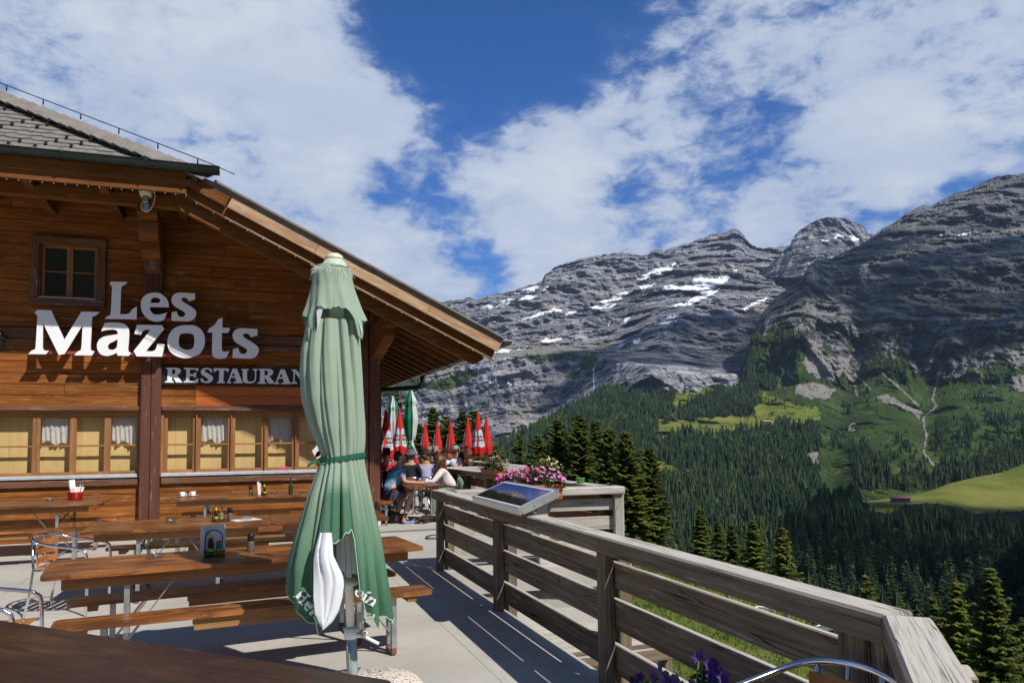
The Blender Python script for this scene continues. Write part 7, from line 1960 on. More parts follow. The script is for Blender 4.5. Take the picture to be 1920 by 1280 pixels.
# ------------------------------------------------------------------ red and green parasols of the far terrace
def red_mat(name, c1, c2):
    m, t, b = new_mat(name)
    n = t.noise(t.node('ShaderNodeTexCoord').outputs['Object'], 7, 3, 0.6); c = t.mix(n, c1, c2)
    out = t.n['Material Output']; t.l.new(c, b.inputs['Base Color']); b.inputs['Roughness'].default_value = 0.6
    tl = t.node('ShaderNodeBsdfTranslucent'); t.l.new(c, tl.inputs[0]); mx = t.node('ShaderNodeMixShader'); mx.inputs[0].default_value = 0.3
    t.l.new(b.outputs[0], mx.inputs[1]); t.l.new(tl.outputs[0], mx.inputs[2]); t.l.new(mx.outputs[0], out.inputs[0])
    return m
MT['redcloth'] = red_mat('red parasol cloth', (0.62, 0.012, 0.015), (0.80, 0.03, 0.02))
MT['whitecloth'] = red_mat('white parasol cloth', (0.68, 0.70, 0.74), (0.78, 0.80, 0.82))
MT['maroon'] = red_mat('maroon label', (0.24, 0.018, 0.022), (0.30, 0.03, 0.03))
MT['greencloth'] = red_mat('green parasol cloth', (0.005, 0.16, 0.06), (0.01, 0.22, 0.08))
MT['navy'] = plain('navy dots', (0.02, 0.03, 0.08), 0.6)
MT['redpole'] = plain('red pole', (0.55, 0.02, 0.03), 0.4)
def text_faces(s, size, bold=0.02):
    cu = bpy.data.curves.new('txt', 'FONT'); cu.body = s; cu.size = size; cu.offset = bold * size; cu.resolution_u = 2; cu.shear = 0.12
    ob = bpy.data.objects.new('txt', cu); COL.objects.link(ob); dg = bpy.context.evaluated_depsgraph_get(); me = bpy.data.meshes.new_from_object(ob.evaluated_get(dg))
    vs = [tuple(v.co) for v in me.vertices]; fs = [tuple(p.vertices) for p in me.polygons]
    bpy.data.objects.remove(ob); bpy.data.curves.remove(cu); bpy.data.meshes.remove(me)
    return vs, fs
TXT = None
def red_parasol(px, ytop, ybot, label, detail, turn=0.0, flap=1.0):
    global TXT
    D = 1400 * 1.36 / (ybot - ytop); top = P(px, ytop, D=D); zb = P(px, ybot, D=D).z; H = top.z - zb
    root = empty('red_parasol', (top.x, top.y, 0), 0, label, 'parasol', 'closed red parasols of the far terrace')
    view = math.atan2(-top.y, -top.x)                                        # towards the camera
    def S(a, t, out=0.0):
        """a: angle from the camera direction, t: 0 top .. 1 hem"""
        r = 0.018 + 0.215 * min(1, t * 1.15) ** 0.9 * (1 - 0.18 * max(0, t - .85) / .15)
        f = abs(math.sin(a * 4 + 0.4)) ** 0.8; r = r * (0.80 + 0.26 * f * (0.4 + 0.6 * t)) + out
        th = view + a
        return Vector((r * math.cos(th), r * math.sin(th), top.z - H * t + (0.05 * math.sin(a * 4 + 1.9) - 0.03) * max(0, t - 0.8) * 5))
    n, m_ = (64, 22) if detail else (40, 14)
    V = [S(-math.pi + 2 * math.pi * i / n, j / m_) for j in range(m_ + 1) for i in range(n)]
    Fc = [(j * n + i, j * n + (i + 1) % n, (j + 1) * n + (i + 1) % n, (j + 1) * n + i) for j in range(m_) for i in range(n)]
    can = raw_mesh('canopy', V, Fc, MT['redcloth'], root, smooth=True)
    m = MB(1); m.tube([(0, 0, 0), (0, 0, top.z - 0.02)], 0.02, 8); m.build('pole', MT['redpole'], root)
    m = MB(2); m.lathe([(0.014, top.z - 0.03), (0.02, top.z), (0.004, top.z + 0.04)], n=8); m.build('finial', MT['redpole'], root)
    m = MB(3); m.lathe([(0.24, 0), (0.25, 0.03), (0.10, 0.07), (0.03, 0.09), (0.03, 0.3)], n=16); m.build('base', MT['steel'], root)
    def patch(a0, a1, t0, t1, out, mat, name, parent, arch=0.0, k=14):
        q = MB(5)
        for i in range(k):
            u0, u1 = i / k, (i + 1) / k
            for j in range(6):
                f0, f1 = j / 6, (j + 1) / 6
                def tt(u, f):
                    lo = t0 + arch * (2 * u - 1) ** 2; hi = t1 - arch * 0.4 * (2 * u - 1) ** 2; return lo + (hi - lo) * f
                A = lambda u: a0 + (a1 - a0) * u
                q.face([S(A(u0), tt(u0, f0), out), S(A(u0), tt(u0, f1), out), S(A(u1), tt(u1, f1), out), S(A(u1), tt(u1, f0), out)], [(0, 0)] * 4, .5, 0, True)
        return q.build(name, MT[mat], parent)
    for (a0, a1) in ((turn - 1.1, turn + 0.1), (turn + 0.32, turn + 1.5)) if detail else ((turn - 1.3, turn + 0.1),):
        w = patch(a0, a1, 0.42, 0.84, 0.006, 'whitecloth', 'white_panel', can, 0.05)
        patch(a0 + .05, a1 - .05, 0.575, 0.705, 0.011, 'maroon', 'label', w, 0.01)
        patch(a0 + .25, a1 - .25, 0.735, 0.77, 0.010, 'sky_blue', 'wave', w, 0.01)
        if detail: patch(a0 + .4, a0 + .8, 0.50, 0.555, 0.010, 'sky_blue', 'wave', w, 0.01)
        d = MB(6)
        for k in range(9):
            for (aa, t) in ((a1, 0.46 + 0.045 * k), (a0 + (a1 - a0) * k / 8, 0.42 + 0.05 * (2 * k / 8 - 1) ** 2)):
                c = S(aa, t, 0.012); d.box(c, (0.012, 0.012, 0.012))
        d.build('dots', MT['navy'], w)
        if TXT is None: TXT = text_faces('rivella', 1.0, 0.02)
        vs, fs = TXT; wd = max(v[0] for v in vs); d = MB(7)
        span = (a1 - a0) * 0.92; hh = 0.125
        for f in fs:
            d.face([S(a0 + (a1 - a0) * .04 + v[0] / wd * span, 0.675 - v[1] * hh, 0.0145) for v in [vs[i] for i in f]], [(0, 0)] * len(f), .5)
        d.build('lettering', MT['whitecloth'], w)
    return root
for a in ((724, 767, 858, 'closed red parasol nearest the chalet corner, partly behind the dark post', True, -0.45), (749, 766, 850, 'closed red parasol with two white panels behind the man in the floral shirt', True, 0.05), (780, 806, 836, 'red parasol mostly hidden behind the green and white parasol', False, -0.3),
          (797, 790, 842, 'small distant red parasol, leftmost of the row of single ones', False, -0.75), (820, 789, 845, 'small distant red parasol, second of the row', False, -0.75), (845, 788, 847, 'small distant red parasol, third of the row above the cap of the man in white', False, -0.8),
          (877, 782, 847, 'red parasol above the woman in the brown top', False, -0.7), (896, 771, 850, 'largest right hand red parasol with its white panel facing us', True, -0.35), (912, 779, 848, 'rightmost red parasol close behind the larger one', False, -1.1)):
    red_parasol(a[0], a[1], a[2], a[3], a[4], a[5])
def green_parasol(px, ytop, ybot, D, label, seed):
    top = P(px, ytop, D=D); zb = P(px, ybot, D=D).z; H = top.z - zb
    root = empty('green_white_parasol', (top.x, top.y, 0), 0, label, 'parasol', 'closed green and white parasols'); view = math.atan2(-top.y, -top.x)
    sh = 0.5 if seed else 0.0
    def S(a, t, out=0):
        r = np.interp(t, [0, .05, .22, .225, .45, .72, .80, .84, 1.0], [.04, .08, .24, .17, .25, .17, .08, .10, .22]) * (0.80 + 0.25 * abs(math.sin(a * 4 + sh)) ** .8) + out; th = view + a
        return Vector((r * math.cos(th), r * math.sin(th), top.z - H * t + .05 * math.sin(a * 8) * max(0, t - .8) * 4))
    n, m_ = 64, 30; V = [S(-math.pi + 2 * math.pi * i / n, j / m_) for j in range(m_ + 1) for i in range(n)]
    FG, FW = [], []
    for j in range(m_):
        for i in range(n):
            f = (j * n + i, j * n + (i + 1) % n, (j + 1) * n + (i + 1) % n, (j + 1) * n + i)
            a = -math.pi + 2 * math.pi * (i + .5) / n; g = (a < 0.25 and a > -2.2) if seed == 0 else (0.42 < abs(a) < 1.9); (FG if g else FW).append(f)
    raw_mesh('green_gores', V, FG, MT['greencloth'], root, smooth=True); raw_mesh('white_gores', V, FW, MT['whitecloth'], root, smooth=True)
    m = MB(1); m.tube([S(a, .225, .006) for a in np.linspace(-math.pi, math.pi, 41)[:-1]], 0.012, 4, closed=True); m.build('vent_piping', MT['whitecloth'], root)
    m = MB(1); m.tube([S(a, .80, .006) for a in np.linspace(-math.pi, math.pi, 41)[:-1]], 0.014, 4, closed=True); m.build('strap', MT['whitecloth'], root)
    m = MB(2)
    for k in range(7):
        a = -1.4 + k * 0.42; m.tube([S(a, .87, .008), S(a + .12, .90, .008), S(a + .05, .95, .008)], 0.016, 4)
    m.build('hem_print', MT['greencloth'], root)
    m = MB(3); m.tube([(0, 0, 0), (0, 0, top.z)], 0.03, 8); m.build('pole', MT['white'], root)
    m = MB(4); m.lathe([(0.35, 0), (0.35, 0.08), (0.05, 0.10), (0.05, .3)], n=16); m.build('base', MT['white'], root)
green_parasol(770, 730, 852, 24.5, 'taller green and white parasol with the green side towards us', 0)
green_parasol(737, 742, 852, 27.5, 'green and white parasol with the white side in the middle, behind the left red ones', 1)

# ------------------------------------------------------------------ people
MT['skin'] = plain('skin', (0.50, 0.27, 0.19), 0.55, 0, 0.08, 20)
MT['skin2'] = plain('tanned skin', (0.42, 0.20, 0.13), 0.55, 0, 0.08, 20)
MT['hair_dark'] = plain('dark brown hair', (0.022, 0.012, 0.008), 0.6, 0, 0.4, 50, .5, 120)
MT['hair_curly'] = plain('auburn curly hair', (0.10, 0.032, 0.016), 0.55, 0, 0.5, 40, .6, 110)
MT['hair_grey'] = plain('grey brown hair', (0.20, 0.16, 0.12), 0.65, 0, 0.3, 40, .5, 120)
def floral():
    m, t, b = new_mat('floral shirt')
    co = t.node('ShaderNodeTexCoord').outputs['Object']
    v = t.voro(co, 17); s = t.node('ShaderNodeSeparateColor'); t.l.new(t.voro(co, 17, out='Color'), s.inputs[0])
    fc = t.cramp(s.outputs[0], [(0.0, (0.02, 0.22, 0.10)), (0.35, (0.62, 0.45, 0.55)), (0.6, (0.55, 0.16, 0.04)), (0.85, (0.65, 0.40, 0.05))])
    c = t.mix(t.ramp(v, 0.36, 0.42, 1, 0), (0.045, 0.27, 0.52), fc)
    t.l.new(c, b.inputs['Base Color']); b.inputs['Roughness'].default_value = 0.8
    return m
MT['floral'] = floral()
for k, c in {'shorts': (0.045, 0.04, 0.075), 'blackcloth': (0.010, 0.010, 0.013), 'whiteknit': (0.66, 0.60, 0.62), 'lavender': (0.36, 0.36, 0.58), 'tee': (0.72, 0.74, 0.82), 'brown_top': (0.075, 0.035, 0.035), 'redtop': (0.42, 0.02, 0.03), 'hatgrey': (0.09, 0.10, 0.115), 'capblack': (0.015, 0.016, 0.02),
             'capgrey': (0.30, 0.31, 0.33), 'jeans': (0.06, 0.09, 0.17), 'greenjacket': (0.16, 0.21, 0.18), 'slide': (0.22, 0.28, 0.55), 'sock': (0.010, 0.010, 0.014), 'scarf': (0.45, 0.25, 0.03)}.items():
    MT[k] = plain(k, c, 0.85, 0, 0.15, 25)
def skin_obj(name, J, E, mat, parent, root, sub=2):
    names = list(J); idx = {n: i for i, n in enumerate(names)}
    me = bpy.data.meshes.new(name); me.from_pydata([tuple(J[n][0]) for n in names], [(idx[a], idx[b]) for a, b in E], [])
    ob = bpy.data.objects.new('tmp', me); COL.objects.link(ob); ob.modifiers.new('s', 'SKIN'); sv = me.skin_vertices[0].data
    for n in names:
        r = J[n][1]; sv[idx[n]].radius = (r, r) if not isinstance(r, tuple) else r; sv[idx[n]].use_root = (n == root)
    sm = ob.modifiers.new('u', 'SUBSURF'); sm.levels = sub; sm.render_levels = sub
    dg = bpy.context.evaluated_depsgraph_get(); res = bpy.data.meshes.new_from_object(ob.evaluated_get(dg)); bpy.data.objects.remove(ob)
    res.name = name
    for p in res.polygons: p.use_smooth = True
    res.materials.clear(); res.materials.append(MT[mat]); o = bpy.data.objects.new(name, res); COL.objects.link(o); o.parent = parent
    return o
def person(loc, face, label, lean=0.12, side=0.0, head_turn=0, head_tilt=0, hands=None, elbows=None, skin='skin', shirt='tee', sleeve='short', legs='shorts', legwear=0.75, hair='hair_dark', hairtype='short', hat=None, s=1.0, seat=0.47, shoes='blackcloth', feet_back=0.0, socks=None, extra=None, twist=0.0):
    """seated figure; loc: seat point, face: heading in degrees; hands / elbows: world targets (right, left)"""
    root = empty('person', (loc[0], loc[1], 0), 0, label, 'person', 'people sitting on the terrace')
    f = R_(face); fx = Vector((math.cos(f), math.sin(f), 0)); ly = Vector((-math.sin(f), math.cos(f), 0)); up = Vector((0, 0, 1)); O = Vector((0, 0, seat))
    def L(x, y, z): return O + fx * x * s + ly * y * s + up * z * s
    J = {}; E = []
    tw = R_(twist); sx, sy = math.sin(tw), math.cos(tw)
    J['pelvis'] = (L(0.0, 0, 0.12), 0.135 * s)
    J['waist'] = (L(lean * .35, side * .3, 0.27), 0.118 * s); J['chest'] = (L(lean * .8, side * .8, 0.42), 0.135 * s); J['upper'] = (L(lean, side, 0.52), 0.095 * s); J['neck'] = (L(lean + .03, side, 0.60), 0.052 * s)
    hc = L(lean + 0.05, side * 1.1, 0.745); ht = f + R_(head_turn); hx = Vector((math.cos(ht), math.sin(ht), 0)); hl = Vector((-hx.y, hx.x, 0)); tl = R_(head_tilt); hd = (hx * math.cos(tl) - up * math.sin(tl)); hu = (up * math.cos(tl) + hx * math.sin(tl))
    J['jaw'] = (hc - hu * 0.055 * s + hd * 0.02 * s, 0.062 * s); J['head'] = (hc + hu * 0.02 * s - hd * .005, 0.086 * s); J['crown'] = (hc + hu * 0.085 * s - hd * .01, 0.062 * s)
    E += [('pelvis', 'waist'), ('waist', 'chest'), ('chest', 'upper'), ('upper', 'neck'), ('neck', 'jaw'), ('jaw', 'head'), ('head', 'crown')]
    for k, sg in (('r', -1), ('l', 1)):
        i = 0 if k == 'r' else 1
        sh = L(lean - sx * .17 * sg, side + sg * 0.17 * sy, 0.515)
        J['sh' + k] = (sh, 0.060 * s)
        hand = (hands[i] - root.location) if hands and hands[i] is not None else L(lean + 0.34, side + sg * 0.12, 0.30)
        hand = Vector(hand)
        if elbows and elbows[i] is not None: el = Vector(elbows[i] - root.location)
        else:
            mid = (sh + hand) / 2; dist = (hand - sh).length; b = math.sqrt(max(0.0, (0.29 * s) ** 2 - (dist / 2) ** 2)); el = mid + (Vector((0, 0, -1)) * 0.8 + ly * sg * 0.5 - fx * .2).normalized() * b
        J['el' + k] = (el, 0.041 * s); wr = hand - (hand - el).normalized() * 0.07; J['wr' + k] = (wr, 0.026 * s); fd = (hand - el).normalized()
        J['palm' + k] = (wr + fd * 0.05, (0.032 * s, 0.018 * s))
        E += [('upper', 'sh' + k), ('sh' + k, 'el' + k), ('el' + k, 'wr' + k), ('wr' + k, 'palm' + k)]
        sdv = fd.cross(up).normalized()
        for q in range(4):
            kn = J['palm' + k][0] + fd * 0.045 + sdv * (q - 1.5) * 0.019; ti = kn + fd * (0.045, 0.055, 0.05, 0.038)[q] - up * 0.015
            J['kn%s%d' % (k, q)] = (kn, 0.010); J['ti%s%d' % (k, q)] = (ti, 0.008); E += [('palm' + k, 'kn%s%d' % (k, q)), ('kn%s%d' % (k, q), 'ti%s%d' % (k, q))]
        J['th' + k] = (J['palm' + k][0] + fd * 0.02 + sdv * 0.045 * sg, 0.010); J['tt' + k] = (J['palm' + k][0] + fd * 0.05 + sdv * 0.055 * sg, 0.008); E += [('palm' + k, 'th' + k), ('th' + k, 'tt' + k)]
        J['hip' + k] = (L(0.05, sg * 0.10, 0.085), 0.098 * s); J['kne' + k] = (L(0.43, sg * 0.13, 0.10), 0.062 * s)
        J['calf' + k] = (L(0.42 - feet_back * .4, sg * .13, -0.10), 0.055 * s); J['ank' + k] = (L(0.43 - feet_back, sg * 0.13, -0.36), 0.034 * s)
        J['toe' + k] = (L(0.60 - feet_back, sg * 0.15, -0.425), 0.030 * s); J['heel' + k] = (L(0.40 - feet_back, sg * .13, -.42), .032 * s)
        E += [('pelvis', 'hip' + k), ('hip' + k, 'kne' + k), ('kne' + k, 'calf' + k), ('calf' + k, 'ank' + k), ('ank' + k, 'toe' + k), ('ank' + k, 'heel' + k)]
    skin_obj('body', J, E, skin, root, 'pelvis')
    g = 0.016
    def sub(names, edges, grow, nm, mat, rt, ov={}):
        K = {n: (J[n][0], (J[n][1] if not isinstance(J[n][1], tuple) else J[n][1][0]) + grow) for n in names}; K.update(ov); skin_obj(nm, K, edges, mat, root, rt)
    ov = {}; ed = [('pelvis', 'waist'), ('waist', 'chest'), ('chest', 'upper'), ('upper', 'shr'), ('upper', 'shl')]
    for k in 'rl':
        if sleeve == 'short': ov['sl' + k] = (J['sh' + k][0].lerp(J['el' + k][0], 0.72), 0.056 * s); ed += [('sh' + k, 'sl' + k)]
        else: ov['sl' + k] = (J['el' + k][0], 0.052 * s); ov['sw' + k] = (J['wr' + k][0], 0.036 * s); ed += [('sh' + k, 'sl' + k), ('sl' + k, 'sw' + k)]
    sub(['pelvis', 'waist', 'chest', 'upper', 'shr', 'shl'], ed, g, 'shirt', shirt, 'pelvis', ov)
    ov = {}; ed = [('pelvis', 'hipr'), ('pelvis', 'hipl')]
    for k in 'rl':
        ov['lk' + k] = (J['hip' + k][0].lerp(J['kne' + k][0], min(1, legwear)), 0.088 * s); ed += [('hip' + k, 'lk' + k)]
        if legwear > 1: ov['la' + k] = (J['ank' + k][0], 0.05 * s); ed += [('lk' + k, 'la' + k)]
    sub(['pelvis', 'hipr', 'hipl'], ed, 0.022, 'shorts' if legwear < 1 else 'trousers', legs, 'pelvis', ov)
    for k in 'rl':
        skin_obj('shoe', {'a': (J['heel' + k][0] + Vector((0, 0, .0)), 0.042), 'b': (J['toe' + k][0], 0.042), 'c': (J['toe' + k][0] + fx * .05, .03)}, [('a', 'b'), ('b', 'c')], shoes, root, 'a', 1)
        if socks: skin_obj('sock', {'a': (J['calf' + k][0].lerp(J['ank' + k][0], .45), 0.052), 'b': (J['ank' + k][0], 0.042), 'c': (J['toe' + k][0], .037)}, [('a', 'b'), ('b', 'c')], socks, root, 'a', 1)
    # face, ears, hair
    m = MB(1)
    fr = hc + hd * 0.080 * s - hu * 0.0
    skin_obj('nose', {'a': (hc + hd * 0.082 * s + hu * .012 * s, 0.010), 'b': (hc + hd * 0.100 * s - hu * 0.018 * s, 0.014), 'c': (hc + hd * .075 * s - hu * .035 * s, .012)}, [('a', 'b'), ('b', 'c')], skin, root, 'a', 1)
    for sg in (-1, 1):
        m = MB(2); c = hc + hd * 0.077 * s + hl * sg * 0.032 * s + hu * 0.012 * s; m.lathe([(0.001, -0.008), (0.009, -.003), (0.009, .003), (0.001, 0.008)], c, 8); m.build('eye', MT['capblack'], root)
        skin_obj('ear', {'a': (hc + hl * sg * 0.085 * s + hu * .01, 0.014), 'b': (hc + hl * sg * 0.088 * s - hu * .03, 0.010)}, [('a', 'b')], skin, root, 'a', 1)
    m = MB(3); m.box(hc + hd * 0.083 * s - hu * 0.050 * s, (0.012, 0.045, 0.010), Matrix((hd, hl, hu)).transposed(), bev=.003); m.build('mouth', MT['redtop'], root)
    rs = random.Random(int(abs(loc[0]) * 100))
    if hairtype in ('short', 'bun', 'curly', 'bob'):
        K = {'a': (hc + hu * 0.055 * s - hd * 0.02 * s, 0.094 * s), 'b': (hc - hd * 0.05 * s + hu * 0.0, 0.080 * s), 'c': (hc - hd * .055 * s - hu * .05 * s, .060 * s), 'd': (hc + hd * .03 * s + hu * .095 * s, .055 * s)}; ed = [('a', 'b'), ('b', 'c'), ('a', 'd')]
        if hairtype == 'bun': K['e'] = (hc + hu * 0.155 * s - hd * 0.02 * s, 0.048 * s); ed.append(('a', 'e'))
        if hairtype in ('curly', 'bob'):
            K['f'] = (hc - hd * .07 * s - hu * .16 * s, .075 * s); ed.append(('c', 'f'))
        h = skin_obj('hair', K, ed, hair, root, 'a', 2)
        if hairtype == 'curly':
            cu = MB(5)
            for i in range(110):
                a = rs.uniform(-2.4, 2.4); st = hc + (-hd * math.cos(a) + hl * math.sin(a)) * rs.uniform(0.05, 0.10) * s + hu * rs.uniform(-.10, .08) * s
                ln = rs.uniform(0.16, 0.42) * s; ou = (-hd * math.cos(a) + hl * math.sin(a)) * rs.uniform(.02, .12); p0 = rs.uniform(0, 6); pts = []
                for q in range(14):
                    t = q / 13; w = 0.012; pts.append(st + ou * t - up * ln * t + fx * 0.0 + Vector((w * math.cos(p0 + t * 22), w * math.sin(p0 + t * 22), 0)))
                cu.tube(pts, [0.007] * 13 + [0.002], 4)
            cu.build('curls', MT[hair], h)
    if hat:
        Mh = Matrix((hd, hl, hu)).transposed()
        if hat[0] == 'bucket':
            m = MB(6); m.lathe([(0.165 * s, 0.015), (0.150 * s, 0.04), (0.112 * s, 0.055), (0.100 * s, 0.14), (0.085 * s, 0.152), (0.001, 0.155)], hc + hu * 0.01, 20, M=Mh); m.build('hat', MT[hat[1]], root)
        else:
            m = MB(6); m.lathe([(0.104 * s, 0.02), (0.106 * s, 0.05), (0.095 * s, 0.10), (0.06 * s, 0.135), (0.001, 0.145)], hc + hu * 0.015 - hd * .01, 20, M=Mh)
            m.build('cap', MT[hat[1]], root)
            m = MB(7); pts = [hc + hd * (0.10 + 0.075 * math.cos(a)) * s + hl * 0.085 * math.sin(a) * s + hu * (0.04 - .015 * math.cos(a)) * s for a in np.linspace(-1.6, 1.6, 10)]
            m.face(pts, [(0, 0)] * 10, .5); m.face([p - hu * .008 for p in reversed(pts)], [(0, 0)] * 10, .5); m.build('cap_peak', MT[hat[2] if len(hat) > 2 else hat[1]], root)
    return root, J, hc, hd, hl, hu
W_ = lambda px, py, Y: P(px, py, Y=Y)
TBL = 0.775
r1 = person((2.56, 14.25), 22, 'man with dark topknot in a blue floral shirt, arm on the folding table', lean=0.20, head_turn=-8, head_tilt=4, hands=[W_(795, 905, 14.05), W_(776, 905, 14.6)], elbows=[W_(758, 903, 13.98), W_(752, 903, 14.5)], shirt='floral', legs='shorts', hair='hair_dark', hairtype='bun', socks='sock', shoes='slide', feet_back=0.16, s=1.04)
def beard(r, mat='hair_dark'):
    root, J, hc, hd, hl, hu = r
    skin_obj('beard', {'a': (hc + hd * .06 - hu * .075, .036), 'b': (hc + hl * .06 + hd * .02 - hu * .05, .026), 'c': (hc - hl * .06 + hd * .02 - hu * .05, .026)}, [('a', 'b'), ('a', 'c')], mat, root, 'a', 1)
beard(r1)
r2 = person((3.93, 14.55), 172, 'woman with long curly auburn hair in a pale knit top leaning on the folding table', lean=0.26, head_turn=4, head_tilt=6, hands=[W_(786, 901, 14.9), W_(788, 902, 14.35)], elbows=[None, W_(812, 903, 14.3)], shirt='whiteknit', sleeve='long', legs='greenjacket', legwear=1.2, hair='hair_curly', hairtype='curly', s=0.97)
def hairband(r):
    root, J, hc, hd, hl, hu = r; m = MB(1); m.box(hc + hu * .03 - hl * -0.09 - hd * .02, (0.05, 0.03, 0.07), bev=.01); m.build('hair_clip', MT['scarf'], root)
hairband(r2)
r3 = person((P(768, 860, Y=17.05).x, 17.05), 60, 'person in black with a grey bucket hat and sunglasses', lean=0.05, head_turn=-38, shirt='blackcloth', sleeve='long', legs='jeans', legwear=1.2, hair='hair_grey', hairtype='bob', hat=('bucket', 'hatgrey'))
r4 = person((P(798, 860, Y=17.0).x, 17.0), 75, 'woman in a lavender top with black cap and yellow scarf seen from behind', lean=0.10, head_turn=-45, shirt='lavender', sleeve='long', legs='jeans', legwear=1.2, hair='hair_curly', hairtype='short', hat=('cap', 'capblack'), s=0.97)
def scarf(r):
    root, J, hc, hd, hl, hu = r; m = MB(1); c = J['neck'][0]; m.tube([c + Vector((.075 * math.cos(a), .075 * math.sin(a), .015 * math.sin(2 * a))) for a in np.linspace(0, 6.28, 17)[:-1]], 0.028, 8, closed=True); m.build('scarf', MT['scarf'], root)
scarf(r4)
def glasses(r):
    root, J, hc, hd, hl, hu = r; m = MB(1); M = Matrix((hd, hl, hu)).transposed()
    for sg in (-1, 1): m.box(hc + hd * .090 + hl * sg * .034 + hu * .012, (.008, .052, .034), M, bev=.003)
    m.box(hc + hd * .088 + hu * .02, (.006, .15, .008), M); m.build('sunglasses', MT['capblack'], root)
glasses(r3)
r5 = person((P(856, 860, Y=19.6).x, 19.6), 245, 'man in a white shirt and grey cap facing us, holding up an orange drink', lean=0.05, hands=[W_(835, 862, 19.2), W_(856, 876, 19.0)], skin='skin2', shirt='tee', legs='jeans', legwear=1.2, hair='hair_dark', hairtype='short', hat=('cap', 'capgrey', 'redtop'), s=1.06)
r6 = person((P(884, 860, Y=19.3).x, 19.3), 190, 'woman with dark wavy hair in a brown top beside the man in white', lean=0.10, shirt='brown_top', legs='jeans', legwear=1.2, hair='hair_curly', hairtype='curly', s=1.0)
r7 = person((P(782, 860, Y=24.2).x, 24.2), 150, 'person with auburn hair in a red top below the green parasol', shirt='redtop', legs='jeans', legwear=1.2, hair='hair_curly', hairtype='short')
r8 = person((P(803, 860, Y=20.4).x, 20.4), 70, 'person with grey brown hair and a patterned cap behind the woman in lavender', shirt='hatgrey', legs='jeans', legwear=1.2, hair='hair_grey', hairtype='short', hat=('cap', 'hair_grey'))
r9 = person((P(821, 860, Y=20.2).x, 20.2), 95, 'grey haired person behind the woman with curly hair', shirt='hatgrey', legs='jeans', legwear=1.2, hair='hair_grey', hairtype='bob')
r10 = person((P(722, 860, Y=18.6).x, 18.6), 270, 'person in red with sunglasses behind the man in the floral shirt', shirt='redtop', legs='jeans', legwear=1.2, hair='hair_dark', hairtype='short'); glasses(r10)
def drink():
    c = W_(832, 861, 19.15); o = empty('drink_glass', c, 0, 'stemmed glass with an orange drink raised by the man in the white shirt', 'glass')
    m = MB(1); m.lathe([(0.01, -0.04), (0.05, 0.0), (0.06, 0.05), (0.055, 0.09)], n=12); m.build('bowl', MT['clear'], o)
    m = MB(2); m.lathe([(0.008, -0.03), (0.046, 0.003), (0.054, 0.05), (0.001, 0.052)], n=12); m.build('orange_liquid', MT['orange'], o)
    m = MB(3); m.tube([(0, 0, -0.14), (0, 0, -0.04)], 0.006, 6); m.lathe([(0.04, -0.145), (0.001, -0.135)], n=12); m.build('stem', MT['clear'], o)
MT['orange'] = plain('orange drink', (0.75, 0.20, 0.01), 0.2)
drink()
def bowls():
    o = empty('green_box', W_(784, 906, 14.6), 0, 'round lime green tin with white lid on the folding table between man and woman', 'tin'); o.location.z = 0.75
    m = MB(1); m.lathe([(0.055, 0), (0.065, 0.01), (0.06, 0.05)], n=16); m.build('tin_body', MT['limegreen'], o); m = MB(2); m.lathe([(0.045, .05), (.045, .075), (.001, .08)], n=16); m.build('lid', MT['china'], o)
    m = MB(3); m.lathe([(0.03, 0), (0.045, .06), (.04, .06), (.001, .01)], (0, 0, 0), 12); m.build('coffee_cup', MT['china'], label='white cup beside the lime green tin on the folding table', cat='cup', loc=(3.08, 14.75, 0.75))
bowls()
def jacket():
    m = MB(1); pts = [(3.98, 14.3), (4.1, 14.5), (4.12, 14.7)]
    o = skin_obj('jacket', {'a': (Vector((4.05, 14.45, 0.72)), 0.07), 'b': (Vector((4.12, 14.5, 0.58)), 0.085), 'c': (Vector((4.10, 14.5, 0.50)), 0.06), 'd': (Vector((4.02, 14.47, .86)), .03)}, [('d', 'a'), ('a', 'b'), ('b', 'c')], 'greenjacket', None, 'a', 2)
    tag(o, 'grey green jacket slipped down behind the woman with curly hair', 'jacket')
jacket()
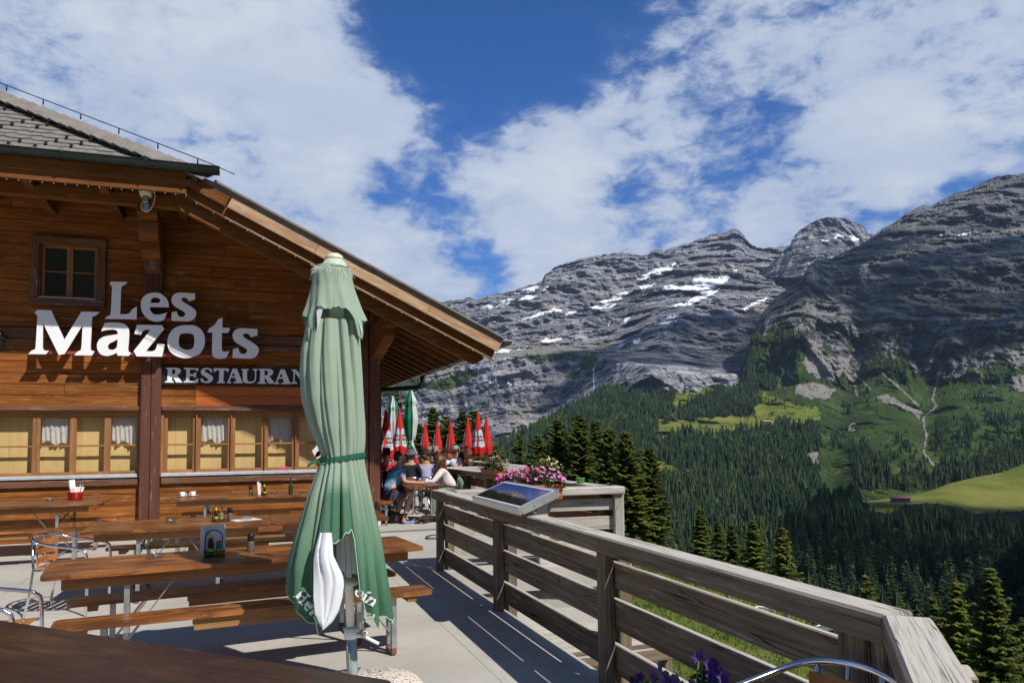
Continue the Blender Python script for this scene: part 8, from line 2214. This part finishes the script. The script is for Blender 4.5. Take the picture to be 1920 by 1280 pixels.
def wheelchair():
    o = empty('wheelchair', (3.05, 16.1, 0), R_(15), 'wheelchair with a large spoked wheel standing behind the folding table', 'wheelchair')
    for y, nm in ((-0.28, 1), (0.28, 1)):
        t = MB(1); t.tube([(0.30 * math.cos(a), y, 0.31 + 0.30 * math.sin(a)) for a in np.linspace(0, 2 * math.pi, 33)[:-1]], 0.014, 6, closed=True)
        w = t.build('wheel', MT['plastic_black'], o)
        t = MB(2); t.tube([(0.27 * math.cos(a), y + .04 * (1 if y > 0 else -1), 0.31 + 0.27 * math.sin(a)) for a in np.linspace(0, 2 * math.pi, 33)[:-1]], 0.009, 6, closed=True); t.build('hand_rim', MT['chrome'], w)
        t = MB(3)
        for k in range(14): t.tube([(0, y, 0.31), (0.29 * math.cos(k * math.pi / 7), y, 0.31 + 0.29 * math.sin(k * math.pi / 7))], 0.0018, 3)
        t.build('spokes', MT['chrome'], w)
        t = MB(4); t.tube([(0.42 + 0.08 * math.cos(a), y * .9, 0.09 + 0.08 * math.sin(a)) for a in np.linspace(0, 2 * math.pi, 17)[:-1]], 0.014, 6, closed=True); t.build('caster', MT['plastic_black'], o)
    m = MB(5); m.box((0.08, 0, 0.48), (0.42, 0.44, 0.04), bev=.01); m.build('seat', MT['blackcloth'], o); m = MB(6); m.box((-0.16, 0, 0.72), (0.03, 0.44, 0.42), bev=.01); m.build('backrest', MT['blackcloth'], o)
    m = MB(7)
    for y in (-.24, .24): m.tube([(-0.28, y, .92), (-0.17, y, .92), (-.16, y, .3), (.3, y, .3), (.42, y, .12)], 0.012, 6); m.tube([(-.15, y, .66), (.25, y, .66), (.28, y, .3)], .012, 6)
    m.build('frame', MT['chrome'], o)
wheelchair()
def dog():
    c = P(790, 981, Z=0); o = empty('dog', (c.x + .15, c.y + .1, 0), R_(-150), 'black dog with tan muzzle lying under the folding table', 'dog')
    MT['dogblack'] = plain('black dog fur', (0.014, 0.012, 0.011), 0.8, 0, 0.3, 60, .5, 90); MT['dogtan'] = plain('tan dog fur', (0.40, 0.23, 0.10), 0.8, 0, .3, 60)
    J = {'rump': ((-0.28, 0, 0.11), 0.10), 'belly': ((-0.08, 0, 0.10), 0.095), 'chest': ((0.12, 0, 0.115), 0.105), 'neck': ((0.22, 0, 0.13), 0.065), 'head': ((0.32, 0.02, 0.11), 0.062), 'muz': ((0.41, 0.02, 0.07), 0.030),
         'tail': ((-0.38, 0.05, 0.05), 0.03), 'tail2': ((-0.5, 0.14, 0.03), 0.015)}
    E = [('rump', 'belly'), ('belly', 'chest'), ('chest', 'neck'), ('neck', 'head'), ('head', 'muz'), ('rump', 'tail'), ('tail', 'tail2')]
    for k, sg in (('l', 1), ('r', -1)):
        J['e' + k] = ((0.12, sg * 0.10, 0.04), .035); J['w' + k] = ((0.27, sg * 0.11, 0.03), .022); J['p' + k] = ((0.36, sg * .11, .025), .024); E += [('chest', 'e' + k), ('e' + k, 'w' + k), ('w' + k, 'p' + k)]
        J['k' + k] = ((-0.18, sg * 0.13, 0.08), .05); J['h' + k] = ((-0.34, sg * 0.14, 0.035), .022); J['f' + k] = ((-0.2, sg * .15, .022), .022); E += [('rump', 'k' + k), ('k' + k, 'h' + k), ('h' + k, 'f' + k)]
    J = {k: (Vector(v[0]), v[1]) for k, v in J.items()}
    skin_obj('body', J, E, 'dogblack', o, 'chest')
    skin_obj('muzzle', {'a': (Vector((.37, .02, .075)), .033), 'b': (Vector((.425, .02, .062)), .026)}, [('a', 'b')], 'dogtan', o, 'a', 2)
    for sg in (-1, 1): skin_obj('ear', {'a': (Vector((.30, .02 + sg * .05, .15)), .018), 'b': (Vector((.31, .02 + sg * .075, .10)), .022)}, [('a', 'b')], 'dogblack', o, 'a', 1)
    for sg in (-1, 1): skin_obj('paw', {'a': (Vector((.31, sg * .11, .028)), .026), 'b': (Vector((.38, sg * .11, .026)), .027)}, [('a', 'b')], 'dogtan', o, 'a', 1)
dog()
bpy.data.objects['dog'].scale = (0.72,) * 3
# ------------------------------------------------------------------ grass, border plants and what stands below the terrace
MT['blade'] = foliage('grass blades', (0.080, 0.135, 0.020), (0.21, 0.27, 0.042), (0.52, 0.45, 0.18), rnd=0.0, tl=0.35)
def blades():
    rs = np.random.RandomState(3); n = 75000
    u = rs.rand(n); x = 2.6 + 15 * rs.rand(n) ** 1.25; y = 1.0 + 25 * rs.rand(n) ** 0.95 - 1.5
    q = np.stack([x * 0.9, y * 0.9, x * 0], -1); c = fbm(q, 4); keep = rs.rand(n) < np.clip(0.62 + c * 1.1, 0.05, 1); x, y, c = x[keep], y[keep], c[keep]; n = len(x)
    z = gz(x, y) + 0.16 * fbm(np.stack([x / 4, y / 4, x * 0], -1), 4) - 0.03
    d = np.hypot(x, y); h = rs.uniform(0.06, 0.16, n) * (0.9 + 0.5 * c); w = 0.006 + 0.0009 * d; a = rs.uniform(0, 6.28, n); le = rs.uniform(0, 0.10, n); b = rs.uniform(0, 6.28, n)
    V = np.stack([np.stack([x - w * np.cos(a), y - w * np.sin(a), z], -1), np.stack([x + w * np.cos(a), y + w * np.sin(a), z], -1), np.stack([x + le * np.cos(b), y + le * np.sin(b), z + h], -1)], 1).reshape(-1, 3)
    dry = fbm(np.stack([x * .5 + 9, y * .5, x * 0], -1), 4); T = np.clip(0.35 + dry * 1.6 + rs.uniform(-.25, .25, n), 0, 1)
    raw_mesh('grass', V, np.arange(3 * n).reshape(-1, 3), MT['blade'], smooth=False, attrs={'tone': ('FACE', 'FLOAT', T)}, label='short meadow grass with dry straw patches on the slope below the railing', cat='grass', kind='stuff')
blades()
MT['heath'] = petal_mat('border blossoms', [(0.22, 0.05, 0.03), (0.32, 0.12, 0.10), (0.45, 0.25, 0.36), (0.52, 0.36, 0.50)])
def border():
    rs = random.Random(8); lf = MB(1); fl = MB(2)
    for i in range(5200):
        y = rs.uniform(2.6, 9.0); x = 2.50 + abs(rs.gauss(0, 0.22)); h = rs.uniform(0, 0.55) * (1.0 if y > 6 else 0.9) * math.exp(-((x - 2.5) / 0.6) ** 2)
        z0 = float(gz(x, y)) * 0 - 0.95; c = Vector((x, y, z0 + h + .12 * math.sin(y * 3)))
        d = Vector((rs.uniform(-1, 1), rs.uniform(-1, 1), rs.uniform(-.1, 1))).normalized() * rs.uniform(0.02, 0.05); s = d.orthogonal().normalized() * .016
        if rs.random() < 0.28 and h > 0.22:
            fl.face([c - d * .5, c + s, c + d * .5, c - s], [(0, 0)] * 4, min(1, max(0, rs.gauss(0.9 - (y - 3) / 6.0 * 0.9, 0.2))))
        else: lf.face([c - d, c + s, c + d, c - s], [(0, 0)] * 4, rs.random() if y > 6 else rs.random() * .6)
    root = lf.build('border_plants', MT['leaf'], label='flower border of green leaves and pinkish heather along the outside of the terrace edge', cat='plants', kind='stuff')
    fl.build('blossoms', MT['heath'], root, kind='stuff')
border()
def lower_deck():
    """timber platform and its boards seen through the rails under the balcony"""
    o = empty('lower_platform', (3.2, 8.0, 0), 0, 'weathered plank platform with log below the balcony corner, seen through the rails', 'platform')
    for k in range(6):
        m = MB(k); m.box((0.55, -0.65 + k * 0.19, -0.62), (2.1, 0.17, 0.05), bev=.006); m.build('plank', MT['rail'], o)
    for x in (-0.3, 1.45):
        m = MB(9); m.box((x, -0.2, -1.1), (0.12, 0.12, 0.95), bev=.006); m.build('post', MT['rail'], o)
    m = MB(10); m.beam((-0.5, -0.72, -0.72), (1.75, -0.72, -0.72), 0.10, 0.14, bev=.01); m.build('edge_beam', MT['rail'], o)
    w = MB(11); w.box((0.2, 0.3, -0.7), (1.6, 0.1, 0.6)); w.box((3.4 - 3.2, 9.05 - 8, -0.6), (2.2, 0.2, 0.7)); 
    w.build('concrete_wall', MT['concrete'], o)
lower_deck()
def floor_wall():
    m = MB(1); m.box((2.25, 3.1, -0.9), (0.12, 12.0, 1.3)); m.build('terrace_wall', MT['concrete'], label='plain concrete retaining wall carrying the right edge of the terrace', cat='wall')
floor_wall()
def hooks():
    for k, (px, py) in enumerate(((1400, 1123), (1514, 1156))):
        c = P(px, py, X=2.62); o = empty('rail_hook', c, 0, 'galvanised L shaped hook hanging outside the long railing, %s' % ('farther one' if k == 0 else 'nearer one'), 'hook', 'galvanised hooks on the long railing')
        m = MB(1); m.box((-0.12, 0, 0.01), (0.02, 0.03, 0.16)); m.box((0.02, -0.02, -0.06), (0.28, 0.03, 0.012)); m.build('flat_bar', MT['steel'], o)
        m = MB(2); m.tube([(0.0, -0.02, -0.05), (0.06, -0.02, -0.04), (0.12, -0.02, -0.05), (0.15, -0.02, -0.08)], 0.006, 5); m.build('rod', MT['steel'], o)
hooks()
# ------------------------------------------------------------------ fair weather clouds overhead whose shadows lie on the mountains
def cloud(target, alt, sx, sy, rot, seed, label):
    """a cumulus standing towards the sun from target, so that its shadow falls there"""
    c = Vector(target) + SUN / SUN.z * alt
    mt, t, b = new_mat('cloud'); b.inputs['Base Color'].default_value = (0.9, 0.9, 0.92, 1); b.inputs['Roughness'].default_value = 1.0; b.inputs['Specular IOR Level'].default_value = 0
    co = t.node('ShaderNodeTexCoord').outputs['Object']; tr = t.node('ShaderNodeBsdfTransparent'); mx = t.node('ShaderNodeMixShader')
    t.put(mx.inputs[0], t.ramp(t.noise(co, 2.2 / sx * 2.0, 8, 0.65), 0.36, 0.62, 0.06, 0.62)); t.l.new(tr.outputs[0], mx.inputs[1]); t.l.new(b.outputs[0], mx.inputs[2]); t.l.new(mx.outputs[0], t.n['Material Output'].inputs[0])
    n, m = 120, 60; th = np.linspace(0, 2 * np.pi, n, endpoint=False); ph = np.linspace(0.02, np.pi - .02, m)
    T, Ph = np.meshgrid(th, ph); d = np.stack([np.cos(T) * np.sin(Ph), np.sin(T) * np.sin(Ph), np.cos(Ph)], -1)
    nz = ridged(d.reshape(-1, 3) * 1.7 + seed, 6, 0.6).reshape(T.shape); r = 0.45 + 0.9 * nz
    q = d * r[..., None]; q[..., 2] = np.where(q[..., 2] < 0, q[..., 2] * .35, q[..., 2]); q = q * np.array([sx, sy, min(sx, sy) * 0.4])
    cr, sr = math.cos(rot), math.sin(rot); X = q[..., 0] * cr - q[..., 1] * sr; Y = q[..., 0] * sr + q[..., 1] * cr
    Fc = [(j * n + i, (j + 1) * n + i, (j + 1) * n + (i + 1) % n, j * n + (i + 1) % n) for j in range(m - 1) for i in range(n)]
    o = raw_mesh('cloud', np.stack([X, Y, q[..., 2]], -1).reshape(-1, 3), Fc, mt, smooth=True, label=label, cat='cloud', group='white cumulus clouds high above the valley'); o.location = c
cloud(P(1330, 620, D=3000), 2600, 620, 420, R_(30), 3, 'widest white cumulus cloud above the snowy massif')
cloud(P(1850, 570, D=2500), 2600, 460, 400, R_(60), 5, 'white cumulus cloud above the right mountain')
cloud(P(1760, 1010, D=560), 1500, 190, 150, R_(20), 8, 'smallest white cumulus cloud above the wooded spur')
# ------------------------------------------------------------------ the air of the valley
def haze():
    lo, hi = 0.0, 0.0
    for n in ('ground', 'mountain_massif', 'mountain_dome', 'mountain_slope', 'wooded_spur'):
        o = bpy.data.objects[n]; co = np.empty(len(o.data.vertices) * 3, dtype=np.float32); o.data.vertices.foreach_get('co', co); z = co[2::3]
        lo = min(lo, float(z.min())); hi = max(hi, float(z.max()))
    S = 9600.0; m = MB(1); m.box((0, 0, 0), (2 * S, 2 * S, hi + 60 - lo + 1.0))
    o = m.build('haze', [], kind='stuff', label='thin blue summer haze filling the valley air', cat='haze', loc=(0, 0, (hi + 60 + lo - 1.0) / 2))
    mt = bpy.data.materials.new('valley haze'); mt.use_nodes = True; t = NT(mt.node_tree); t.n.clear()
    out = t.node('ShaderNodeOutputMaterial'); v = t.node('ShaderNodeVolumePrincipled'); v.inputs['Density'].default_value = HAZE; v.inputs['Color'].default_value = (0.62, 0.78, 1.0, 1); v.inputs['Anisotropy'].default_value = 0.2
    t.l.new(v.outputs[0], out.inputs['Volume']); o.data.materials.append(mt)
HAZE = 3.0e-5
haze()
